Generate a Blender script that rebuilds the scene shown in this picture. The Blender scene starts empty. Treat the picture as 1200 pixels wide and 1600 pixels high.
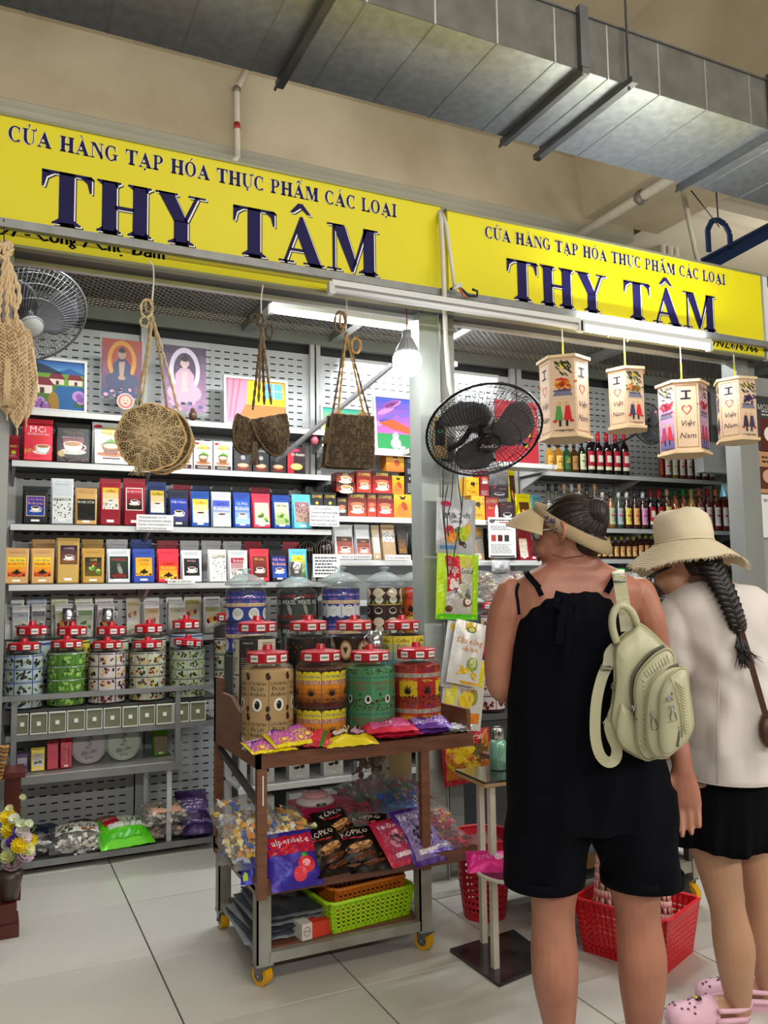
import bpy,math,random
from mathutils import Vector,Matrix
random.seed(7)
PI=math.pi
sc=bpy.context.scene
COL=sc.collection
FPX=1300.0
YAW,PITCH,ROLL,HC=math.radians(25.5),math.radians(5.2),0.014,1.335
fw=Vector((math.sin(YAW)*math.cos(PITCH),math.cos(YAW)*math.cos(PITCH),math.sin(PITCH)))
r0=Vector((math.cos(YAW),-math.sin(YAW),0));u0=r0.cross(fw)
rt=r0*math.cos(ROLL)-u0*math.sin(ROLL)
up=r0*math.sin(ROLL)+u0*math.cos(ROLL)
CAM=Vector((0,0,HC))
cd=bpy.data.cameras.new('camera');cam=bpy.data.objects.new('camera',cd);COL.objects.link(cam)
cam.matrix_world=Matrix(((rt.x,up.x,-fw.x,0),(rt.y,up.y,-fw.y,0),(rt.z,up.z,-fw.z,HC),(0,0,0,1)))
cd.sensor_fit='AUTO';cd.sensor_width=36.0;cd.lens=36.0*FPX/1600.0
cd.clip_start=0.05;cd.clip_end=60
sc.camera=cam
def ray(px,py):return fw+rt*((px-600)/FPX)-up*((py-800)/FPX)
def PY(px,py,Y):d=ray(px,py);return CAM+d*(Y/d.y)
def PZ(px,py,Z):d=ray(px,py);return CAM+d*((Z-HC)/d.z)
def PX_(px,py,X):d=ray(px,py);return CAM+d*(X/d.x)
def PD(px,py,D):return CAM+ray(px,py)*D
w=bpy.data.worlds.new('hall_world');sc.world=w;w.use_nodes=True
bg=w.node_tree.nodes['Background'];bg.inputs[0].default_value=(1.0,0.94,0.85,1);bg.inputs[1].default_value=0.13
def area(name,loc,sx,sy,power,color,rot=(0,0,0)):
 l=bpy.data.lights.new(name,'AREA');l.shape='RECTANGLE';l.size=sx;l.size_y=sy
 l.energy=power;l.color=color
 o=bpy.data.objects.new(name,l);o.location=loc;o.rotation_euler=rot;COL.objects.link(o);return o
WARM=(1.0,0.92,0.80)
for x,y,p in((-1.5,-1.5,26),(2.0,-1.6,30),(5.5,-0.6,26),(3.2,-0.9,14)):
 area('hall_ambient_fill',(x,y,5.6),2.4,0.5,p*1.45,WARM)  # unseen overhead area lamps added for hall ambient
for x in(-1.2,1.6,4.4,7.0):
 area('opposite_stall_fill',(x,-1.9,2.6),2.2,0.12,33,(1.0,0.96,0.9),(PI/2,0,0))  # unseen area lamps standing for opposite stalls' tubes, used as front fill
for x in(0.2,3.2,7.5):
 area('rear_hall_uplight',(x,5.3,3.5),2.4,0.25,15,(1.0,0.93,0.82),(PI,0,0))  # unseen area lamps aimed up to brighten rear beams and ceiling
sc.view_settings.view_transform='Standard';sc.view_settings.look='None'
sc.view_settings.gamma=1.0;sc.view_settings.use_curve_mapping=False
sc.view_settings.exposure=0.78
def hx(c):
 if not isinstance(c,str):return c
 v=[int(c[i:i+2],16)/255 for i in(0,2,4)]
 return tuple(x/12.92 if x<=0.04045 else((x+0.055)/1.055)**2.4 for x in v)
MATS={}
def mat(name,col='808080',rough=0.5,metal=0.0,bump=0,bscale=200,vcol=False,var=0,vscale=6,emit=0,spec=0.5,wave=None,sss=0,alpha=1.0,trans=0,coat=0,col2=None,stretch=(1,1,1),bdist=0.002,sheen=0):
 if name in MATS:return MATS[name]
 m=bpy.data.materials.new(name);m.use_nodes=True;nt=m.node_tree;N=nt.nodes;L=nt.links
 b=N['Principled BSDF'];c=hx(col)
 b.inputs['Base Color'].default_value=(*c,1);b.inputs['Roughness'].default_value=rough
 b.inputs['Metallic'].default_value=metal;b.inputs['Specular IOR Level'].default_value=spec
 if coat:b.inputs['Coat Weight'].default_value=coat;b.inputs['Coat Roughness'].default_value=0.1
 if sss:b.inputs['Subsurface Weight'].default_value=sss;b.inputs['Subsurface Radius'].default_value=(0.02,0.008,0.004)
 if sheen:b.inputs['Sheen Weight'].default_value=sheen
 if trans:b.inputs['Transmission Weight'].default_value=trans
 tc=N.new('ShaderNodeTexCoord');mp=N.new('ShaderNodeMapping');L.new(tc.outputs['Object'],mp.inputs[0]);mp.inputs['Scale'].default_value=stretch
 src=None
 if vcol:
  a=N.new('ShaderNodeAttribute');a.attribute_name='Col';src=a.outputs['Color']
 if var:
  n=N.new('ShaderNodeTexNoise');n.inputs['Scale'].default_value=vscale;n.inputs['Detail'].default_value=6;L.new(mp.outputs[0],n.inputs['Vector'])
  r=N.new('ShaderNodeValToRGB');r.color_ramp.elements[0].position=0.3;r.color_ramp.elements[1].position=0.7
  c2=hx(col2)if col2 else tuple(x*(1-var)for x in c)
  r.color_ramp.elements[0].color=(*c2,1);r.color_ramp.elements[1].color=(*c,1)
  L.new(n.outputs['Fac'],r.inputs[0])
  if vcol:
   r.color_ramp.elements[0].color=(1-var,1-var,1-var,1);r.color_ramp.elements[1].color=(1,1,1,1)
   mx=N.new('ShaderNodeMix');mx.data_type='RGBA';mx.blend_type='MULTIPLY';mx.inputs['Factor'].default_value=1
   L.new(src,mx.inputs['A']);L.new(r.outputs[0],mx.inputs['B']);src=mx.outputs['Result']
  else:src=r.outputs[0]
 if src:L.new(src,b.inputs['Base Color'])
 if bump:
  if wave:
   n=N.new('ShaderNodeTexWave');n.inputs['Scale'].default_value=wave;n.inputs['Distortion'].default_value=1.5;n.bands_direction='DIAGONAL'
  else:
   n=N.new('ShaderNodeTexNoise');n.inputs['Scale'].default_value=bscale;n.inputs['Detail'].default_value=4
  L.new(mp.outputs[0],n.inputs['Vector'])
  bp=N.new('ShaderNodeBump');bp.inputs['Strength'].default_value=bump;bp.inputs['Distance'].default_value=bdist
  L.new(n.outputs['Fac'],bp.inputs['Height']);L.new(bp.outputs[0],b.inputs['Normal'])
 if emit:
  b.inputs['Emission Color'].default_value=(*c,1);b.inputs['Emission Strength'].default_value=emit
 MATS[name]=m;return m
def clear(name,tint='ffffff',fac=0.88,rough=0.03,bump=0,bscale=30,fk=.6):
 if name in MATS:return MATS[name]
 m=bpy.data.materials.new(name);m.use_nodes=True;nt=m.node_tree;N=nt.nodes;L=nt.links
 N.remove(N['Principled BSDF']);out=N['Material Output']
 t=N.new('ShaderNodeBsdfTransparent');t.inputs[0].default_value=(*hx(tint),1)
 g=N.new('ShaderNodeBsdfGlossy');g.inputs['Roughness'].default_value=rough
 d=N.new('ShaderNodeBsdfDiffuse');d.inputs[0].default_value=(*hx(tint),1)
 f=N.new('ShaderNodeFresnel');f.inputs[0].default_value=1.5
 mx=N.new('ShaderNodeMixShader');mx2=N.new('ShaderNodeMixShader');mx2.inputs[0].default_value=1-fac
 L.new(t.outputs[0],mx2.inputs[1]);L.new(d.outputs[0],mx2.inputs[2])
 fm=N.new('ShaderNodeMath');fm.operation='MULTIPLY';fm.inputs[1].default_value=fk;L.new(f.outputs[0],fm.inputs[0]);L.new(fm.outputs[0],mx.inputs[0]);L.new(mx2.outputs[0],mx.inputs[1]);L.new(g.outputs[0],mx.inputs[2])
 if bump:
  n=N.new('ShaderNodeTexNoise');n.inputs['Scale'].default_value=bscale;bp=N.new('ShaderNodeBump');bp.inputs['Strength'].default_value=bump
  bp.inputs['Distance'].default_value=0.02
  L.new(n.outputs['Fac'],bp.inputs['Height'])
  for q in(g,d):L.new(bp.outputs[0],q.inputs['Normal'])
  L.new(bp.outputs[0],f.inputs['Normal'])
 L.new(mx.outputs[0],out.inputs[0]);MATS[name]=m;return m
class MB:
 """collects shapes with a colour per face and links them as ONE mesh object"""
 def __init__(s):s.v=[];s.f=[];s.c=[];s.sm=[];s.col=(0.8,0.8,0.8)
 def add(s,vs,fs,col=None,smooth=False):
  b=len(s.v);s.v+=[tuple(p)for p in vs];c=hx(col)if col else s.col
  for f in fs:s.f.append(tuple(b+i for i in f));s.c.append(c);s.sm.append(smooth)
  return s
 def box(s,x0,x1,y0,y1,z0,z1,col=None):
  return s.add([(x0,y0,z0),(x1,y0,z0),(x1,y1,z0),(x0,y1,z0),(x0,y0,z1),(x1,y0,z1),(x1,y1,z1),(x0,y1,z1)],[(3,2,1,0),(4,5,6,7),(0,1,5,4),(1,2,6,5),(2,3,7,6),(3,0,4,7)],col)
 def bar(s,a,b,w,h,col=None,upv=(0,0,1)):
  a=Vector(a);b=Vector(b);d=(b-a).normalized();u=Vector(upv);x=d.cross(u)
  if x.length<1e-4:x=d.cross(Vector((0,1,0)))
  x.normalize();y=x.cross(d)
  o=[(-1,-1),(1,-1),(1,1),(-1,1)]
  vs=[p+x*(i*w/2)+y*(j*h/2)for p in(a,b)for i,j in o]
  return s.add(vs,[(0,1,2,3),(7,6,5,4),(0,4,5,1),(1,5,6,2),(2,6,7,3),(3,7,4,0)],col)
 def tube(s,path,r,n=8,col=None,smooth=True,cap=True,closed=False):
  pts=[Vector(p)for p in path];m=len(pts);rs=r if isinstance(r,(list,tuple))else[r]*m
  vs=[];prev=None
  for i,p in enumerate(pts):
   if closed:t=pts[(i+1)%m]-pts[i-1]
   else:t=pts[min(i+1,m-1)]-pts[max(i-1,0)]
   if t.length<1e-9:t=Vector((0,0,1))
   t.normalize()
   if prev is None:
    a=Vector((0,0,1))if abs(t.z)<0.9 else Vector((1,0,0));x=t.cross(a).normalized()
   else:
    x=prev-t*prev.dot(t)
    if x.length<1e-6:x=t.orthogonal()
    x.normalize()
   prev=x;y=t.cross(x)
   for k in range(n):
    a=2*PI*k/n;vs.append(p+x*(math.cos(a)*rs[i])+y*(math.sin(a)*rs[i]))
  fs=[]
  for i in range(m if closed else m-1):
   j=(i+1)%m
   for k in range(n):fs.append((i*n+k,i*n+(k+1)%n,j*n+(k+1)%n,j*n+k))
  if cap and not closed:fs.append(tuple(range(n))[::-1]);fs.append(tuple((m-1)*n+k for k in range(n)))
  return s.add(vs,fs,col,smooth)
 def cyl(s,a,b,r,n=12,col=None,r2=None,smooth=True):return s.tube([a,b],[r,r if r2 is None else r2],n,col,smooth)
 def lathe(s,prof,n=20,c=(0,0,0),col=None,smooth=True,sx=1,sy=1):
  vs=[];fs=[];m=len(prof)
  for r,z in prof:
   for k in range(n):a=2*PI*k/n;vs.append((c[0]+r*sx*math.cos(a),c[1]+r*sy*math.sin(a),c[2]+z))
  for i in range(m-1):
   for k in range(n):fs.append((i*n+k,i*n+(k+1)%n,(i+1)*n+(k+1)%n,(i+1)*n+k))
  if prof[0][0]>1e-5:fs.append(tuple(range(n))[::-1])
  if prof[-1][0]>1e-5:fs.append(tuple((m-1)*n+k for k in range(n)))
  return s.add(vs,fs,col,smooth)
 def loft(s,rings,col=None,smooth=True,cap=True):
  n=len(rings[0]);vs=[p for r in rings for p in r];fs=[]
  for i in range(len(rings)-1):
   for k in range(n):fs.append((i*n+k,i*n+(k+1)%n,(i+1)*n+(k+1)%n,(i+1)*n+k))
  if cap:fs.append(tuple(range(n))[::-1]);fs.append(tuple((len(rings)-1)*n+k for k in range(n)))
  return s.add(vs,fs,col,smooth)
 def ball(s,c,r,n=10,m=7,col=None,sx=1,sy=1,sz=1):
  prof=[(max(1e-6,r*math.sin(PI*i/m)),-r*sz*math.cos(PI*i/m))for i in range(m+1)]
  return s.lathe(prof,n,c,col,True,sx,sy)
 def grid(s,fn,nu,nv,col=None,smooth=True,colfn=None):
  vs=[fn(i/nu,j/nv)for j in range(nv+1)for i in range(nu+1)]
  b=len(s.v);s.v+=[tuple(p)for p in vs]
  for j in range(nv):
   for i in range(nu):
    a=b+j*(nu+1)+i;s.f.append((a,a+1,a+nu+2,a+nu+1));s.sm.append(smooth)
    s.c.append(hx(colfn((i+.5)/nu,(j+.5)/nv))if colfn else(hx(col)if col else s.col))
  return s
 def prism(s,pts,z0,z1,col=None,f=None):
  """extrude a 2d outline; f maps (u, v, depth) to 3d"""
  f=f or(lambda u,v,d:(u,d,v));n=len(pts)
  vs=[f(u,v,z0)for u,v in pts]+[f(u,v,z1)for u,v in pts]
  fs=[tuple(range(n)),tuple(range(2*n-1,n-1,-1))]+[(i,i+n,(i+1)%n+n,(i+1)%n)for i in range(n)]
  return s.add(vs,fs,col)
 def xf(s,M):
  s.v=[tuple(M@Vector(p))for p in s.v];return s
 def merge(s,o):
  b=len(s.v);s.v+=o.v;s.f+=[tuple(b+i for i in f)for f in o.f];s.c+=o.c;s.sm+=o.sm;return s
 def mesh(s,name,m):
  me=bpy.data.meshes.new(name);me.from_pydata(s.v,[],s.f);me.update()
  me.polygons.foreach_set('use_smooth',s.sm)
  ca=me.color_attributes.new('Col','FLOAT_COLOR','CORNER');buf=[]
  for f,c in zip(s.f,s.c):buf+=[c[0],c[1],c[2],1.0]*len(f)
  ca.data.foreach_set('color',buf)
  if m:me.materials.append(m)
  return me
 def build(s,name,m,parent=None,loc=(0,0,0),label=None):
  if not s.v:return None
  o=bpy.data.objects.new(name,s.mesh(name,m));COL.objects.link(o)
  if parent is not None:
   o.parent=parent.o if isinstance(parent,Thing)else parent
   if isinstance(parent,Thing)and parent.world:
    M=Matrix.Translation(-parent.o.location)
    o.data.transform(M)
  o.location=loc
  if label:o['label']=label
  return o
class Thing:
 def __init__(s,name,label,cat,loc=(0,0,0),rz=0,group=None,world=False):
  o=bpy.data.objects.new(name,None);COL.objects.link(o);o.empty_display_size=0.05
  o.location=loc;o.rotation_euler=(0,0,rz);s.o=o;s.world=world
  o['label']=label;o['category']=cat
  if group:o['group']=group
def tag(o,label,cat,group=None):
 o['label']=label;o['category']=cat
 if group:o['group']=group
 return o
def kids(o):return[c for c in bpy.data.objects if c.parent==o]
def copy_tree(t,loc,rz=None,label=None,group=None):
 src=t.o if isinstance(t,Thing)else t
 r=src.copy();COL.objects.link(r);r.location=loc
 if rz is not None:r.rotation_euler=(0,0,rz)
 if label:r['label']=label
 if group:r['group']=group
 for ch in kids(src):
  if ch==r:continue
  c=ch.copy();COL.objects.link(c);c.parent=r
  for g in kids(ch):
   d=g.copy();COL.objects.link(d);d.parent=c
 return r
def struct(mb,name,m,parent=None):
 o=mb.build(name,m,parent)
 if parent is None:o['kind']='structure'
 return o
_tc={}
def textmesh(s,res=1):
 if(s,res)in _tc:return _tc[(s,res)]
 cu=bpy.data.curves.new('t','FONT');cu.body=s;cu.size=1;cu.resolution_u=res
 o=bpy.data.objects.new('t',cu);COL.objects.link(o)
 dg=bpy.context.evaluated_depsgraph_get();me=bpy.data.meshes.new_from_object(o.evaluated_get(dg))
 vs=[(v.co.x,v.co.y)for v in me.vertices];fs=[tuple(p.vertices)for p in me.polygons]
 bpy.data.objects.remove(o);bpy.data.curves.remove(cu);bpy.data.meshes.remove(me)
 _tc[(s,res)]=(vs,fs);return vs,fs
def srect(x0,y0,x1,y1):return[(x0,y0),(x1,y0),(x1,y1),(x0,y1)]
def ring(cx,cy,rx,ry,ix,iy,a0,a1,n=18,icx=None):
 out=[];icx=cx if icx is None else icx
 for i in range(n):
  a=math.radians(a0+(a1-a0)*i/n);b=math.radians(a0+(a1-a0)*(i+1)/n)
  out.append([(cx+rx*math.cos(a),cy+ry*math.sin(a)),(cx+rx*math.cos(b),cy+ry*math.sin(b)),(icx+ix*math.cos(b),cy+iy*math.sin(b)),(icx+ix*math.cos(a),cy+iy*math.sin(a))])
 return out
def sf(x0,x1,y,dirn=1,t=.04,stem=None):
 """slab serif with small brackets"""
 out=[srect(x0,min(y,y+dirn*t),x1,max(y,y+dirn*t))]
 if stem:
  a,b=stem
  out+=[[(x0+.02,y+dirn*t),(a,y+dirn*t),(a,y+dirn*(t+.07))],[(b,y+dirn*t),(x1-.02,y+dirn*t),(b,y+dirn*(t+.07))]]
 return out
def glyph(ch):
 if ch=='T':return[srect(.31,0,.57,1),srect(.02,.945,.87,1),[(.02,1),(.02,.68),(.055,.68),(.1,.86),(.22,.945)],[(.87,1),(.87,.68),(.835,.68),(.79,.86),(.67,.945)]]+sf(.2,.69,0,1,.04,(.31,.57)),.89
 if ch=='H':return[srect(.1,0,.36,1),srect(.65,0,.91,1),srect(.33,.47,.67,.54)]+sf(.01,.44,0,1,.04,(.12,.33))+sf(.56,.99,0,1,.04,(.67,.88))+sf(.01,.44,1,-1,.04,(.12,.33))+sf(.56,.99,1,-1,.04,(.67,.88)),1.0
 if ch=='Y':return[srect(.35,0,.61,.46),[(.04,1),(.34,1),(.61,.44),(.35,.44)],[(.76,1),(.83,1),(.59,.44),(.54,.5)]]+sf(.24,.73,0,1,.04,(.38,.59))+sf(.0,.42,1,-1)+sf(.62,.96,1,-1),.94
 if ch=='A':return[[(.10,0),(.165,0),(.39,.625),(.46,1)],[(.46,1),(.52,1),(.92,0),(.64,0),(.39,.625)],srect(.25,.25,.55,.31)]+sf(.0,.33,0)+sf(.53,.99,0),.98
 if ch=='M':return[srect(.13,0,.19,1),[(.13,1),(.40,1),(.66,.22),(.55,.0)],[(.55,0),(.6,.0),(.93,1),(.86,1)],srect(.83,0,1.08,1)]+sf(.01,.33,0)+sf(.72,1.17,0,1,.04,(.84,1.05))+sf(.01,.33,1,-1)+sf(.88,1.17,1,-1),1.18
 if ch=='N':return[srect(.13,0,.19,1),[(.13,1),(.36,1),(.82,.24),(.82,0),(.74,0)],srect(.76,0,.82,1)]+sf(.01,.33,0)+sf(.01,.3,1,-1)+sf(.63,.95,1,-1),.96
 if ch=='L':return[srect(.12,0,.33,1),srect(.1,0,.78,.05),[(.78,0),(.78,.32),(.745,.32),(.68,.13),(.5,.05),(.5,0)]]+sf(.01,.46,1,-1,.04,(.12,.33))+sf(.01,.3,0),.82
 if ch=='I':return[srect(.13,0,.34,1)]+sf(.01,.46,0,1,.04,(.13,.34))+sf(.01,.46,1,-1,.04,(.13,.34)),.49
 if ch=='P':return[srect(.12,0,.33,1),srect(.33,.95,.48,1),srect(.33,.45,.48,.5)]+ring(.46,.725,.31,.275,.1,.22,-90,90)+sf(.01,.46,0,1,.04,(.12,.33))+sf(.01,.3,1,-1),.82
 if ch=='O':return ring(.45,.5,.43,.52,.22,.46,0,360,28),.92
 if ch=='C':return ring(.47,.5,.45,.52,.24,.46,50,310,24)+[[(.72,.62),(.76,.62),(.76,1),(.73,1),(.68,.86)],[(.66,.08),(.76,.2),(.79,.2),(.72,.0)]],.84
 if ch=='G':return ring(.47,.5,.45,.52,.24,.46,50,310,24)+[[(.72,.62),(.76,.62),(.76,1),(.73,1),(.68,.86)],srect(.66,.06,.85,.44)]+sf(.54,.95,.44,-1),.95
 if ch=='U':return[srect(.12,.3,.33,1),srect(.74,.3,.8,1)]+ring(.46,.32,.34,.34,.2,.28,180,360,14,icx=.54)+sf(.01,.44,1,-1,.04,(.12,.33))+sf(.62,.93,1,-1),.94
 return[],.42
ACC={'grave':[[(.3,1.28),(.42,1.28),(.56,1.08),(.5,1.08)]],'acute':[[(.52,1.28),(.64,1.28),(.46,1.08),(.4,1.08)]],'circ':[[(.24,1.06),(.32,1.06),(.47,1.18),(.62,1.06),(.7,1.06),(.52,1.28),(.42,1.28)]],'dot':[[(.42,-.22),(.52,-.22),(.56,-.15),(.52,-.08),(.42,-.08),(.38,-.15)]],'horn':[[(.8,.9),(.95,.96),(.98,1.1),(.9,1.12),(.89,1.0),(.8,.98)]],'hook':[[(.38,1.24),(.48,1.32),(.56,1.26),(.5,1.14),(.48,1.08),(.44,1.08),(.45,1.16),(.5,1.24),(.45,1.27),(.4,1.2)]],'hook2':[[(.62,1.32),(.7,1.4),(.78,1.34),(.72,1.24),(.68,1.24),(.72,1.33),(.67,1.35)]]}
COMP={'Ử':('U','horn','hook'),'À':('A','grave'),'Ạ':('A','dot'),'Ó':('O','acute'),'Ự':('U','horn','dot'),'Ẩ':('A','circ','hook2'),'Á':('A','acute'),'Â':('A','circ')}
def serif_text(s,h=1,gap=.06,bold=1.0):
 x=0;out=[]
 for ch in s:
  q=COMP.get(ch,(ch,));g,a=glyph(q[0]);g=list(g)
  for k in q[1:]:g+=ACC[k]
  out+=[[((x+u)*h,v*h)for u,v in p]for p in g];x+=a+gap
 return out,(x-gap)*h
class Art:
 def __init__(s):s.p=[];s.rnd=random.Random(3)
 def poly(s,pts,c,l=1):s.p.append((pts,hx(c),l));return s
 def rect(s,x0,y0,x1,y1,c,l=0,nx=1):
  for i in range(nx):s.poly(srect(x0+(x1-x0)*i/nx,y0,x0+(x1-x0)*(i+1)/nx,y1),c,l)
  return s
 def grad(s,x0,y0,x1,y1,c0,c1,l=0,n=6,nx=1):
  a=hx(c0);b=hx(c1)
  for i in range(n):
   t=i/(n-1);s.rect(x0,y0+(y1-y0)*i/n,x1,y0+(y1-y0)*(i+1)/n,tuple(a[k]*(1-t)+b[k]*t for k in range(3)),l,nx)
  return s
 def ell(s,cx,cy,rx,ry,c,l=2,n=14,rot=0):
  cr,sr=math.cos(rot),math.sin(rot)
  return s.poly([(cx+rx*math.cos(2*PI*i/n)*cr-ry*math.sin(2*PI*i/n)*sr,cy+rx*math.cos(2*PI*i/n)*sr+ry*math.sin(2*PI*i/n)*cr)for i in range(n)],c,l)
 def text(s,t,cx,cy,h,c,l=3,maxw=None,res=1,ital=0,rot=0,left=False):
  vs,fs=textmesh(t,res)
  if not vs:return s
  xs=[v[0]for v in vs];x0,x1=min(xs),max(xs);k=h/0.72
  kx=k if not maxw else min(k,maxw/(x1-x0));off=-x0 if left else-(x0+x1)/2
  cr,sr=math.cos(rot),math.sin(rot);q=[]
  for x,y in vs:
   u=(x+off)*kx+ital*y*k;v=y*k-h/2;q.append((cx+u*cr-v*sr,cy+u*sr+v*cr))
  cc=hx(c)
  for f in fs:s.p.append(([q[i]for i in f],cc,l))
  return s
 def lines(s,x0,y0,x1,y1,n,c,l=2,fill=.8):
  dy=(y1-y0)/n
  for i in range(n):
   x=x0;y=y1-dy*(i+.8);e=x1-(x1-x0)*s.rnd.random()*.3
   while x<e:
    wd=(x1-x0)*s.rnd.uniform(.05,.16);s.rect(x,y,min(x+wd,e),y+dy*.45,c,l);x+=wd+(x1-x0)*.025
  return s
 def beans(s,x0,y0,x1,y1,n,cols,l=2,r=.004):
  for i in range(n):
   s.ell(s.rnd.uniform(x0,x1),s.rnd.uniform(y0,y1),r*s.rnd.uniform(.7,1.3),r*.65,s.rnd.choice(cols),l,6,s.rnd.uniform(0,PI))
  return s
 def cup(s,cx,cy,r,l=3,cupc='f4efe8',cof='5a3014',sau=True):
  if sau:s.ell(cx,cy-r*.55,r*1.35,r*.32,'e0d8cc',l);s.ell(cx,cy-r*.52,r*.9,r*.18,'b8ad9c',l+1)
  s.poly([(cx-r,cy+r*.35),(cx-r*.85,cy-r*.2),(cx-r*.4,cy-r*.6),(cx+r*.4,cy-r*.6),(cx+r*.85,cy-r*.2),(cx+r,cy+r*.35)],cupc,l+2)
  for p in ring(cx+r*1.05,cy,r*.32,r*.3,r*.2,r*.18,-90,90,5):s.poly(p,cupc,l+1)
  s.ell(cx,cy+r*.35,r,r*.3,cupc,l+2);s.ell(cx,cy+r*.35,r*.86,r*.22,cof,l+3);return s
 def put(s,mb,f,sub=0):
  for pts,c,l in s.p:
   n=len(pts)
   if not sub:mb.add([f(u,v,l)for u,v in pts],[tuple(range(n))],c);continue
   du=max(p[0]for p in pts)-min(p[0]for p in pts);dv=max(p[1]for p in pts)-min(p[1]for p in pts)
   if max(du,dv)<sub*1.2:mb.add([f(u,v,l)for u,v in pts],[tuple(range(n))],c);continue
   if n==4:
    a,b,cc,d=pts;nu=max(1,math.ceil(du/sub));nv=max(1,math.ceil(dv/sub))
    def q(i,j,a=a,b=b,cc=cc,d=d):
     s_,t=i/nu,j/nv
     return f(*[(a[k]*(1-s_)+b[k]*s_)*(1-t)+(d[k]*(1-s_)+cc[k]*s_)*t for k in(0,1)],l)
    mb.add([q(i,j)for j in range(nv+1)for i in range(nu+1)],[(j*(nu+1)+i,j*(nu+1)+i+1,(j+1)*(nu+1)+i+1,(j+1)*(nu+1)+i)for j in range(nv)for i in range(nu)],c)
   else:
    cu=sum(p[0]for p in pts)/n;cv=sum(p[1]for p in pts)/n
    vs=[f(cu,cv,l)]+[f(cu+(u-cu)*.5,cv+(v-cv)*.5,l)for u,v in pts]+[f(u,v,l)for u,v in pts]
    mb.add(vs,[(0,1+i,1+(i+1)%n)for i in range(n)]+[(1+i,1+n+i,1+n+(i+1)%n,1+(i+1)%n)for i in range(n)],c)
  return mb
LAY=0.00035
def flat_xz(x0,y,z0,k=1):
 return lambda u,v,l:(x0+u,y-(l+1)*LAY*k,z0+v)
PRINT=mat('printed_paper',vcol=True,rough=0.5,spec=.2)
GLOSS=mat('printed_glossy_film',vcol=True,rough=0.26,spec=.3,bump=0.25,bscale=35,bdist=0.006)
FOIL=mat('printed_foil_pouch',vcol=True,rough=0.32,metal=0.2,spec=.35,bump=0.3,bscale=28,bdist=0.006)
MATTE=mat('painted_matte',vcol=True,rough=0.65)
PAINT=mat('painted_metal',vcol=True,rough=0.42,var=0.12,vscale=8)
PLASTIC=mat('coloured_plastic',vcol=True,rough=0.35)
# ================================================================== THE SETTING
TX,TY,OX,OY=0.592,0.573,0.587,2.69
fl=MB().box(-5,9,-4,9,-0.05,-0.003,'34312d')
floor=struct(fl,'floor',mat('grout','34312d',0.9))
tile_m=mat('glazed_floor_tile','c2beb5',0.25,var=0.10,vscale=1.2,bump=0.05,bscale=3,spec=0.45)
tm=None;g=0.0022
for i in range(-3,12):
 for j in range(-6,5):
  if tm is None:
   q=MB();a,b=TX/2-g,TY/2-g
   q.add([(-a,-b,-.003),(a,-b,-.003),(a,b,-.003),(-a,b,-.003),(-a+.001,-b+.001,0),(a-.001,-b+.001,0),(a-.001,b-.001,0),(-a+.001,b-.001,0)],[(4,5,6,7),(0,1,5,4),(1,2,6,5),(2,3,7,6),(3,0,4,7)])
   tm=q.mesh('tile',tile_m)
  o=bpy.data.objects.new('tile',tm);COL.objects.link(o);o.parent=floor
  o.location=(OX+(i+.5)*TX,OY+(j+.5)*TY,0)
conc=mat('painted_concrete','c2b8a0',0.85,var=0.22,vscale=.9,bump=0.2,bscale=20,col2='9a8e74')
conc2=mat('pale_painted_concrete','cfc8b4',0.85,var=0.12,vscale=1.5,bump=0.15,bscale=20)
struct(MB().box(-8,14,7.0,7.2,0,7),'wall_back',conc2)
struct(MB().box(12,12.2,-6,7,0,7),'wall_right',conc)
struct(MB().box(-8,14,-6,7.2,6.1,6.3),'ceiling',conc)
b=MB()
b.add([(-8,6.0,4.72),(5.6,6.0,4.72),(5.6,6.0,5.35),(-8,6.0,5.35),(-8,6.12,5.75),(5.6,6.12,5.75),(-8,6.6,6.1),(5.6,6.6,6.1),(-8,7,4.66),(5.6,7,4.66)],[(0,1,2,3),(3,2,5,4),(4,5,7,6)])
struct(b,'trim_1',conc)
struct(MB().box(-8,5.6,6.002,7,4.66,4.72),'trim_11',mat('grey_soffit','a8a698',.85,var=.1,vscale=2))
b=MB()
b.add([(5.0,6.0,4.78),(5.9,6.0,4.78),(5.9,-2,4.78),(5.0,-2,4.78),(4.8,6.9,6.1),(5.9,6.9,6.1),(5.9,-2,6.1),(4.8,-2,6.1)],[(0,1,2,3),(0,3,7,4),(1,5,6,2),(3,2,6,7),(0,4,5,1)])
struct(b,'trim_2',conc)
struct(MB().box(5.9,12,5.6,7.0,4.9,5.35).box(5.9,12,5.45,5.6,4.85,4.95),'trim_3',conc2)
white_pipe_m=mat('white_pvc','d8d4c6',0.4,var=0.12,vscale=12)
def pipe(label,path,r,m=white_pipe_m,name='pipe',bands=None,brackets=None):
 t=Thing(name,label,'pipe',path[0]if path[0][2]<path[-1][2]else path[-1],world=True)
 MB().tube(path,r,10).build('tube',m,t)
 for p in brackets or[]:MB().ball(p,r*1.5,8,5).build('clamp',mat('dull_clamp','77736a',0.5,0.4),t)
 for p,e in bands or[]:MB().cyl(p,e,r*1.08,10).build('red_band',mat('red_tape','a02030',0.5),t,label='red tape band')
 return t
A0,A1,A2=PY(388,105,5.98),PY(370,140,5.96),PY(371,245,5.96)
pipe('white conduit with red tape running down beam above large sign',[tuple(PY(366,252,5.96)),tuple(A2),tuple(A1),tuple(A0)],.022,bands=[(tuple(PY(370,192,5.96)),tuple(PY(371,202,5.96)))],brackets=[tuple(A1)])
pipe('long white drain pipe slanting beneath cross beam behind right sign',[(4.95,6.0,4.62),(4.93,2.0,4.62)],.045,brackets=[(4.95,5.2,4.62),(4.94,4.2,4.62)])
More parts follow.
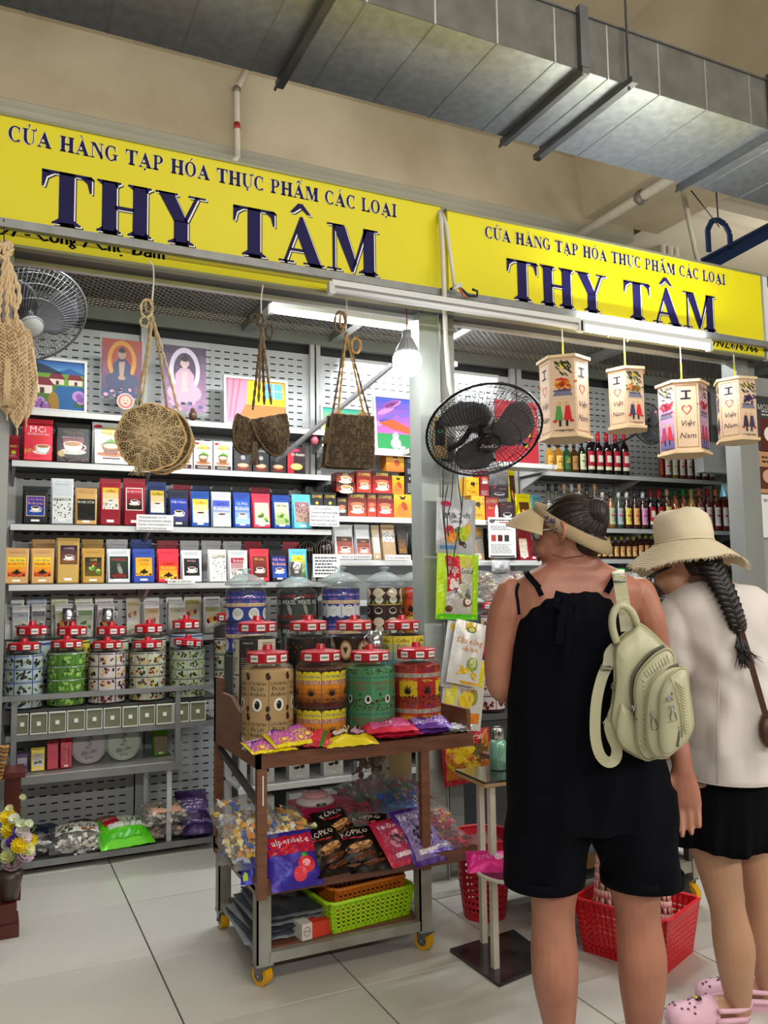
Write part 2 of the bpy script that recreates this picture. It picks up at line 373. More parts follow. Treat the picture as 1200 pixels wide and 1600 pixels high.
for k,(px,r)in enumerate(((1037,.03),(1048,.036),(1058,.03))):
 a=PY(px,420,6.4);pipe(['leftmost thin vertical white pipe of cluster above right sign','middle thickest vertical white pipe of cluster above right sign','rightmost thin vertical white pipe of cluster above right sign'][k],[(a.x,6.4,3.2),(a.x,6.4,6.1)],r,white_pipe_m)
a,c=PY(1066,296,3.6),PY(1092,415,3.6)
pipe('slim leaning pale pole rising behind right sign to duct',[tuple(c),tuple(a)],.016)
grey_m=mat('grey_painted_steel','8e918c',0.4,0.25,var=0.1,vscale=5)
pale_m=mat('pale_green_grey_steel','a3aaa4',0.38,0.3,var=0.1,vscale=4)
dark_m=mat('dark_grey_steel','4c4e4e',0.45,0.3,var=0.15,vscale=6)
white_m=mat('white_shelf_steel','c6c8c6',0.35,0.15,var=0.06,vscale=5)
black_m=mat('black_plastic','111214',0.35)
struct(MB().box(4.18,6.4,3.62,3.66,0,2.62),'wall_side',mat('side_panel_grey','9a9b98',0.6,var=0.1))
struct(MB().box(-0.6,5.95,4.99,5.02,0,2.99),'wall_stall_back',mat('stall_backing','3b3d40',0.8))
struct(MB().box(1.9,3.42,4.955,4.985,0,2.22),'wall_stall_plain',mat('stall_plain_panel','b9bec1',0.45))
struct(MB().box(-0.1,-0.06,3.4,5.0,0,2.9),'wall_left',mat('left_partition','5b5a58',0.7))
struct(MB().box(1.845,1.945,3.45,3.56,0,2.7).box(1.945,1.952,3.44,3.46,0,2.7),'trim_4',pale_m)
struct(MB().box(1.975,2.05,3.47,3.56,0,2.7),'trim_5',grey_m)
struct(MB().box(3.965,4.06,3.45,3.56,0,2.7).box(4.06,4.15,3.48,3.56,0,2.7),'trim_6',grey_m)
struct(MB().box(-.3,4.16,3.42,3.5,2.655,2.73),'trim_7',dark_m)
struct(MB().box(-.3,1.84,3.5,3.53,2.637,2.655).box(2.06,3.96,3.5,3.53,2.637,2.655),'trim_8',white_m)
rb=MB()
for x in(-.1,1.42,2.0,3.9,5.4):rb.box(x-.03,x+.03,3.5,4.95,2.93,2.98)
for y in(4.94,):rb.box(-.3,5.9,y-.02,y+.02,2.90,2.975)
struct(rb,'trim_9',grey_m)
m=MB();x0,x1,y0,y1,z=-.3,5.9,3.5,4.97,2.985;P=0.046;s=y1-y0
for k in range(int((x1-x0+s)/P)):
 for sg in(1,-1):
  if sg==1:a=(x0-s+k*P,y0);c=(a[0]+s,y1)
  else:a=(x0+k*P,y0);c=(a[0]-s,y1)
  (ax,ay),(bx,by)=a,c
  if sg==1:
   if ax<x0:ay+=(x0-ax);ax=x0
   if bx>x1:by-=(bx-x1);bx=x1
  else:
   if ax>x1:ay+=(ax-x1);ax=x1
   if bx<x0:by-=(x0-bx);bx=x0
  if by-ay<.01:continue
  m.bar((ax,ay,z),(bx,by,z),.0075,.005)
o=m.build('expanded_metal_mesh',mat('mesh_metal','9b9891',0.45,0.4));o['kind']='structure';o.name='ceiling_mesh'
struct(MB().box(-.3,5.9,3.5,5.0,3.05,3.07),'added_ceiling_shade',mat('added_shade_sheet','4a4a48',.8))  # added dark sheet that darkens the mesh gaps and blocks rear light
# ================================================================== AIR DUCT
galv=mat('galvanised_steel','d2d8dc',0.36,0.85,var=0.25,vscale=22,bump=0.25,bscale=5,bdist=0.01)
galv_shaded=mat('shaded_galvanised_side','77776f',0.6,0.35,var=0.35,vscale=9,bump=0.15,bscale=6)  # same duct metal made darker and rougher; side shade put into the colour
steel=mat('bare_steel_angle','77787a',0.42,0.7,var=0.3,vscale=10)
DY0,DY1,DZ0,DZ1=2.70,3.285,3.55,3.80
t=Thing('air_duct','large rectangular galvanised ventilation duct running above both yellow signs','duct',(0,3,DZ0))
SEC=1.165
for k in range(-2,6):
 xa=1.1+(k-1)*SEC+.004;xb=xa+SEC-.008
 q=MB()
 q.box(xa,xb,DY0-3,DY1-3,0,DZ1-DZ0)
 sec=q.build('duct_section',galv,t)
 for j in range(4):
  xs=xa+(j+.5)*SEC/4 if j else xa+.14
  r=MB().box(xs-.003,xs+.003,DY0-3-.0,DY1-3,-.003,0).box(xs-.004,xs+.004,DY0-3-.004,DY0-3,0,DZ1-DZ0)
  r.build('seam',mat('seam_metal','b8bcbc',.35,.8),sec)
 MB().box(xa,xb,DY0-3-.0035,DY0-3-.0005,.001,DZ1-DZ0).build('side_shade_sheet',galv_shaded,t)  # added sheet that carries the painted shade of the near side
 f=MB()
 f.box(xb-.014,xb+.022,DY0-3-.028,DY1-3+.028,-.03,-.001).box(xb-.02,xb+.026,DY0-3-.03,DY0-3-.002,0,DZ1-DZ0+.03)
 f.box(xb-.02,xb-.012,DY0-3-.03,DY1-3+.03,-.045,-.03)
 f.build('flange',steel,t)
MB().box(-1.4,7,DY0-3-.012,DY0-3+.01,DZ1-DZ0,DZ1-DZ0+.008).build('top_lip',steel,t)
for x,ya,yb in((2.5,2.63,3.36),(-.3,2.63,3.36),(5.3,2.63,3.36)):
 h=Thing('duct_hanger',{2.5:'slotted steel angle bar under duct above right sign, on threaded rods',-.3:'steel angle bar under duct beyond left end of large sign',5.3:'steel angle bar under duct far beyond right post'}[x],'hanger',(x,3,DZ0-.034))
 MB().box(-.018,.018,ya-3,yb-3,0,.004).box(-.018,-.013,ya-3,yb-3,.004,.03).build('angle_bar',steel,h)
 for yy in(ya+.04,yb-.04):MB().cyl((0,yy-3,-.01),(0,yy-3,6.1-DZ0),.0055,6).build('threaded_rod',dark_m,h)
h=Thing('lifting_beam','dark blue steel lifting beam with lug hanging far behind right sign','beam',world=True)
blue=mat('blue_gloss_paint','1f4a8c',0.35)
p0,p1=PY(1058,425,4.6),PY(1230,334,4.6)
q=MB().bar(p0,p1,.14,.012,upv=(0,0,1)).bar(p0+Vector((0,0,-.06)),p1+Vector((0,0,-.06)),.012,.12)
q.build('beam_body',blue,h)
lc=PY(1124,380,4.6);q=MB()
lp=[lc+Vector(v)for v in((-.12,0,-.09),(-.12,0,.09),(-.07,0,.17),(.0,0,.19),(.07,0,.17),(.12,0,.1),(.12,0,-.03))]
for a,c in zip(lp,lp[1:]):q.bar(a,c,.04,.02,upv=(0,1,0))
q.build('lifting_lug',blue,h)
MB().tube([tuple(lc+Vector((0,0,.17))),tuple(PY(1119,300,4.6)),tuple(PY(1112,200,4.6))],.006,5).build('chain_rod',black_m,h)
MB().tube([tuple(PY(1124,355,4.6)),tuple(PY(1105,330,4.3)),tuple(PY(1080,298,3.6))],.004,5).build('tie_wire',black_m,h)
# ================================================================== SIGNS
YEL='f0e000';NAVY='1f1a4c'
def signboard(x0,x1,z0,z1,y,label,art):
 t=Thing('signboard',label,'sign',((x0+x1)/2,y,z0));w=(x1-x0)/2
 MB().box(-w,w,0,.03,0,z1-z0).build('board',mat('sign_yellow_vinyl','e2d600',0.45,var=0.03,vscale=2),t)
 q=MB()
 for a in((-w-.008,w+.008,z1-z0,z1-z0+.012),(-w-.008,w+.008,-.01,0)):q.box(a[0],a[1],-.006,.034,a[2],a[3])
 q.build('frame_rail',mat('sign_frame','8a8a6a',0.4,.3),t)
 mb=MB();art.put(mb,lambda u,v,l:(u-(x0+x1)/2,-(l+1)*.0006,v-z0));mb.build('lettering',mat('sign_vinyl_print',vcol=True,rough=0.55,spec=0.15),t,label='navy serif lettering with white edge')
 return t
def put_serif(art,s,pa,pb,zc,h,col,y,outl=0,lay=1):
 """serif line from x=pa to x=pb, baseline zc"""
 polys,wd=serif_text(s,h);k=(pb-pa)/wd
 offs=[(0,0,col,lay+2)]
 if outl:offs=[(outl*2.0,-outl*1.6,col,lay),(outl*1.1,-outl*.9,'f4f4ea',lay+1),(0,0,col,lay+2)]
 for dx,dz,c,l in offs:
  for p in polys:art.poly([(pa+u*k+dx,zc+v+dz)for u,v in p],c,l)
 if not outl:
  for dx in(-.0028,.0028):
   for p in polys:art.poly([(pa+u*k+dx,zc+v-.0015)for u,v in p],'efe9c8',lay+1)
SY=3.25
def zx(px,py):p=PY(px,py,SY);return p.x,p.z
art=Art()
xa,zt=zx(13,197);xb,_=zx(620,335);zb=zx(13,221)[1];zr=zx(618,338)[1]
put_serif(art,'CỬA HÀNG TẠP HÓA THỰC PHẨM CÁC LOẠI',xa,xb,(zb+zr)/2,(zt-zb)*1.0,NAVY,SY)
xa,zt=zx(64,262);zb=zx(80,348)[1];xb=zx(591,400)[0]
put_serif(art,'THY TÂM',xa,xb,zb-.002,zt-zb,NAVY,SY,.0045)
xe=zx(264,400)[0]
for dx in(-.0022,0,.0022):art.text('36 - D7 - Cổng 7 Chợ Đầm',xe/2-.07+dx,zx(263,402)[1]+.010,.046,NAVY,1,maxw=xe+.16)
signboard(-.17,1.865,2.612,3.098,SY,'long yellow shop sign with big THY TÂM lettering, left and larger',art)
art=Art()
xa,zt=zx(757,355);xb,_=zx(1133,440);zb=zx(757,373)[1];zr=zx(1130,443)[1]
put_serif(art,'CỬA HÀNG TẠP HÓA THỰC PHẨM CÁC LOẠI',xa,xb,(zb+zr)/2,zt-zb,NAVY,SY)
xa,zt=zx(790,403);zb=zx(815,469)[1];xb=zx(1118,490)[0]
put_serif(art,'THY TÂM',xa,xb,zb,zt-zb,NAVY,SY,.0045)
for dx in(-.0022,0,.0022):art.text('0902.676.766',zx(1148,540)[0]+dx,zx(1148,542)[1]+.01,.05,NAVY,1,maxw=.36)
signboard(1.9,3.965,2.612,3.088,SY,'yellow shop sign with THY TÂM lettering above lanterns on right',art)
o=MB().box(3.985,4.02,SY,SY+.03,2.6,3.09).build('edge_strip',mat('edge_white','cfd0cc',.4));tag(o,'thin white edging strip at right end of right yellow sign','strip')
a=Art();a.rect(0,0,.5,.5,'e8e8ea',0);a.poly([(0,.5),(.5,.5),(.5,.36),(0,.44)],'22356f',1);a.text('88',.1,.46,.05,'e8e8ea',2)
a.poly([(.015,.24),(.065,.36),(.115,.24),(.09,.24),(.09,.1),(.04,.1),(.04,.24)],'c2402c',2)
t=Thing('banner','white banner with red upward arrow beside right sign, cut by frame','sign',(4.05,3.30,2.62));MB().box(0,.5,0,.01,0,.5).build('panel',mat('banner_back','d8d8d8'),t)
mb=MB();a.put(mb,flat_xz(0,0,0));mb.build('print',PRINT,t)
t=Thing('front_rail','long grey steel rail crossing in front of both signs','rail',(0,3.19,2.66))
MB().box(-.3,4.3,-.015,.015,-.016,.016).build('square_tube',mat('zinc_rail','8f9190',0.45,0.6,var=0.25,vscale=14),t)
for x in(1.86,3.97):MB().box(x-.012,x+.012,.018,.25,-.012,.012).build('bracket',dark_m,t)
TUBE_ON=mat('lit_tube','ffffff',emit=9);TUBE_OFF=mat('unlit_tube','e6e8ea',0.25)
def tubelight(a,b,label,on=True,power=16,group=None,up_=0):
 a=Vector(a);b=Vector(b);mid=(a+b)/2;L=(b-a).length
 ang=math.atan2((b-a).y,(b-a).x);el=math.asin((b-a).z/L)
 t=Thing('tube_light',label,'light',mid,ang,group);t.o.rotation_euler=(0,-el,ang)
 MB().box(-L/2,L/2,-.018,.018,.014,.038).build('batten',mat('batten_white','d8dad8',.35),t)
 for s in(-1,1):MB().box(s*L/2-.012,s*L/2+.012,-.016,.016,-.022,.03).build('lamp_holder',mat('holder_white','c9cbc8',.4),t)
 MB().cyl((-L/2+.012,0,-.004),(L/2-.012,0,-.004),.013,12).build('tube',TUBE_ON if on else TUBE_OFF,t,label='glowing tube' if on else 'unlit tube')
 if on:
  l=bpy.data.lights.new('tube_glow','AREA');l.shape='RECTANGLE';l.size=L*.95;l.size_y=.03;l.energy=power;l.color=(.93,.97,1.0)
  o=bpy.data.objects.new('tube_glow',l);COL.objects.link(o);o.parent=t.o;o.location=(0,0,-.022)
  if up_:
   l2=l.copy();l2.energy=up_;o=bpy.data.objects.new('tube_glow',l2);COL.objects.link(o);o.parent=t.o;o.location=(0,0,.045);o.rotation_euler=(PI-.25,0,0)
 return t
Yt=3.155
p=PY(517,452,Yt);q_=PY(905,523,Yt);tubelight(p,(q_.x,Yt,p.z),'switched-off white tube light fixed under rail between signs',False)
p=PY(908,512,Yt);q_=PY(1108,540,Yt);tubelight(p,(q_.x,Yt,p.z),'glowing tube light under right sign above lanterns',True,9.5,up_=9)
p=PY(424,484,4.0);q_=PY(655,518,4.0);tubelight(p,(q_.x,4.0,p.z),'glowing tube light on mesh ceiling behind hanging straw bags',True,13)
tubelight((2.05,4.90,2.79),(3.25,4.90,2.79),'glowing tube light high on back wall behind centre post',True,5)
tubelight((.1,3.7,2.93),(1.2,3.7,2.93),'added unseen tube light behind left sign under mesh ceiling',True,13)  # extra tube added out of view to light the left stall
tubelight((2.4,3.9,2.93),(3.6,3.9,2.93),'added unseen tube light behind right sign under mesh ceiling',True,15)  # extra tube added out of view to light the right stall
c=PY(636,560,3.3)
t=Thing('light_bulb','large glowing globe bulb hanging on red wire beside centre post','light',c)
MB().lathe([(.001,-.082),(.035,-.078),(.058,-.06),(.066,-.03),(.066,.0),(.058,.02)],24).build('globe',mat('lit_globe','ffffff',emit=14),t)
MB().lathe([(.057,.018),(.05,.045),(.034,.075),(.022,.098),(.02,.13),(.001,.132)],20).build('housing',mat('bulb_grey','9a9c9e',.45),t)
q=MB()
for k in range(16):
 an=2*PI*k/16;q.bar((.054*math.cos(an),.054*math.sin(an),.03),(.026*math.cos(an),.026*math.sin(an),.09),.003,.004)
q.build('cooling_fin',mat('bulb_grey2','77797b',.45),t)
MB().tube([(0,0,.13),(.002,0,.19),(0,0,2.6-c.z+.01)],.003,6).build('wire',mat('red_wire','8a2222'),t,label='red wire')
l=bpy.data.lights.new('bulb_glow','POINT');l.energy=3.2;l.shadow_soft_size=.06;l.color=(.95,.98,1)
o=bpy.data.objects.new('bulb_glow',l);COL.objects.link(o);o.parent=t.o;o.location=(0,0,-.08)
t=Thing('conduit','two white plastic conduits hanging over sign joint down the post','pipe',world=True)
P0=lambda px,py,y:tuple(PY(px,py,y))
MB().tube([P0(686,330,3.26),P0(689,345,3.2),P0(692,400,3.2),P0(694,460,3.15),P0(697,540,3.36),P0(702,600,3.4),P0(711,640,3.42)],.011,8).build('tube',white_pipe_m,t)
MB().tube([P0(690,332,3.26),P0(697,350,3.2),P0(704,400,3.2),P0(710,445,3.18),P0(712,452,3.2)],.009,8).build('tube',white_pipe_m,t)
t=Thing('cable_splice','taped bundle of coloured wires on rail below sign joint','cable',world=True)
MB().tube([P0(703,452,3.16),P0(713,448,3.14),P0(722,452,3.13),P0(732,462,3.13),P0(745,463,3.15),P0(746,455,3.15),P0(738,452,3.15)],.006,6).build('wire',black_m,t)
MB().tube([P0(718,450,3.13),P0(724,462,3.12),P0(728,464,3.13)],.005,6).build('wire',mat('orange_wire','c85a30'),t,label='orange wire')
MB().cyl(P0(709,452,3.13),P0(720,444,3.13),.009,8).build('tape',mat('white_tape','d0d4da'),t)
# ================================================================== SHELVING
ORD=['first','second','third','fourth','fifth','sixth','seventh','eighth','ninth','tenth','eleventh','twelfth','thirteenth','fourteenth','fifteenth','sixteenth','seventeenth','eighteenth','nineteenth','twentieth']+['%d-th'%i for i in range(21,60)]
def pegboard(parent,x0,x1,z0,z1,y,m):
 mb=MB();px,pz,sw,sh=.059,.043,.034,.0075
 nx=int((x1-x0-.03)/px);nz=int((z1-z0-.02)/pz);mx=(x1-x0-nx*px+px-sw)/2;mz=(z1-z0-(nz-1)*pz)/2
 Q=lambda a,b,c,d:mb.add([(a,y,c),(b,y,c),(b,y,d),(a,y,d)],[(0,1,2,3)])
 z=z0
 for j in range(nz):
  zc=z0+mz+j*pz;Q(x0,x1,z,zc-sh/2);xs=x0
  for i in range(nx):
   xc=x0+mx+i*px;Q(xs,xc,zc-sh/2,zc+sh/2);xs=xc+sw
  Q(xs,x1,zc-sh/2,zc+sh/2);z=zc+sh/2
 Q(x0,x1,z,z1)
 for a in(x0,x1-.004):mb.box(a,a+.004,y,y+.02,z0,z1)
 return mb.build('pegboard_panel',m,parent)
peg_m=mat('pegboard_white','c6c9ca',0.45,0.1)
def rack(label,x0,x1,levels,yf=4.65,yb=4.965,peg=(),posts=(),top=2.9,lip='c2c4c2',darktop=True,name='shelving_unit'):
 t=Thing(name,label,'shelves',((x0+x1)/2,yf,0),world=True)
 for a,b,c,d in peg:pegboard(t,a,b,c,d,yb-.02,peg_m)
 for x in posts:MB().box(x-.02,x+.02,yb-.05,yb-.02,0,top).build('upright',white_m,t)
 for z,a,b,*yy in levels:
  yf_=yy[0]if yy else yf
  MB().box(a,b,yf_+.012,yb-.022,z-.028,z).build('shelf_board',dark_m if darktop else white_m,t)
  MB().box(a,b,yf_,yf_+.012,z-.034,z-.004,lip).build('shelf_lip',mat('shelf_lip_steel',vcol=True,rough=.35,metal=.3),t)
  for x in posts:
   if a-.03<=x<=b+.03:
    MB().add([(x-.008,yf_+.02,z-.03),(x-.008,yb-.05,z-.03),(x-.008,yb-.05,z-.11),(x+.008,yf_+.02,z-.03),(x+.008,yb-.05,z-.03),(x+.008,yb-.05,z-.11)],[(0,1,2),(5,4,3),(0,2,5,3),(0,3,4,1),(1,4,5,2)]).build('shelf_bracket',white_m,t)
 return t
rack('long steel shelving unit in left stall with four product shelves',.1,1.865,[(2.295,.1,1.87),(2.02,.1,1.865),(1.69,.1,1.865),(1.38,.1,1.865),(1.085,.1,1.865,4.80)],peg=[(.12,.78,.03,1.36),(.82,1.84,.03,1.36),(.12,.78,1.4,2.0),(.82,1.84,1.4,2.0),(.12,.78,2.02,2.84),(.82,1.84,2.02,2.84)],posts=(.11,.8,1.855))
rack('steel shelving behind centre post holding boxed coffee and yellow pouches',1.88,3.4,[(2.195,1.9,2.62),(1.772,1.88,3.4),(1.506,1.88,3.4),(1.26,1.88,3.4)],peg=[(1.9,2.62,2.22,2.84),(2.66,3.38,2.24,2.84)],posts=(1.885,2.64,3.39),lip='d4d6d6',darktop=False)
rack('steel shelving in right stall lined with liquor bottles',3.43,5.3,[(2.125,3.43,5.12),(1.737,3.43,5.28),(1.518,3.43,5.28),(1.26,3.43,5.28),(1.02,3.43,5.28)],peg=[(3.46,4.3,1.5,2.84),(4.34,5.26,1.5,2.84),(3.46,5.26,.05,1.48)],posts=(3.445,4.32,5.28),lip='c6c8c8')
struct(MB().box(5.32,5.9,4.9,4.96,0,2.9),'wall_corner',mat('corner_panel','8b8e90',.5))
t=Thing('corner_shelf','narrow dark corner shelf at right end behind bottles','shelves',(5.55,4.6,0),world=True)
for z in(2.0,1.83,1.62,1.4,1.2):MB().box(5.3,5.9,4.45,4.9,z-.02,z).build('shelf_board',mat('wood_strip','8a6f50',.5)if z==1.83 else dark_m,t)
MB().box(5.86,5.9,4.45,4.9,0,2.9).build('side_panel',dark_m,t)
t=Thing('shelf_side_bar','slanting bare aluminium bar rising towards bulb above small white shelf','bar',world=True)
MB().bar(PY(432,720,4.66),PY(613,570,3.62),.02,.02).build('bar',mat('alu','b0b3b5',.35,.6),t)
for k,(a,b)in enumerate((((640,560),(668,545)),((640,700),(668,684)))):
 t=Thing('side_ledge',['upper','lower'][k]+' white ledge end poking out left of centre post','shelf',world=True)
 p=PY(a[0],a[1],4.3);MB().box(p.x,p.x+.3,4.25,4.4,p.z-.03,p.z).box(p.x,p.x+.02,3.6,4.3,p.z-.03,p.z).box(1.93,p.x+.02,3.555,3.6,p.z-.03,p.z).build('ledge',white_m,t)
# ================================================================== PRODUCTS
XF=(-1,-.88,0,.88,1);YFAC=(.3,1,1,1,.3)
def yfac(u):
 for i in range(4):
  if u<=XF[i+1]:k=(u-XF[i])/(XF[i+1]-XF[i]);return YFAC[i]*(1-k)+YFAC[i+1]*k
 return .25
PROF=((0,.44),(.025,.5),(.83,.06),(.9,.03),(1,.022))
def tfac(v):
 for(a,p),(b,q)in zip(PROF,PROF[1:]):
  if v<=b:k=max(0,(v-a)/(b-a));return p*(1-k)+q*k
 return .022
def pouch(label,x,y,z,w,h,d,body,art=None,group=None,rz=0,name='coffee_pouch',m=None,clearwin=None,lean=0,rnd=None):
 t=Thing(name,label,'pouch',(x,y,z),rz,group);t.o.rotation_euler=(lean,0,rz)
 mb=MB();rings=[]
 for v,tt in PROF:
  wv=w/2*(1-.04*math.sin(PI*v))
  rings.append([(f*wv,-g*tt*d,v*h)for f,g in zip(XF,YFAC)]+[(f*wv,g*tt*d,v*h)for f,g in zip(XF[::-1],YFAC[::-1])])
 mb.loft(rings,body,False);o=mb.build('bag_body',m or FOIL,t)
 q=MB();f=lambda u,v,l:(u,-yfac(max(-1,min(1,u/(w/2))))*tfac(v/h)*d-(l+1)*LAY,v)
 b=hx(body);dk=tuple(c*.6 for c in b)
 a=Art()
 for zz in(.86,.885,.93):a.rect(-w*.47,h*zz,w*.47,h*zz+.0022,dk,0,4)
 a.put(q,f);q.build('top_seal',m or FOIL,t)
 if art:
  q=MB();art.put(q,f);q.build('front_label',GLOSS,t)
 return t
def boxp(label,x,y,z,w,h,d,body,art=None,side=None,group=None,rz=0,name='coffee_box',cat='box',m=None):
 t=Thing(name,label,cat,(x,y,z),rz,group)
 MB().box(-w/2,w/2,0,d,0,h,body).build('carton',m or GLOSS,t)
 if art:q=MB();art.put(q,lambda u,v,l:(u,-(l+1)*LAY,v));q.build('front_print',GLOSS,t)
 if side:q=MB();side.put(q,lambda u,v,l:(-w/2-(l+1)*LAY,d/2-u,v));q.build('side_print',GLOSS,t)
 return t
BR=('3a1c0c','52290f','241006','6b3a18')
def cell(a,x,y,w,h,bg='e8c060',bg2=None,title='',tc='202020',sub=None,sc_='a01818',mot='beans',border=None,nx=2,top=None,sz=.16):
 """one small printed packet front"""
 if border:a.rect(x,y,x+w,y+h,border,0,nx);e=w*.05;x+=e;y+=e;w-=2*e;h-=2*e
 if bg2:a.grad(x,y,x+w,y+h,bg2,bg,1,4,nx)
 else:a.rect(x,y,x+w,y+h,bg,1,nx)
 cx=x+w/2
 if top:a.rect(x,y+h*.8,x+w,y+h,top,2,nx)
 if title:a.text(title,cx,y+h*.86,h*sz*.75,tc,4,maxw=w*.9)
 if sub:a.text(sub,cx,y+h*.66,h*sz,sc_,4,maxw=w*.92)
 if mot=='beans':a.beans(x+w*.05,y+h*.04,x+w*.95,y+h*.3,16,BR,3,w*.05);a.cup(cx,y+h*.36,w*.18,4)
 elif mot=='splash':
  r=a.rnd
  for i in range(9):
   an=PI*(i+.5)/9;L=h*r.uniform(.12,.26);a.poly([(cx-w*.05,y+h*.22),(cx+w*.05,y+h*.22),(cx+L*math.cos(an),y+h*.24+L*math.sin(an))],'1c0d06',3)
  a.ell(cx,y+h*.2,w*.26,h*.08,'2a140a',3);a.beans(x+w*.03,y+.0,x+w*.97,y+h*.14,18,BR,4,w*.045)
 elif mot=='cup':a.cup(cx,y+h*.36,w*.27,3)
 elif mot=='weasel':
  a.ell(cx+w*.05,y+h*.4,w*.12,h*.22,'8c8a80',3,10,.3);a.ell(cx-w*.02,y+h*.62,w*.09,h*.08,'6a675e',4,8);a.ell(cx,y+h*.14,w*.42,h*.1,'6e1a16',3)
  a.beans(x+w*.1,y+h*.03,x+w*.9,y+h*.16,8,BR,4,w*.05)
 elif mot=='fruit':
  for i,c in enumerate(('6e1838','e8a030','d8d060','8a2848','f0e0b0')):a.ell(x+w*(.2+.15*i),y+h*(.3+.1*(i%2)),w*.14,h*.14,c,3+i%2,10)
 elif mot=='leaf':
  for i in range(9):a.ell(x+w*a.rnd.uniform(.15,.85),y+h*a.rnd.uniform(.15,.55),w*.14,h*.07,a.rnd.choice(('4f8a2c','7fb548','2f5f20','b8d878')),3,8,a.rnd.uniform(0,PI))
 elif mot=='tea':
  a.ell(cx-w*.18,y+h*.32,w*.2,h*.12,'1a1c18',3);a.ell(cx+w*.2,y+h*.34,w*.16,h*.13,'2c3428',3)
  for i in range(5):a.ell(x+w*a.rnd.uniform(.2,.8),y+h*a.rnd.uniform(.4,.6),w*.09,h*.06,a.rnd.choice(('7a9a50','b8c890','e8e8d8')),4,8)
 elif mot=='dots':a.beans(x+w*.05,y+h*.05,x+w*.95,y+h*.95,26,BR,3,w*.05)
 return a
def lab(w,h,box=(.14,.2,.86,.74),**k):
 a=Art();x0,y0,x1,y1=box[0]*w-w/2,box[1]*h,box[2]*w-w/2,box[3]*h
 cell(a,x0,y0,x1-x0,y1-y0,nx=3,**k)
 a.rect(-w*.17,h*.06,w*.15,h*.115,'ece8e0',2,2);return a
KR,BK,WH,MR,NV,BL,RD,CY,GD,SV='c79a5e','1a1b20','c9cdd2','8e1428','1b2a58','2250a0','cf2038','62c2dc','b9964a','b4b6ba'
def row(items,shelf,Y,z,place,kind=pouch,group=None,d=.07,ordn=True,**kw):
 for i,it in enumerate(items):
  x0,x1,yt,desc,body,spec=it[:6]
  a=PY(x0,800,Y).x;b=PY(x1,800,Y).x;xm=(a+b)/2;w=b-a-.004;top=PY((x0+x1)/2,yt,Y).z;h=top-z
  if z==2.02:h=min(h,.238)
  art=lab(w,h,**spec)if isinstance(spec,dict)else(spec(w,h)if spec else None)
  kind('%s, %s from left %s'%(desc,ORD[i],place)if ordn else desc,xm,Y,z+.001,w,h,d,body,art,group=group,**kw)
row([(34,76,760,'black pouch with purple coffee label',BK,dict(bg='3a2c8c',bg2='1c4a9a',title='Cà Phê Việt Nam',tc='e8a0b0',sub='Robusta',sc_='f0a850',mot='cup',border='c8a898')),(78,115,748,'tall white pouch with brown photo strips',WH,dict(bg='dcdcd6',title='ARABICA',tc='303030',mot='dots',box=(.08,.1,.92,.62))),(116,152,763,'kraft pouch with black info label',KR,dict(bg='16150f',title='ROBUSTA',tc='e8e0d0',mot='none',box=(.1,.12,.9,.7))),(154,189,748,'maroon pouch with white cup picture',MR,dict(bg='d8b040',bg2='e0dcd0',title='coffee',tc='a02010',mot='beans',border='b02018',box=(.1,.32,.92,.82))),(191,227,748,'maroon pouch with dark framed cup label',MR,dict(bg='b03040',bg2='2a1712',title='ROBUSTA',tc='e8c8c8',mot='cup',border='e4d8d0',box=(.12,.32,.88,.8))),(229,260,753,'navy pouch with yellow cup picture',NV,dict(bg='c8a838',bg2='dcd8cc',mot='cup',title='Coffee',tc='302010',box=(.16,.3,.86,.8))),(262,294,766,'dark slate pouch with blue sachet label','262c3c',dict(bg='2a48a8',bg2='3a3870',title='Việt Nam',tc='e0c8e0',mot='cup',box=(.08,.15,.92,.76))),(296,327,768,'bright blue pouch with yellow and white cups',BL,dict(bg='e8d048',bg2='dfe3da',title='Coffee',tc='c02020',mot='cup',box=(.12,.12,.92,.78))),(329,361,769,'silver white pouch with blue banner',WH,dict(bg='4a5cc0',bg2='d8e0e8',title='Cà Phê',tc='1c1c30',sub='Robusta',sc_='f0f0f0',mot='cup',box=(.08,.08,.92,.76))),(363,391,770,'blue pouch with white cups label','2448a0',dict(bg='2a5ac8',bg2='9ab8e0',title='Cà Phê',tc='e8e8f0',sub='Robusta',sc_='e8e8f0',mot='cup',box=(.08,.1,.92,.78))),(392,422,772,'pinkish red pouch with green chillies label','d03850',dict(bg='e8c8b0',bg2='d0d8b8',title='',mot='leaf',box=(.14,.1,.9,.74))),(424,453,774,'deep blue pouch with green leaf label','24489c',dict(bg='d8dcb8',bg2='9ab070',title='Việt Nam',tc='203020',mot='leaf',box=(.12,.1,.9,.78))),(455,486,773,'light cyan pouch with rose picture',CY,dict(bg='9a7078',bg2='b89888',title='Café',tc='f0e8e0',mot='dots',box=(.14,.18,.88,.78))),],2,4.70,1.69,'on middle left shelf',group='pouches on the middle left shelf')
row([(270,298,758,'maroon pouch standing behind',MR,None),(300,328,759,'navy pouch standing behind',NV,None),(331,360,759,'black pouch standing behind',BK,None),(362,390,760,'black pouch standing behind',BK,None),(391,422,762,'maroon pouch standing behind',MR,None),(424,452,764,'black pouch standing behind',BK,None)],2,4.84,1.69,'in back row of middle left shelf',group='back row of middle left shelf',d=.06)
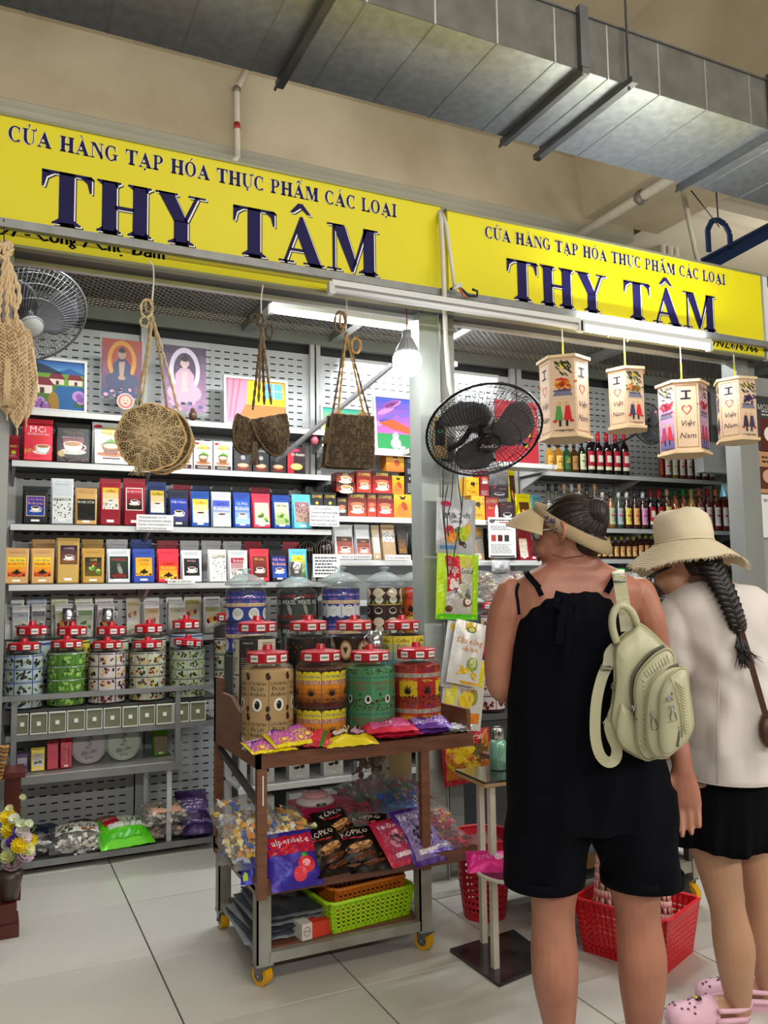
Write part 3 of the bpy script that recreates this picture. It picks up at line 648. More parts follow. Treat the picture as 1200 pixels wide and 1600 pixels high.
row([(8,48,857,'kraft pouch with yellow ROBUSTA label',KR,dict(bg='f0d020',bg2='d8501c',title='Coffee Việt Nam',tc='1c2c80',sub='ROBUSTA',sc_='c02018',mot='splash')),(49,87,857,'kraft pouch with yellow ARABICA label',KR,dict(bg='f0d020',bg2='d8501c',title='Coffee Việt Nam',tc='1c2c80',sub='ARABICA',sc_='a02818',mot='splash')),(89,126,841,'tall shiny gold pouch with purple cup label',GD,dict(bg='2c1a38',bg2='7a4a18',title='COFFEE',tc='d0b0a0',mot='cup',border='30203a',box=(.16,.42,.9,.84))),(128,165,857,'gold edged pouch with red script label','b48a3c',dict(bg='1c1a10',bg2='5a4a10',title='CAFÉ',tc='d8c050',sub='Culi',sc_='e02818',mot='leaf')),(167,205,858,'silver white pouch with weasel label',WH,dict(bg='25332a',bg2='1a221c',title='WEASEL',tc='c04040',mot='weasel',box=(.12,.12,.9,.78))),(207,243,858,'blue pouch with orange CULI label','26459c',dict(bg='f0a018',bg2='e8b028',title='COFFEE',tc='1c3060',sub='CULI',sc_='d02818',mot='splash')),(245,280,858,'red pouch with yellow and black label','d62a40',dict(bg='e83020',bg2='f0b828',title='COFFEE',tc='1c1010',sub='Robusta',sc_='f0d020',mot='splash',box=(.1,.1,.9,.62))),(282,316,860,'silver white pouch with black bean label',WH,dict(bg='201818',bg2='141210',title='MOKA',tc='e0a0b0',mot='cup')),(324,354,859,'cream white pouch with black side strip','d8d4cc',dict(bg='d6d2c4',bg2='e6e2d8',title='COFFEE',tc='302820',mot='dots',box=(.2,.08,.96,.9))),(355,387,860,'silver white pouch with maroon cups label',WH,dict(bg='9c1c30',bg2='c8c8c8',title='Robusta',tc='e8d8d8',mot='beans',box=(.14,.1,.96,.76))),(389,420,858,'bright red pouch with brown cup label','d43848',dict(bg='7c2a20',bg2='5a2818',title='Mocha',tc='e8c060',mot='cup',box=(.12,.12,.86,.78))),(421,448,860,'black pouch with purple robusta label',BK,dict(bg='28307c',bg2='2a50a8',title='Việt Nam',tc='e0a0b0',sub='Robusta',sc_='f0a850',mot='cup',box=(.08,.1,.92,.8))),(450,479,858,'cyan pouch with yellow picture',CY,dict(bg='d8d840',bg2='5a6a40',title='Coffee',tc='2a6030',mot='leaf',box=(.14,.1,.86,.8))),],3,4.69,1.38,'on lower left shelf',group='pouches on the lower left shelf')
row([(50,88,843,'kraft brown pouch standing behind',KR,None),(128,163,843,'dull gold pouch standing behind',GD,None),(166,201,843,'silver pouch standing behind',SV,None),(204,238,843,'blue pouch standing behind','1c3880',None),(245,279,845,'maroon pouch standing behind',MR,None),(281,312,845,'silver pouch standing behind',SV,None),(314,346,845,'silver pouch standing behind',SV,None),(348,378,846,'silver pouch standing behind',SV,None),(380,409,846,'maroon pouch standing behind',MR,None),(411,439,846,'black pouch standing behind',BK,None),(441,468,847,'maroon pouch standing behind',MR,None)],3,4.83,1.38,'in back row of lower left shelf',group='back row of lower left shelf',d=.06)
for i,(a,b,c)in enumerate(((350,383,'b8b0b0'),(384,404,'2a3550'),(406,424,'b0b0b4'),(425,466,'8060b0'))):
 p=PY(a,840,4.88);q2=PY(b,840,4.88)
 boxp('flat shiny sachet pack lying under middle shelf, %s from left'%ORD[i],(p.x+q2.x)/2,4.86,1.545,q2.x-p.x-.005,.04,.06,c,lab(q2.x-p.x,.04,bg='d8d8d8',title='Coffee',tc='303030',mot='none',box=(.1,.1,.9,.9)),group='sachet packs under middle shelf',name='sachet_pack',cat='packet')
struct(MB().box(.95,1.84,4.84,4.94,1.53,1.543),'trim_10',white_m)
def bigbag(kind):
 def f(w,h):
  a=Art()
  if kind=='red3in1':
   a.text('MCi',0,h*.76,h*.15,'e8e4e0',3);a.text('CÀ PHÊ HÒA TAN',0,h*.64,h*.05,'e8e4e0',3,maxw=w*.7);a.rect(-w*.2,h*.53,w*.2,h*.58,'d83a18',2,3)
   a.cup(w*.16,h*.3,w*.24,2,'e8ecf0','b07030');a.text('3in1',-w*.27,h*.26,h*.12,'d8b850',5,rot=.25);a.rect(-w*.45,0,w*.45,h*.12,'3a0c10',1,4)
  elif kind=='blackcup':
   a.rect(-w*.46,h*.02,w*.46,h*.6,'7a1420',1,5);a.text('Wincafé',0,h*.78,h*.1,'70501c',3);a.text('CÀ PHÊ HÒA TAN 3 TRONG 1',0,h*.64,h*.05,'e8a0a0',3,maxw=w*.6)
   a.cup(0,h*.4,w*.27,2,'f0e0c8','b07038');a.beans(-w*.4,h*.02,w*.4,h*.12,40,BR,3,.006);a.ell(-w*.32,h*.22,w*.1,w*.1,'b8a060',4)
  elif kind=='coco':
   a.ell(0,h*.78,w*.28,h*.1,'e8d070',2);a.text('Coconut Coffee',0,h*.76,h*.09,'3a2018',4,maxw=w*.86);a.poly([(-w*.3,h*.47),(0,h*.62),(w*.32,h*.52),(w*.25,h*.47)],'6a9c38',3)
   a.ell(0,h*.44,w*.26,h*.09,'a87850',3);a.ell(0,h*.44,w*.21,h*.06,'e8d0b0',4);a.poly([(-w*.26,h*.43),(w*.26,h*.43),(w*.16,h*.24),(-w*.16,h*.24)],'8a5030',2)
   a.ell(0,h*.24,w*.4,h*.06,'b87850',1);a.rect(-w*.45,h*.02,w*.45,h*.16,'3c1c14',0,4);a.ell(-w*.34,h*.9,w*.12,h*.04,'c02040',4);a.lines(-w*.3,h*.05,w*.3,h*.13,2,'d8c8b8',3)
  elif kind=='maroon':a.lines(-w*.3,h*.5,w*.3,h*.6,2,'c8b060',3);a.ell(0,h*.3,w*.2,h*.08,'a8b030',3);a.lines(-w*.3,h*.12,w*.3,h*.2,2,'c8a0a0',3)
  elif kind=='darkcup':
   a.text('COFFEE',0,h*.82,h*.07,'b8b8b8',3,maxw=w*.8);a.ell(0,h*.55,w*.13,w*.13,'989898',3);a.ell(0,h*.24,w*.34,h*.09,'c87048',3);a.ell(0,h*.26,w*.28,h*.06,'e8b890',4);a.ell(0,h*.1,w*.42,h*.05,'702818',2)
  elif kind=='durian':
   a.rect(-w/2,0,-w*.15,h,'b02838',1,1);a.text('DURIAN',w*.08,h*.72,h*.1,'e8e0c8',4,maxw=w*.7);a.ell(0,h*.28,w*.34,h*.12,'c8b850',3);a.ell(0,h*.3,w*.24,h*.08,'e0a878',4);a.ell(-w*.1,h*.88,w*.28,h*.06,'d83058',4)
  return a
 return f
row([(8,29,680,'dark maroon coffee pack',MR,bigbag('maroon')),(31,81,655,'big red instant coffee bag with cup',RD,bigbag('red3in1')),(82,140,662,'wide black and maroon coffee bag with white cup','15100f',bigbag('blackcup')),(141,200,658,'white coconut coffee bag with coconut cup','d4d8d4',bigbag('coco')),(203,258,664,'silver coconut coffee bag behind round straw bag','d0d0cc',bigbag('coco'))],1,4.72,2.02,'on upper left shelf',group='large bags on the upper left shelf',d=.1,name='instant_coffee_bag')
row([(267,301,688,'white coconut coffee carton','dedcd6',bigbag('coco')),(302,332,689,'white coconut coffee carton','dedcd6',bigbag('coco')),(333,363,690,'white coconut coffee carton','dedcd6',bigbag('coco')),(365,394,697,'black carton with orange cup','222326',bigbag('darkcup')),(395,421,698,'black carton with orange cup','222326',bigbag('darkcup')),(422,448,699,'black carton with orange cup','222326',bigbag('darkcup')),(449,478,699,'dark carton with durian and red corner','2c1c20',bigbag('durian'))],1,4.70,2.02,'of cartons on upper left shelf',kind=boxp,group='cartons on the upper left shelf',d=.06)
def kbox(c1,c2,mot='cup',t='COFFEE',tc='e8c860'):
 def f(w,h):
  a=Art();a.grad(-w/2,0,w/2,h,c2,c1,0,5);a.text(t,0,h*.84,h*.13,tc,3,maxw=w*.8)
  if mot=='cup':a.ell(0,h*.5,w*.36,h*.1,'e07050',2);a.cup(0,h*.32,w*.27,3,'f4f0e8','c89850')
  elif mot=='bird':a.ell(0,h*.35,w*.32,h*.26,'e07828',2);a.ell(w*.1,h*.5,w*.15,h*.2,'b04818',3,10,.5);a.poly([(-w*.2,h*.95),(-w*.1,h*.78),(w*.1,h*.78),(w*.2,h*.95),(0,h*.86)],'302010',3)
  elif mot=='txt':a.lines(-w*.35,h*.1,w*.35,h*.6,5,'b0b0b0',2)
  elif mot=='gold':a.ell(0,h*.55,w*.12,w*.12,'d8c040',2);a.ell(0,h*.18,w*.3,h*.1,'c89060',3);a.text('COFFEE',0,h*.85,h*.1,'c8a850',3,maxw=w*.7)
  elif mot=='corn':a.beans(-w*.45,h*.1,w*.45,h*.9,30,('b07818','6a4010','e8a020'),2,.006);a.text('DEM',0,h*.2,h*.12,'3a2410',4);a.ell(0,h*.65,w*.2,h*.1,'2c1c10',4)
  elif mot=='slash':a.text('SOWL',-w*.1,h*.8,h*.13,'e8a0a0',3);a.text('3in1',-w*.12,h*.55,h*.12,'e8c050',3);a.ell(w*.32,h*.35,w*.12,h*.34,'f0ece8',3)
  elif mot=='bc':a.ell(0,h*.3,w*.3,h*.14,'c8c8cc',2);a.ell(0,h*.34,w*.24,h*.08,'2a1814',3);a.ell(-w*.25,h*.85,w*.06,w*.06,'c03040',3);a.lines(w*.0,h*.7,w*.4,h*.8,2,'b09098',2)
  return a
 return f
cx=lambda v:300+v*.3167
cy=lambda v:660+v*.3167
BX=[(585,648,347,440,BK,kbox('17181a','17181a','gold'),'black coffee carton with yellow dot behind notice, left one'),(650,713,347,440,BK,kbox('17181a','17181a','gold'),'black coffee carton with yellow dot behind notice, right one'),(716,766,370,447,'201416',kbox('201416','3a1a18','cup'),'small dark carton right of notice'),(768,862,345,447,'6a1c14',kbox('2a1210','b04020','cup'),'wide dark red carton in bottom layer of box pile'),(864,911,348,447,'b81c20',kbox('3c1012','d83828','cup'),'narrow red carton with tall white cup in bottom layer'),(913,994,350,447,'a81820',kbox('18100e','c82820','cup'),'black and red carton with round cup in bottom layer'),(996,1084,355,447,'d89a18',kbox('e8b020','d88018','bird'),'yellow and orange carton in bottom layer of pile'),(1086,1140,362,447,BK,kbox('202226','202226','darkcup','COFFEE','c8c8c8'),'black carton beside post in bottom layer'),(712,808,295,343,'5c1a14',kbox('2a1210','a03820','cup'),'flat dark red carton in second layer, lower left'),(812,888,240,343,'7c1a18',kbox('5a1a18','c83820','cup'),'maroon carton with steaming cup in second layer'),(891,985,240,343,'b01c1c',kbox('17110f','c82420','cup'),'black and red carton with latte in second layer'),(988,1048,264,350,'d89a18',kbox('e8b020','d88018','bird'),'yellow and orange carton in second layer'),(1052,1138,262,355,BK,kbox('1c1e22','2a2c30','txt','BLACK','e0e0e0'),'black carton with white print in second layer near post'),(958,1048,158,262,'c08020',kbox('e8b020','c86818','bird'),'yellow carton on very top of box pile'),(1050,1136,207,260,'1a1b1e',kbox('1c1e22','1c1e22','txt','COFFEE','d0d0d0'),'small black carton with white print near top of pile'),(1050,1136,160,206,'1a1b1e',kbox('1c1e22','1c1e22','txt','',''),'topmost small black carton of pile beside post'),(712,800,248,294,'5c1a14',kbox('2a1210','a03820','cup'),'flat dark red carton in second layer, upper left')]
def rest(placed,xa,xb,top):
 z=1.774
 for a,b,zt in placed:
  if min(b,xb)-max(a,xa)>.012 and zt<top-.02:z=max(z,zt+.001)
 placed.append((xa,xb,top));return z
PL=[]
for x0,x1,yt,yb,body,fn,desc in BX:
 Y=4.69;a,b=PY(cx(x0),cy(yb),Y),PY(cx(x1),cy(yb),Y);top=PY(cx((x0+x1)/2),cy(yt),Y).z
 z=rest(PL,a.x,b.x,top);w=b.x-a.x-.003
 boxp(desc,(a.x+b.x)/2,Y,z,w,top-z-.001,.09,body,fn(w,top-z),name='coffee_box',group='coffee cartons stacked left of centre post')
for j,(x0,x1,yt)in enumerate(((560,648,320),(672,742,318))):
 a,b=PY(cx(x0),770,4.84),PY(cx(x1),770,4.84);boxp(['grey black carton with white corner behind black cartons','plain black carton behind small dark carton'][j],(a.x+b.x)/2,4.84,1.774,b.x-a.x,PY(600,cy(yt),4.84).z-1.774,.08,'2c2d30',None)
YB=[(737,758,775,810,'d8a018',kbox('f0b818','e8a010','corn'),'yellow carton with bean print, bottom row nearest post'),(759,780,777,810,'a81418',kbox('a01418','b81820','slash'),'red carton with white feather shape right of post'),(781,805,784,810,'2a1420',kbox('3a2430','1c1016','bc','',),'dark glossy carton with black coffee cup, bottom row'),(729,749,746,774,'d8a018',kbox('f0b818','e8a010','corn'),'yellow carton stacked in upper row right of post'),(750,765,760,776,'9c1418',kbox('8c1018','a01820','txt','',),'small red carton in upper row under fan'),(750,765,736,759,'7c1018',kbox('701018','901820','cup'),'maroon carton with cup just below fan'),(766,795,759,783,'2a1420',kbox('3a2430','1c1016','bc',''),'dark glossy carton with cup in upper row'),(776,795,738,758,'8c8c90',kbox('c0c0c4','505058','txt',''),'silvery dark carton topmost below fan')]
for x0,x1,yt,yb,body,fn,desc in YB:
 Y=4.69;a,b=PY(x0,yb,Y),PY(x1,yb,Y);top=PY((x0+x1)/2,yt,Y).z;z=rest(PL,a.x,b.x,top);w=b.x-a.x-.003
 boxp(desc,(a.x+b.x)/2,Y,z,w,top-z-.001,.09,body,fn(w,top-z),group='cartons right of the centre post')
row([(805,829,772,'bright yellow pouch with brown square label','e8d800',dict(bg='5a3a20',bg2='6a4020',title='',mot='fruit',box=(.18,.14,.84,.7)))],0,4.72,1.772,'',ordn=False)
row([(795,806,735,'yellow pouch with dark label half hidden under fan','e8d800',dict(bg='4a3020',title='',mot='fruit',box=(.1,.3,.9,.9))),(829,846,774,'pale cyan pouch behind yellow pouch','74bcc8',None)],0,4.86,1.772,'',ordn=False)
row([(518,551,820,'silver foil bag with red cup picture, leftmost of pair','c4c6c8',dict(bg='3a1410',bg2='d86850',title='Café',tc='d8b050',mot='cup',box=(.16,.1,.92,.66))),(552,577,820,'silver foil bag with red cup picture, right of pair','b8babc',dict(bg='3a1410',bg2='d86850',title='Café',tc='d8b050',mot='cup',box=(.1,.1,.92,.6))),(578,592,821,'narrow kraft bag with white label behind','b09878',dict(bg='d8d4cc',title='',mot='dots')),(593,616,819,'kraft bag with white label and powder window','a88c68',dict(bg='e0dcd4',title='Moka',tc='303030',mot='dots',box=(.1,.5,.9,.8))),(617,634,822,'black shiny bag with gold print','1a1412',dict(bg='2a1812',bg2='8a6020',title='',mot='dots')),(637,662,827,'black pouch with small colourful emblem near post','1d1f22',dict(bg='1d1f22',title='',mot='fruit',box=(.3,.3,.8,.6)))],0,4.72,1.506,'',ordn=False,name='foil_bag',d=.08)
row([(738,753,824,'small kraft pack with grey window right of post',KR,dict(bg='8c8880',title='',mot='dots')),(754,760,826,'thin black pack beside kraft pack','1c1c1e',None),(761,768,826,'narrow kraft pack behind white leaflet',KR,None),(806,822,827,'shiny red and silver foil bag beside leaflet','8c1420',dict(bg='c8b8a0',bg2='d8d0c8',title='',mot='dots',box=(.1,.1,.9,.7))),(818,842,829,'maroon pouch with dark emblem behind woman',MR,dict(bg='5a1a1c',bg2='3a2018',title='',mot='fruit',box=(.3,.16,.86,.66)))],0,4.72,1.506,'',ordn=False,name='foil_bag',d=.06)
p=PY(510,866,4.72)
for k,(dx,r)in enumerate(((0,.062),(-.09,.058))):
 t=Thing('coconut_shell',['glossy dark carved coconut shell ball with white streaks','second dark coconut shell half hidden at end of shelf'][k],'shell',(p.x+dx,4.74+.06*k,1.507))
 MB().ball((0,0,r),r,16,10,'2a1c16').build('shell',mat('coconut_shell_mat','2a1c16',.2,var=.5,vscale=30),t)
 q=MB()
 for j in range(9):
  an=PI*j/9;q.tube([(r*1.01*math.cos(a)*math.cos(an),r*1.01*math.cos(a)*math.sin(an)*1.0,r+r*1.01*math.sin(a))for a in[i*PI/8-PI/2 for i in range(17)]],.0012,4)
 q.build('string',mat('pale_string','b0a89c',.6),t)
def card(label,x0,x1,y0,y1,Y,fn=None,col='e4e4e2',cat='notice',group=None,name='paper_notice'):
 a=PY(x0,y1,Y);b=PY(x1,y0,Y);w=b.x-a.x;h=b.z-a.z
 t=Thing(name,label,cat,((a.x+b.x)/2,Y,a.z));MB().box(-w/2,w/2,0,.002,0,h).build('sheet',mat('card_'+col,col,.55),t)
 ar=Art();(fn or(lambda A,w,h:A.lines(-w*.43,h*.1,w*.43,h*.92,6,'404048',0)))(ar,w,h)
 mb=MB();ar.put(mb,flat_xz(0,0,0));mb.build('print',PRINT,t);return t
def ru(lines,c='3a3c4a'):
 def f(A,w,h):
  n=len(lines)
  for i,s in enumerate(lines):
   if s:A.text(s,-w*.45,h*(1-(i+.7)/(n+.3)),h/(n+.3)*.62,c,1,maxw=w*.9,left=True)
 return f
card('white paper notice clipped to middle left shelf below blue pouches',213,271,805,828,4.63,ru(['Уважаемые гости!','Просьба не открывать упаковки','Если Вы хотите попробовать кофе,','скажите продавцу.']))
card('white paper notice with text clipped at right end of middle shelf',484,530,791,822,4.63,ru(['Coffee для Вас!','В нашем магазине представлены','все сорта кофе','Выбирайте на вкус,','и мы поможем с выбором.']))
card('large white laminated card standing above glass jars',489,531,866,902,4.6)
card('small price strip reading coffee beans on lowest left shelf lip',262,305,905,912,4.62,ru(['КОФЕ В ЗЕРНАХ'],'202020'))
card('white price strip under foil bags left of post',531,581,866,873,4.62,ru(['Чай и кофе 100% натуральный'],'6a3a7a'))
card('longer white price strip under foil bags beside post',602,642,867,875,4.62,ru(['Кофе с молоком 3 в 1'],'8a3a5a'))
card('small pink-white price tag right of post on shelf',740,751,865,874,4.62)
def leaflet(A,w,h):
 A.lines(-w*.3,h*.9,w*.45,h*.97,1,'303038',1);A.rect(-w*.1,h*.86,w*.3,h*.885,'a03030',1);A.ell(-w*.36,h*.9,w*.1,h*.05,'5a5a60',1)
 A.lines(-w*.42,h*.68,w*.42,h*.8,3,'70707a',1)
 for i,c in enumerate(('b04038','5a2020','38383c')):A.rect(-w*.4+i*w*.24,h*.4,-w*.23+i*w*.24,h*.56,c,1)
 A.lines(-w*.42,h*.1,w*.42,h*.34,7,'80808a',1);A.rect(-w*.45,h*.01,w*.45,h*.05,'44444c',1)
card('tall printed white leaflet with product pictures right of post',764,805,809,871,4.63,leaflet)
GLASS_V=mat('bottle_glass',vcol=True,rough=0.07,spec=0.8,coat=0.4)
_bc={}
def bottle(kind,label,x,y,z,body,lab_c,cap,h=.27,r=.033,group=None,lc2='a02020'):
 key=(kind,body,lab_c,cap,round(h,3),round(r,3),lc2)
 if key not in _bc:
  H=h
  if kind=='wine':prof=[(r*.9,0),(r,.01),(r,H*.6),(r*.9,H*.66),(r*.42,H*.76),(r*.38,H*.82),(r*.38,H*.98),(.001,H*.98)];capz=.8
  elif kind=='square':prof=[(r*.9,0),(r,.01),(r,H*.66),(r*.85,H*.71),(r*.4,H*.78),(r*.38,H*.95),(.001,H*.95)];capz=.84
  else:prof=[(r*.85,0),(r,.015),(r*.95,H*.45),(r,H*.58),(r*.75,H*.68),(r*.38,H*.78),(r*.36,H*.96),(.001,H*.96)];capz=.84
  n=6 if kind=='square' else 14
  b=MB().lathe(prof,n,col=body,smooth=kind!='square').mesh('bottle_body',GLASS_V)
  c=MB().lathe([(r*.44,H*capz),(r*.44,H),(.001,H*1.002)],12,col=cap).mesh('cap',PLASTIC)
  a=Art();a.rect(-1,.12,1,.56,lab_c,0,8)
  if kind=='wine':a.rect(-1,.12,1,.2,'d8d8b8',1,8);a.rect(-.8,.26,.8,.5,lc2,1,6);a.rect(-.65,.3,.65,.46,'e8e0d0',2,4)
  else:a.ell(0,.45,.35,.05,lc2,1);a.ell(0,.26,.5,.08,'4a3828',1);a.rect(-.6,.34,.6,.38,lc2,2,3)
  mb=MB();a.put(mb,lambda u,v,l:((r*1.01+l*LAY)*math.sin(u*1.0),-(r*1.01+l*LAY)*math.cos(u*1.0),v*H))
  _bc[key]=[('bottle_body',b),('cap',c),('label',mb.mesh('label',PRINT))]
 t=Thing('liquor_bottle',label,'bottle',(x,y,z),0,group)
 for nm,me in _bc[key]:
  o=bpy.data.objects.new(nm,me);COL.objects.link(o);o.parent=t.o
 return t
bx=lambda v:820+v*.3167
by_=lambda v:520+v*.3167
def brow(items,Y,z,place,group):
 for i,(x0,x1,yt,kind,body,lc,cap,desc,l2)in enumerate(items):
  a=PY(bx(x0),800,Y).x;b=PY(bx(x1),800,Y).x;h=PY(bx((x0+x1)/2),by_(yt),Y).z-z
  bottle(kind,'%s, %s from left %s'%(desc,ORD[i],place),(a+b)/2,Y+.04,z+.001,body,lc,cap,h,(b-a)/2*.93,group,l2)
AMB,WIN,PNK='7a4a14','16080c','5a1a14'
brow([(130,168,540,'square','b88428','d8a850','2a1a10','amber bottle with gold label','8a5a18'),(170,212,540,'square','a06a20','e0b860','2a1a10','amber bottle with yellow label','7a4a10'),(214,251,540,'square','2a4a28','3c6a38','2a1a10','green labelled dark bottle','c8a030'),(252,288,540,'square','4a2a14','a88048','2a1a10','brown bottle with tan label','6a3a18'),(289,326,520,'round','1a1c10','d8d8a8','1c1c1c','dark wine bottle with cream label','606030')]+[(328+43*i,368+43*i,494,'wine',WIN,'b02030','c01828','dark red wine bottle with red capsule','b02030')for i in range(5)]+[(692,711,555,'round','5a2010','c84830','c86820','narrow amber bottle with orange cap','a02020')]+[(712+36*i,745+36*i,548,'round',[PNK,'6a6a18',PNK,PNK,'4a1418','5a1a18','6a3018'][i],'e4e0da',['c03020','b0b020','c03020','b02030','c03020','c83040','d89020'][i],['fruit liquor bottle with white label','green-yellow liquor bottle with white label','fruit liquor bottle with white label','fruit liquor bottle with berry label','fruit liquor bottle with berry label','red capped liquor bottle with white label','yellow capped liquor bottle with orange label'][i],['b03040','90b030','c03040','9a2040','a02848','303030','e08020'][i])for i in range(7)],4.70,2.125,'on top bottle shelf','bottles on the top bottle shelf')
B2=[]
spec=[('4a3a20','c8a890','c8b8a0'),('8a5a28','b0c0a0','303030'),('3a4a3a','a8b8c0','c8c8c0'),('3a1c14','e8d860','e0d8c8'),('3a1a10','e8b070','404040'),('3a1a18','d898c0','d0d0d8'),(WIN,'b02030','a01828'),(WIN,'b02030','c01828'),('5a2a14','e0d080','d0b890'),('8a4a14','c87838','206030'),('7a3a10','e0e0e0','20a040'),('a87820','e0c860','c8c060'),('6a2a10','e4e0d8','e07838'),('5a1c14','e4dcd8','c02030'),('6a2410','e8e4e0','e09040'),('6a2010','e8e0d8','e8603c'),('4a1410','e4e0e0','c01830')]
X2=[385,420,455+0,490,523,556-2,588,622-15,645,685-5,710,750-5,787-5,825-5,862-5,908-10,960-10]
xs=[(385+40*i,421+40*i)for i in range(17)]
for i,(bd,lc,cp)in enumerate(spec):
 B2.append((xs[i][0],xs[i][1],770 if i>5 else 785,'wine' if bd==WIN else 'round',bd,lc,cp,['amber liquor bottle','brown liquor bottle','pale liquor bottle','dark bottle with yellow label','dark bottle with orange label','dark bottle with pink label','red wine bottle','red wine bottle','brown bottle with cream label','amber bottle with green cap','amber bottle with bright green cap','golden bottle','red-brown bottle with orange cap','red-brown bottle with red cap','red-brown bottle with amber cap','red-brown bottle with coral cap','dark red bottle with red cap'][i],'b03040'))
brow(B2,4.70,1.737,'on middle bottle shelf','bottles on the middle bottle shelf')
brow([(120+38*i,154+38*i,745,'round','4a4a40','c8c8c0',['202020','202020','d0a070','c8c8c8','d8b080','303030','d0a060'][i],'clear spirit bottle behind woman\'s head','506050')for i in range(7)],4.70,1.737,'on left part of middle bottle shelf','spirit bottles behind woman\'s head')
brow([(355+30*i,383+30*i,1005 if i<7 else 995,'square','3a1810','d8b070',['c8b030','a8a850'][i%2],'small brown flask with tan label','9a4020')for i in range(10)],4.70,1.518,'on third bottle shelf','small flasks on the third shelf')
brow([(930,968,985,'round','1a1a20','d8d8e0','202020','dark bottle with white label right of bucket hat','303040')],4.72,1.518,'alone on third shelf','small flasks on the third shelf')
for k,(x0,x1,yt,yb,c)in enumerate(((1128,1150,755,776,'8cc8dc'),(1149,1172,748,777,'7cc0d8'),(1150,1177,783,831,'7cc4dc'))):
 a,b=PY(x0,yb,4.55),PY(x1,yb,4.55);h=PY(x0,yt,4.55).z-a.z;w=b.x-a.x
 pouch(['pale blue snack bag on wooden corner ledge, left one','pale blue snack bag with fruit print on corner ledge, right one','large pale blue snack bag hanging below corner ledge'][k],(a.x+b.x)/2,4.55,a.z,w,h,.06,c,lab(w,h,bg='b8d8c8',title='',mot='leaf',box=(.15,.3,.85,.75)),name='snack_bag')
for k,(x0,x1,yt,yb,c)in enumerate(((1100,1146,690,737,'c8cacc'),(1128,1168,694,717,'d4d6d6'))):
 a,b=PY(x0,yb,4.5),PY(x1,yb,4.5);boxp(['pale grey electric box on wall above corner ledge, larger','small white electric box beside right post'][k],(a.x+b.x)/2,4.5-.12*k,a.z,b.x-a.x,PY(x0,yt,4.5).z-a.z,.08,c,None,name='electric_box',m=mat('electric_box_white','c4c8c8',.4))
for k in range(3):
 a=PY(1148+k*13,878,4.5);boxp('small green printed carton in dark corner, %s from left'%ORD[k],max(a.x+.03,5.36+.07*k),4.5,1.401,.065,.1,.08,'4a5a3c',lab(.065,.1,bg='7a8a58',title='',mot='leaf',box=(.1,.4,.9,.95)),group='green cartons in the corner')
for k in range(2):
 a=PY(1150+k*22,905,4.5);boxp('olive carton under green cartons, %s from left'%ORD[k],max(a.x+.05,5.38+.11*k),4.5,1.201,.10,.12,.08,'5c6654',lab(.1,.12,bg='66705a',title='TEA',tc='d8d8c8',mot='none',box=(.1,.1,.9,.9)),group='olive cartons in the corner')
for k,(x0,x1,yt,lidc)in enumerate(((928,948,888,'2aa040'),(950,982,888,'28a83c'),(985,1010,893,'c8d0c8'),(1012,1030,893,'c8ccc8'))):
 a,b=PY(x0,960,4.68),PY(x1,960,4.68);w=b.x-a.x-.004;h=PY(x0,yt,4.68).z-1.261
 t=Thing('tea_tub','%s tub between the two visitors, %s from left'%('green lidded white' if k<2 else 'white boxed',ORD[k]),'tub',((a.x+b.x)/2,4.72,1.261),group='tubs between the visitors')
 MB().lathe([(w*.46,0),(w*.48,.005),(w*.48,h-.035),(w*.44,h-.03)],4 if k>1 else 16,col='dcdedc',smooth=k<2).build('tub_body',PLASTIC,t)
 MB().lathe([(w*.5,h-.032),(w*.5,h-.003),(w*.46,h),(.001,h)],16 if k<2 else 4,col=lidc,smooth=k<2).build('lid',PLASTIC,t,label='green lid' if k<2 else 'pale lid')
 q=MB();lab(w*.8,h*.8,bg='e8ece8',title='TEA',tc='38383c',mot='leaf').put(q,lambda u,v,l:(u,-w*.49-l*LAY,v+.01));q.build('label',PRINT,t)
def picture(label,x0,x1,y0,y1,fn,Y=4.72,frame='dcdcda',fw_=.014,cat='picture',name='framed_painting',z=None,film=False):
 a=PY(x0,y1,Y);b=PY(x1,y0,Y);w=b.x-a.x;h=b.z-a.z;z=a.z if z is None else z
 t=Thing(name,label,cat,((a.x+b.x)/2,Y,z));fm=mat('frame_'+frame,frame,.4)
 if fw_:
  t.o.rotation_euler=(-.08,0,0)
  for q in((-w/2,w/2,0,fw_),(-w/2,w/2,h-fw_,h),(-w/2,-w/2+fw_,fw_,h-fw_),(w/2-fw_,w/2,fw_,h-fw_)):MB().box(q[0],q[1],-.012,.012,q[2],q[3]).build('frame_bar',fm,t)
 ar=Art();fn(ar,w,h);mb=MB().box(-w/2+.003,w/2-.003,.001,.004,.003,h-.003,'c8c8c8');ar.put(mb,flat_xz(0,0,0));mb.build('canvas',MATTE if not film else PRINT,t)
 if film:
  MB().grid(lambda u,v:(-w*.56+w*1.12*u,-.008-.004*math.sin(u*9+v*5)*math.sin(v*7),-h*.05+h*1.13*v),8,8).build('plastic_sleeve',clear('sleeve_film',fac=.93,rough=.08,bump=.4,bscale=25),t)
 return t
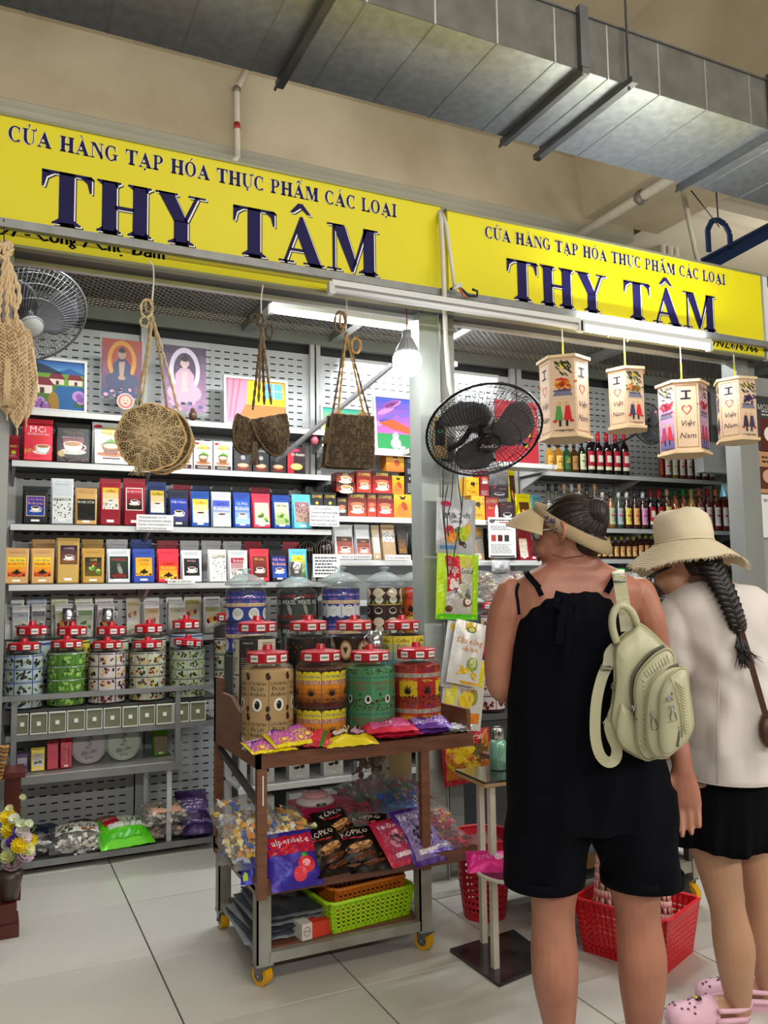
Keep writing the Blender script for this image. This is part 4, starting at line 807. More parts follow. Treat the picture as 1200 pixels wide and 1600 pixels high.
def village(A,w,h):
 A.grad(-w/2,h*.72,w/2,h,'5a9ac8','1c4a9c',0,5);A.poly([(-w/2,h*.72),(-w*.5,h*.95),(-w*.2,h*.86),(w*.1,h*.72)],'243848',1);A.poly([(w*.5,h*.72),(w*.2,h*.84),(-.1*w,h*.72)],'2c5c98',1)
 A.rect(-w/2,h*.5,w/2,h*.74,'6a9a30',0);A.rect(-w/2,0,w/2,h*.5,'1c5c94',0)
 A.poly([(-w/2,h*.5),(0,h*.5),(-w*.1,h*.3),(-w*.2,0),(-w/2,0)],'4a7028',1)
 for x,y,s in((-.28,.34,1.5),(-.02,.52,1),(.3,.52,1)):
  A.rect(w*(x-.12*s),h*y,w*(x+.12*s),h*(y+.11*s),'e0d0c0',2);A.poly([(w*(x-.15*s),h*(y+.1*s)),(w*(x+.15*s),h*(y+.1*s)),(w*(x+.07*s),h*(y+.2*s)),(w*(x-.1*s),h*(y+.2*s))],'7a2430',3);A.rect(w*(x-.02*s),h*y,w*(x+.03*s),h*(y+.07*s),'4a2820',3)
 for x,y,r in((-.36,.12,.12),(-.22,.1,.1),(-.3,.2,.08),(.36,.32,.12),(.4,.24,.08)):A.ell(w*x,h*y,w*r,h*r*.9,'b888c8',4,10);A.ell(w*x,h*y,w*r*.5,h*r*.5,'8a58a0',5,8)
 A.ell(-w*.08,h*.16,w*.1,h*.22,'9a7428',4);A.rect(w*.28,h*.12,w*.48,h*.2,'2c6034',3)
def curtain(A,w,h):
 A.rect(-w/2,0,w/2,h,'e8c818',0);A.rect(-w/2,0,w/2,h*.45,'b87838',1);A.poly([(-w/2,h),(-w*.12,h),(-w*.14,h*.5),(-w*.3,h*.1),(-w*.5,0)],'e890a8',2);A.rect(w*.0,h*.8,w*.5,h,'e8b020',1)
 for i in range(3):A.poly([(-w*(.45-.1*i),h),(-w*(.42-.1*i),h),(-w*(.46-.06*i),h*.15),(-w*(.48-.06*i),h*.15)],'c87088',3)
 A.rect(w*.15,h*.6,w*.42,h*.92,'60b0d0',2);A.rect(w*.27,h*.6,w*.29,h*.92,'d8e8f0',3);A.rect(w*.15,h*.75,w*.42,h*.77,'d8e8f0',3)
def tree(A,w,h):
 A.grad(-w/2,h*.3,w/2,h,'b8c048','38a890',0,5);A.rect(-w/2,0,w/2,h*.35,'d8c020',1);A.poly([(w*.2,0),(w*.24,0),(w*.23,h*.6),(w*.2,h*.6)],'1c2418',3)
 for i in range(9):A.poly([(w*.2,h*.5),(w*.23,h*.5),(w*.22+w*.28*math.cos(i*.38),h*.55+h*.35*math.sin(i*.38))],'1c2c1c',3)
 A.poly([(-w/2,h*.4),(-w*.1,h*.36),(w/2,h*.46),(w/2,h*.3),(-w/2,h*.3)],'6a8020',2)
def catpic(A,w,h):
 A.grad(-w/2,h*.3,w/2,h,'c060b0','4858c8',0,6);
 for i in range(6):A.ell(A.rnd.uniform(-.4,.3)*w,h*A.rnd.uniform(.5,.92),w*.2,h*.05,A.rnd.choice(('a050b8','d088c8','7860c8')),1,10,.4)
 A.poly([(-w*.4,h*.5),(-w*.1,h*.58),(w*.45,h*.38),(w*.45,h*.3),(-.1*w,h*.4)],'d85828',2);A.rect(-w/2,0,w/2,h*.32,'1c8848',2)
 A.ell(-w*.05,h*.15,w*.11,h*.1,'b8c8d8',3);A.ell(-w*.05,h*.28,w*.07,h*.06,'c8d8e0',4);A.poly([(-w*.1,h*.31),(-w*.07,h*.37),(-w*.05,h*.32),(-.02*w,h*.37),(0,h*.31)],'b8c8d8',4);A.ell(w*.08,h*.08,w*.08,h*.03,'a8b8c8',3)
def monk(c1,c2,robe,skin,halo):
 def f(A,w,h):
  A.grad(-w/2,0,w/2,h,c1,c2,0,8);A.ell(0,h*.62,w*.36,h*.36,halo,1,24);A.ell(0,h*.62,w*.26,h*.28,c2,2,24)
  A.ell(0,h*.28,w*.4,h*.16,robe,3,18);A.poly([(-w*.2,h*.3),(-w*.22,h*.56),(-w*.1,h*.66),(w*.1,h*.66),(w*.22,h*.56),(w*.2,h*.3)],robe,4);A.poly([(-w*.05,h*.34),(-w*.08,h*.6),(w*.08,h*.62),(w*.04,h*.34)],skin,5)
  A.ell(0,h*.74,w*.09,h*.085,skin,5,16);A.ell(0,h*.8,w*.09,h*.04,'201818',6,12);A.ell(0,h*.835,w*.04,h*.03,'201818',6,10);A.ell(0,h*.33,w*.1,h*.04,skin,6,10)
  for s in(-1,1):A.ell(s*w*.035,h*.745,w*.015,h*.005,'302018',7,6);A.ell(s*w*.095,h*.73,w*.012,h*.03,skin,5,6)
  A.rect(-w*.02,h*.7,w*.02,h*.705,'a04040',7)
  for i in range(12):A.ell(A.rnd.uniform(-.45,.45)*w,h*A.rnd.uniform(.03,.14),w*.06,h*.03,A.rnd.choice((robe,'e8b0c8','406090')),5,8)
 return f
zt=2.297
picture('framed village painting with red roofs and blue river on top shelf',44,137,557,634,village,z=zt)
picture('plastic-sleeved poster of seated monk with golden halo',158,222,534,618,monk('2a3c78','b04830','283868','b89888','d89828'),Y=4.70,frame='5a2020',fw_=0,film=True,cat='poster',name='poster')
picture('plastic-sleeved pink poster of seated buddha beside round bag strap',254,322,545,640,monk('b080b0','4a3858','d8b0c8','e8c8c8','e8dcf0'),Y=4.69,frame='702040',fw_=0,film=True,cat='poster',name='poster')
picture('framed painting of pink curtain and yellow room',350,450,584,652,curtain,z=zt)
picture('framed painting of bare tree on green sky, half hidden by bag',502,570,604,664,tree,z=2.2)
picture('framed painting of white cat under purple sunset sky',586,657,612,694,catpic,z=2.2)
t=Thing('round_tag','round white sticker card with smiling face on poster sleeve','card',PY(196,627,4.66));q=MB().cyl((0,0,-.002),(0,.002,0),.045,20,'e8dcd8');A_=Art();A_.ell(0,0,.04,.04,'d87068',0,18);A_.ell(.0,0,.028,.03,'e0b8a8',1);A_.ell(-.01,.005,.003,.003,'302020',2,6);A_.ell(.01,.005,.003,.003,'302020',2,6);A_.ell(0,-.012,.01,.003,'a03030',2,8)
q=MB().prism([(.045*math.cos(k*PI/9),.045*math.sin(k*PI/9))for k in range(18)],0,.003,'e8dcd8');A_.put(q,flat_xz(0,0,0));q.build('disc',PRINT,t)
for k,(px_,py_)in enumerate(((303,622),(493,660))):
 t=Thing('souvenir',['small brown carved head leaning on pink poster','tiny pink souvenir at end of top shelf'][k],'ornament',(PY(px_,py_,4.66).x,4.68,2.297 if not k else 2.2));c=('5a3828','b05868')[k]
 MB().ball((0,0,.03),.024,10,7,c,sz=1.25).ball((0,.004,.062),.014,8,5,c).build('figure',PLASTIC,t)
# ================================================================== JARS, COUNTER, RACK, CART
JGLASS=clear('jar_glass','fbfdfc',.99,.03,fk=.35)
FILM=clear('clear_plastic_film','ffffff',.93,.14,.5,45,fk=.45)
def wrapart(cols,rows,R,H,fn,span=2.5,z0=.02,seed=1):
 """packets printed round a jar: returns art in (angle*R, z)"""
 a=Art();a.rnd=random.Random(seed);W=span*R;cw=W/cols;ch=(H)/rows
 for j in range(rows):
  for i in range(cols):fn(a,-W/2+i*cw,z0+j*ch,cw*.97,ch*.97,i,j)
 return a
def jar(label,x,y,z,R,H,art,fill='2a2420',lid='ae0e20',glass_lid=False,group=None,mug=False,tilt=0,rz=0,steel=False):
 t=Thing('storage_jar',label,'jar',(x,y,z),-math.atan2(x,y)*.9,group)
 nz=H*.83
 MB().lathe([(R*.93,0),(R,.012),(R,nz*.91),(R*.96,nz*.955),(R*.84,nz*.985),(R*.74,nz*1.0),(R*.74,nz*1.04)],28).build('glass_body',JGLASS,t)
 c=MB().lathe([(R*.93,.008),(R*.955,.02),(R*.955,nz*.9),(R*.6,nz*.94),(.001,nz*.94)],24,col=fill).build('contents',PRINT,t)
 q=MB();art.put(q,lambda u,v,l:((R*.962+l*LAY)*math.sin(u/R),-(R*.962+l*LAY)*math.cos(u/R),v),R*.2);q.build('packets',GLOSS,t)
 if glass_lid:
  MB().lathe([(R*1.0,nz*1.02),(R*1.03,nz*1.05),(R*.9,nz*1.09),(R*.45,nz*1.17),(R*.16,nz*1.19),(R*.14,nz*1.22),(R*.3,nz*1.24),(R*.3,nz*1.26),(.001,nz*1.27)],28).build('glass_lid',clear('lid_glass','e8f0ee',.84,.03),t,label='clear domed glass lid with knob')
  return t
 zl=nz*1.0;h=H-zl;q=MB()
 q.lathe([(R*.76,0),(R*.8,.004),(R*.8,h*.56),(R*.74,h*.62),(R*.3,h*.70),(R*.2,h*.73),(R*.17,h),(.001,h)],10 if not tilt else 24,col=lid,smooth=False)
 L=q.build('lid',mat('jar_lid_'+lid,lid,.3,coat=.2),t,(0,0,zl));L.rotation_euler=(0,tilt,.15)
 for k in(-2,0,1.6):
  q=MB();an=k*.42;w=R*.17;r=R*.815
  q.add([(r*math.sin(an+s*w/r),-r*math.cos(an+s*w/r),vz)for vz in(h*.1,h*.46)for s in(-1,1)],[(0,1,3,2)],'e8e6e0')
  q.add([((r+.0005)*math.sin(an+s*w*.8/r),-(r+.0005)*math.cos(an+s*w*.8/r),vz)for vz in(h*.22,h*.34)for s in(-1,1)],[(0,1,3,2)],'8a8a88')
  q.build('price_sticker',PRINT,L)
 return t
def C(**k):
 def f(a,x,y,w,h,i,j):cell(a,x,y,w,h,**k)
 return f
def kraft_cell(a,x,y,w,h,i,j):
 a.rect(x,y,x+w,y+h,'b8986a',0,2);a.rect(x,y,x+w*.05,y+h,'9a7a4c',1);a.ell(x+w,y+h*.9,w*.1,h*.08,'3a1a14',2,8);a.ell(x,y+h*.85,w*.12,h*.07,'3a1a14',2,8)
 for s,v,k in(('Cà Phê Việt Nam',.70,.09),('Đà Lạt',.57,.10),('Arabica',.43,.11)):a.text(s,x+w/2,y+h*v,h*k,'3a2c18',3,maxw=w*.86)
 a.ell(x+w*.5,y+h*.16,w*.24,h*.17,'f0ece4',3,16);a.ell(x+w*.5,y+h*.15,w*.13,h*.11,'1a100c',4,14);a.ell(x+w*.46,y+h*.2,w*.03,h*.02,'c8a080',5,6);a.ell(x+w,y+h*.05,w*.1,h*.08,'3a1a14',2,8)
def yellow_cell(a,x,y,w,h,i,j):
 a.grad(x,y,x+w,y+h*.62,'5a1a10','e8901c',0,5,2);a.rect(x,y+h*.6,x+w,y+h*.92,'ecd81c',1,2);a.rect(x,y+h*.88,x+w,y+h,'2a1a10',1,2)
 for k in range(3):a.ell(x+w*(.2+.3*k),y+h*.9,w*.16,h*.05,'ecd81c',2,10)
 a.text('Cà Phê Việt Nam',x+w/2,y+h*.82,h*.085,'2a4a9c',3,maxw=w*.9);a.rect(x,y+h*.6,x+w,y+h*.72,'d8b898',2,2);a.text('ROBUSTA',x+w/2,y+h*.66,h*.135,'b01c1c',4,maxw=w*.94)
 a.beans(x,y+h*.3,x+w,y+h*.95,22,BR,3,w*.02)
 for k in range(7):a.poly([(x+w*.42,y+h*.3),(x+w*.58,y+h*.3),(x+w*(.5+.36*math.cos(k*PI/6)),y+h*(.3+.24*math.sin(k*PI/6)))],'1c0c06',4)
 a.beans(x,y,x+w,y+h*.2,36,BR,3,w*.045)
def green_cell(a,x,y,w,h,i,j):
 a.rect(x,y,x+w,y+h,'4a8a5c' if i%2 else '58a070',0,2);a.beans(x,y+h*.86,x+w,y+h,22,BR,3,w*.04);a.text('Cà Phê Việt Nam',x+w/2,y+h*.76,h*.06,'1c4a8c',3,maxw=w*.9)
 a.text('ROBUSTA',x+w/2,y+h*.6,h*.12,'a83828',3,maxw=w*.85);a.text('CACAO',x+w/2,y+h*.45,h*.11,'a83828',3,maxw=w*.6);a.ell(x+w*.45,y+h*.28,w*.07,h*.06,'2a5a34',3,8)
 a.beans(x,y,x+w,y+h*.16,26,BR,3,w*.045);a.ell(x+w*.86,y+h*.14,w*.16,h*.12,'eef0ea',4);a.ell(x+w*.86,y+h*.15,w*.08,h*.075,'140e0c',5)
def capu_cell(a,x,y,w,h,i,j):
 c=('b8241c','c84818')[i%2];a.rect(x,y,x+w,y+h,c,0,2)
 if i%2:a.rect(x,y+h*.1,x+w,y+h*.55,'e8c020',1,2)
 a.text('COFFEE',x+w/2,y+h*.87,h*.11,'1c2c6c',4,maxw=w*.8);a.rect(x,y+h*.66,x+w,y+h*.78,'d8c8b0',2,2);a.text('CAPUCHINO',x+w/2,y+h*.72,h*.12,'1c2c6c',4,maxw=w*.96);a.text('Việt Nam',x+w/2,y+h*.58,h*.08,'f0e040',4,maxw=w*.6)
 for k in range(7):a.poly([(x+w*.4,y+h*.18),(x+w*.6,y+h*.18),(x+w*(.5+.34*math.cos(k*PI/6)),y+h*(.2+.28*math.sin(k*PI/6)))],'1c0a06',3)
 a.beans(x,y+h*.3,x+w,y+h*.5,8,BR,3,w*.03);a.beans(x,y,x+w,y+h*.14,36,BR,4,w*.045);a.beans(x,y+h*.93,x+w,y+h,20,BR,3,w*.04)
def bluerob(a,x,y,w,h,i,j):
 a.rect(x,y,x+w,y+h,'283c90',0,2);a.beans(x,y+h*.88,x+w,y+h,24,BR,3,w*.045)
 a.text('Coffee Việt Nam',x+w/2,y+h*.8,h*.08,'e0a0b8',3,maxw=w*.92);a.text('Sữa Ngọc',x+w/2,y+h*.66,h*.08,'d080a0',3,maxw=w*.6);a.rect(x,y+h*.48,x+w,y+h*.6,'d8c8a8',2,2);a.text('Robusta',x+w/2,y+h*.54,h*.12,'c87820',3,maxw=w*.92)
 a.ell(x+w*.5,y+h*.24,w*.36,h*.2,'e4e0d8',3,16);a.ell(x+w*.5,y+h*.28,w*.28,h*.12,'c8c4b8',4,14)
def whiterob(a,x,y,w,h,i,j):
 bluerob(a,x,y,w,h,i,j);a.poly([(x,y),(x+w,y),(x+w,y+h*.5),(x+w*.7,y+h*.1),(x+w*.3,y+h*.1),(x,y+h*.5)],'d0d0d4',5);a.cup(x+w*.5,y+h*.36,w*.12,6)
def weasel(a,x,y,w,h,i,j):cell(a,x,y,w,h,bg='1a2420',bg2='34443c',title='COFFEE',tc='b83030',sub='WEASEL',sc_='c8c8b8',mot='weasel')
def moon(a,x,y,w,h,i,j):
 a.rect(x,y,x+w,y+h,'3a2018',0,2);a.ell(x+w*.55,y+h*.84,w*.4,h*.16,'d8c8a8',1,14);a.text('MOON',x+w*.4,y+h*.82,h*.12,'e0a0a8',4,maxw=w*.6);a.ell(x+w*.6,y+h*.58,w*.3,h*.13,'e0d8c8',2,14);a.ell(x+w*.6,y+h*.62,w*.22,h*.07,'b8a890',3)
 a.rect(x,y+h*.4,x+w,y+h*.44,'c0a040',2,2);a.ell(x+w*.55,y+h*.2,w*.3,h*.12,'c8b8a8',2,14);a.ell(x+w*.55,y+h*.22,w*.24,h*.08,'1c0c08',3,14);a.ell(x+w*.15,y+h*.5,w*.1,h*.07,'6a8a30',3)
def multi(a,x,y,w,h,i,j):
 k=(i+j)%2;cell(a,x,y,w,h,bg=('d83020','f0c020')[k],bg2=('e87020','e86018')[k],title='COFFEE',tc='f0e0d0',sub='Mocha',sc_='1c2050',mot='splash')
def infoc(a,x,y,w,h,i,j):
 k=i%2;a.rect(x,y,x+w,y+h,('d0c8b8','221c1a')[k],0,2);a.text('ARABICA',x+w/2,y+h*.9,h*.06,('302820','d0c8b8')[k],2,maxw=w*.8);a.lines(x+w*.1,y+h*.1,x+w*.9,y+h*.5,6,('605040','908878')[k],2);a.ell(x+w*.5,y+h*.7,w*.14,h*.07,'5a3420',2)
def heartc(a,x,y,w,h,i,j):
 a.rect(x,y,x+w,y+h,'2c1a12',0,2);a.ell(x+w*.5,y+h*.6,w*.36,h*.3,'a87848',1,18);a.ell(x+w*.5,y+h*.6,w*.28,h*.24,'e0c8a0',2,18);a.poly([(x+w*.5,y+h*.48),(x+w*.36,y+h*.66),(x+w*.43,y+h*.72),(x+w*.5,y+h*.67),(x+w*.57,y+h*.72),(x+w*.64,y+h*.66)],'5a2c18',3);a.rect(x,y+h*.05,x+w,y+h*.2,'b88840',1,2)
def beansc(a,x,y,w,h,i,j):
 a.rect(x,y,x+w,y+h,'1a1210',0,2);a.beans(x,y,x+w,y+h,60,BR,1,w*.05)
 if i>0:a.rect(x+w*.1,y+h*.3,x+w*.9,y+h*.86,'2c1c14',3,2);a.text('CAFFÈ',x+w*.5,y+h*.76,h*.08,'c8a030',4,maxw=w*.6);a.ell(x+w*.5,y+h*.5,w*.2,h*.12,'c8a870',4)
def tealab(bg,line,mot,cols=None):
 def f(a,x,y,w,h,i,j):
  a.rect(x,y,x+w,y+h,bg,0,2);a.rect(x,y+h*.86,x+w,y+h*.94,line,1,2);a.lines(x+w*.1,y+h*.84,x+w*.9,y+h*.96,1,'404858',2)
  r=a.rnd
  for k in range(10):a.ell(x+w*r.uniform(.12,.88),y+h*r.uniform(.12,.72),w*r.uniform(.08,.16),h*r.uniform(.07,.14),r.choice(mot),2+k%2,9,r.uniform(0,PI))
  if cols:a.rect(x,y,x+w*.03,y+h,cols,3)
 return f
TB=tealab('b8c4cc','3a64b8',('20241c','3c4828','16181a','c8d098','5a7038'),'3a64b8')
TG=tealab('5a8a34','dfe4d8',('7fb040','3a6a20','9ac858','2a4a1a','b0d070'))
TP=tealab('d8ccc8','4a2030',('6a1a3c','3a2020','d8a070','8a2c50','1c1818','d8c888'),'50304c')
TM=tealab('c8c8b0','303828',('26281e','c06828','2c3c1c','d8a828','7a2418','484a40'))
TS=tealab('b8c0a8','50583c',('22261a','4a5a2c','c8c840','303828','68783c'))
TY_=tealab('e0cc40','3c5a20',('f0d820','3c4a1c','d8d8a0','28301c','b8a020'))
t=Thing('display_counter','grey steel counter on left with rail and row of green drawers','counter',(.62,4.45,0),world=True)
zinc=mat('zinc_frame','8e9090',0.42,0.5,var=0.2,vscale=10)
x0,x1=.12,1.13
for x in(.135,.915):MB().box(x-.013,x+.013,4.44,4.465,.44 if x>.5 else .44,.815).build('post',zinc,t)
MB().box(.02,1.12,4.435,4.462,.815,.84).build('top_rail',zinc,t)
MB().box(.10,1.14,4.47,4.94,.755,.768).build('counter_top',dark_m,t)
MB().box(.10,1.14,4.447,4.468,.622,.65).build('drawer_rail',zinc,t)
MB().box(.10,1.14,4.6,4.94,.62,.64).build('drawer_base',dark_m,t)
MB().box(.13,.93,4.46,4.94,.425,.447).build('middle_shelf',white_m,t);MB().box(.13,.93,4.445,4.46,.415,.45).build('shelf_lip',zinc,t)
for x,y in((.80,4.7),(.88,4.47)):MB().box(x-.012,x+.012,y,y+.02,.05,.43).build('post',white_m,t)
MB().box(.05,1.12,4.44,4.93,.03,.052).build('base_board',dark_m,t);MB().box(.05,1.12,4.43,4.44,.028,.058).build('base_lip',zinc,t)
for x in(.2,.55,1.0):MB().box(x-.03,x+.03,4.5,4.56,0,.03).build('foot',black_m,t)
MB().box(.78,.83,4.93,4.945,.05,.75).build('rear_post',mat('blue_grey_post','36404c',.5),t)
dg=mat('drawer_green','6a6f55',0.45);de=mat('drawer_edge','d0d0c8',0.4)
bnd=[24,46,75,104,134,161,190,216,243,270,296,322]
for k,(a,b)in enumerate(zip(bnd,bnd[1:])):
 xa=PY(a,1120,4.45).x+.003;xb=PY(b,1120,4.45).x-.003;yy=4.45-(.012 if k in(1,2,6,8)else 0)
 d=MB().box(xa+.004,xb-.004,yy,yy+.14,.656,.748).build('drawer',dg,t)
 e=MB()
 for q in((xa,xb,.652,.657),(xa,xb,.747,.752),(xa,xa+.004,.657,.747),(xb-.004,xb,.657,.747)):e.box(q[0],q[1],yy-.004,yy+.14,q[2],q[3])
 e.build('drawer_edging',de,d);e.v=[]
 xm=(xa+xb)/2;MB().box(xm-.009,xm+.009,yy-.003,yy,.692,.711).build('paper_tag',mat('tag_white','e2e0dc',.6),d)
for o_ in kids(t.o):
 if o_.name.startswith('drawer')and not o_.name.startswith(('drawer_rail','drawer_base')):
  for g_ in kids(o_):g_.data.transform(Matrix.Translation(-t.o.location))
def jar_row(lst,Y,z,where,group,R=.095):
 for i,(px_,ytop,fn,cols,rows,desc,kw)in enumerate(lst):
  x=PY(px_,ytop,Y).x;top=PY(px_,ytop,Y).z;H=top-z
  jar('%s, %s'%(desc,where%(ORD[i])),x,Y,z,R,H,wrapart(cols,rows,R,H*.745,fn,2.8,.01,seed=i),group=group,**kw)
jar_row([(51,970,TB,3,2,'red-lidded jar of light tea packets',{}),(113,971,TY_,3,3,'red-lidded jar of yellow flower packets',{}),(174,971,TM,3,3,'red-lidded jar of white and dark packets',{}),(233,968,TM,3,3,'red-lidded jar of mixed fruit packets',{}),(291,961,TB,2,3,'red-lidded jar of blue landscape packets',{})],4.705,.769,'%s in back row on drawer counter','back row of jars on the drawer counter')
jar_row([(38,997,TB,3,4,'red-lidded jar of blue-white tea packets',{}),(105,993,TG,3,4,'red-lidded jar of green leaf packets',{}),(168,995,TP,3,4,'red-lidded jar of passion fruit packets',{}),(231,995,TM,4,4,'red-lidded jar of mixed herb packets',{}),(293,992,TS,4,5,'jar of olive herb packets with crooked red lid',{'tilt':.1})],4.535,.769,'%s in front row on drawer counter','front row of jars on the drawer counter')
a_=PY(343,952,4.78);jar('red-lidded jar of tea packets at far right end of drawer counter row',1.25,4.68,.80,.09,PY(343,950,4.72).z-.80,wrapart(3,3,.09,.25,TM))
for k,px_ in enumerate((106,168)):
 p=PY(px_,972,4.705);t=Thing('steel_mug','%s small steel mug with handle standing upside down on red jar lid'%['left','right'][k],'mug',(p.x,4.705,PY((113,174)[k],971,4.705).z))
 MB().lathe([(.03,0),(.031,.005),(.027,.07),(.001,.071)],18).build('cup_body',mat('polished_steel','b8b8ba',.2,.95),t);MB().tube([(.028,0,.015),(.048,0,.02),(.048,0,.05),(.027,0,.056)],.003,6).build('handle',mat('polished_steel'),t)
TBAG=[(10,42,933),(44,77,933),(82,110,930),(119,148,932),(150,180,931),(198,222,930),(224,251,930),(260,286,928),(288,316,928),(318,345,927)]
TC=['d0d4d4','a8b0c0','c8ccb8','d0d4c8','d8d0cc','b8b8a8','d8d8d8','d0d4d0','d0cfc0','d8d8d8']
row([(a,b,y,'slim white tea bag with picture label',TC[i],dict(bg=('8c9898','5a64a0','b8c878','78a040','7a4858','c0b068','303030','98a080','b0a040','504040')[i],bg2='e0e0dc',title='Trà Việt Nam',tc='2c3c2c',mot=('tea','tea','fruit','leaf','fruit','fruit','tea','tea','fruit','tea')[i],box=(.1,.35,.9,.85)))for i,(a,b,y)in enumerate(TBAG)],4,4.91,1.085,'in rear row above jars',group='tea bags in the rear row above the jars',d=.04,name='tea_bag')
row([(a,b,y,'small white tea bag with round food picture','c8cac8',dict(bg=('a8b4c0','4c5a60','c0c890','5a8a34','b08898','c8a050','b8b098','b0b070')[i],bg2='dcdcd8',title='Trà',tc='2c5c2c',mot=('tea','tea','fruit','leaf','fruit','fruit','tea','fruit')[i],box=(.08,.2,.92,.8)))for i,(a,b,y)in enumerate([(22,51,946),(52,76,944),(88,117,943),(121,150,943),(154,182,942),(226,252,940),(264,292,939),(319,346,938)])],4,4.85,1.085,'in front row above jars',group='tea bags in the front row above the jars',d=.035,name='tea_bag')
def cpk(x0,x1,yt,z,Y):a=PY(x0,1180,Y);b=PY(x1,1180,Y);return(a.x+b.x)/2,b.x-a.x,PY((x0+x1)/2,yt,Y).z-z
for k,(x0,x1,yt,c,spec_,ds)in enumerate(((24,45,1176,'5a3a6a',dict(bg='d8d4e0',bg2='4a2860',title='',mot='none'),'small purple and white packet at left end under drawers'),(47,71,1168,'d8c040',dict(bg='c8bca8',bg2='e0e0dc',title='Trà',tc='403020',mot='tea'),'small yellow and white packet beside purple one under drawers'),(72,92,1157,'a01830',None,'red glittery packet under drawers, left one'),(93,113,1152,'a81a34',dict(bg='c02840',title='',mot='dots',box=(.05,.05,.95,.75)),'red glittery packet under drawers, right one'))):
 x,w_,h=cpk(x0,x1,yt,.451,4.6);pouch(ds,x,4.6,.451,w_-.004,h,.06,c,lab(w_,h,**spec_)if spec_ else None,name='tea_packet')
for k,(cx_,cy_,r)in enumerate(((139,1170,.094),(193,1167,.098))):
 p=PY(cx_,cy_,4.62);r=.088;t=Thing('rice_paper_pack','%s round rice paper pack standing under drawers in clear sleeve'%['left pinkish','right pale green'][k],'packet',(p.x,4.62,.451),0);t.o.rotation_euler=(-.15,0,0)
 MB().cyl((0,-.012,r+.004),(0,.012,r+.004),r,36,('a0989c','a4ac9c')[k],smooth=False).build('disc',mat('rice_disc%d'%k,('c0b8bc','c0ccb8')[k],.4),t)
 A_=Art();A_.p+=[(pp,hx('606468'),0)for pp in ring(0,0,r*.93,r*.93,r*.91,r*.91,0,360,30)]
 A_.text('Việt',.002,r*.42,r*.26,'1c1c20',1,rot=1.2,maxw=r*.5);A_.text('Trà',0,0,r*.26,'1c1c20',1,rot=1.3,maxw=r*.4);A_.text('đặc sản',0,-r*.35,r*.2,'1c1c20',1,rot=.2);A_.text('250G',0,-r*.68,r*.16,'303034',1)
 mb=MB();A_.put(mb,lambda u,v,l:(u,-.0125-(l+1)*.0006,r+.004+v));mb.build('print',PRINT,t)
 MB().grid(lambda u,v:((u-.5)*r*2.2,-.016-.004*math.sin(u*11)*math.sin(v*9),v*r*2.15),10,10).build('clear_sleeve',FILM,t)
x,w_,h=cpk(238,261,1128,.451,4.7);pouch('bright green bag standing at right end of shelf under drawers',x,4.7,.451,w_,h,.08,'6aa020',lab(w_,h,bg='8a7a60',title='',mot='none',box=(.1,.1,.9,.6)),name='snack_bag')
def pillow(label,c,w,h,th,body,art=None,rz=0,lean=0,roll=0,group=None,name='candy_bag',m=None,fill=None,seed=1,cat='bag'):
 """flat-lying pillow bag; local x = width, y = height (away), z = up"""
 t=Thing(name,label,cat,c,rz,group);t.o.rotation_euler=(lean,roll,rz)
 r=random.Random(seed);ph=[r.uniform(0,6)for _ in range(6)]
 def wr(u,v):return .0035*math.sin(u*13+ph[0]+3*v)*math.cos(v*9+ph[1])+.002*math.sin(u*29+v*23+ph[2])
 def prof(u,v):
  a=max(0,1-abs(2*u-1)**3.2);b=max(0,1-abs((2*v-1)/.9)**2.6)if abs(2*v-1)<.9 else 0
  return a*b
 def S(u,v,s):
  p=prof(u,v)**.6;k=1-.05*p
  return((u-.5)*w*k,(v-.5)*h*(1-.02*p),th/2+s*(th/2*p)+wr(u,v)*(.35+p)*min(1,p*3+.2)+(.002*math.sin(u*60)if p==0 else 0))
 q=MB();n=14
 q.grid(lambda u,v:S(u,v,1),n,n,body);b=len(q.v);q.grid(lambda u,v:S(1-u,v,-1),n,n,body)
 q.build('film_body' if fill else 'bag_body',m or(FILM if fill else FOIL),t)
 if art:
  q=MB();sb=min(w,h)/12
  art.put(q,lambda u,v,l:(lambda P_:(P_[0],P_[1],P_[2]+.0012+l*.0006))(S(max(0,min(1,u/w+.5)),max(0,min(1,v/h)),1)),sb);q.build('print',GLOSS,t)
 if fill:
  q=MB();cols,cnt,sz=fill;sz*=1.35
  for i in range(cnt):
   u=r.uniform(.12,.88);v=r.uniform(.14,.86);p=prof(u,v)**.6;x=(u-.5)*w;y=(v-.5)*h;z=th/2+r.uniform(-.42,.42)*th*p*.9;a=r.uniform(0,PI);co=r.choice(cols)
   dx,dy=math.cos(a)*sz,math.sin(a)*sz;nx,ny=-math.sin(a)*sz*.5,math.cos(a)*sz*.5;dz=r.uniform(-.3,.3)*sz
   q.add([(x-dx,y-dy,z-dz),(x+nx,y+ny,z+sz*.3),(x-nx,y-ny,z+sz*.3),(x+nx,y+ny,z-sz*.3),(x-nx,y-ny,z-sz*.3),(x+dx,y+dy,z+dz)],[(0,2,1),(0,1,3),(0,3,4),(0,4,2),(5,1,2),(5,3,1),(5,4,3),(5,2,4)],co)
   if i%2:continue
   for s in(-1,1):q.add([(x+s*dx*.8,y+s*dy*.8,z),(x+s*dx*1.5+nx*.7,y+s*dy*1.5+ny*.7,z+.002),(x+s*dx*1.5-nx*.7,y+s*dy*1.5-ny*.7,z-.002)],[(0,1,2)],co)
  o=q.build('candies',GLOSS,t);o['kind']='stuff'
 return t
def at(px,py,z,k=.5):p=PZ(px,py,z);return(p.x,p.y,z)
CL=('dcd8d0','f0ece4','c0b8ac','e8e0d0')
pillow('clear bag of pale snacks with green tag, leftmost on counter base',(.22,4.56,.053),.2,.24,.10,'ffffff',fill=(CL,60,.016),rz=.1,seed=4)
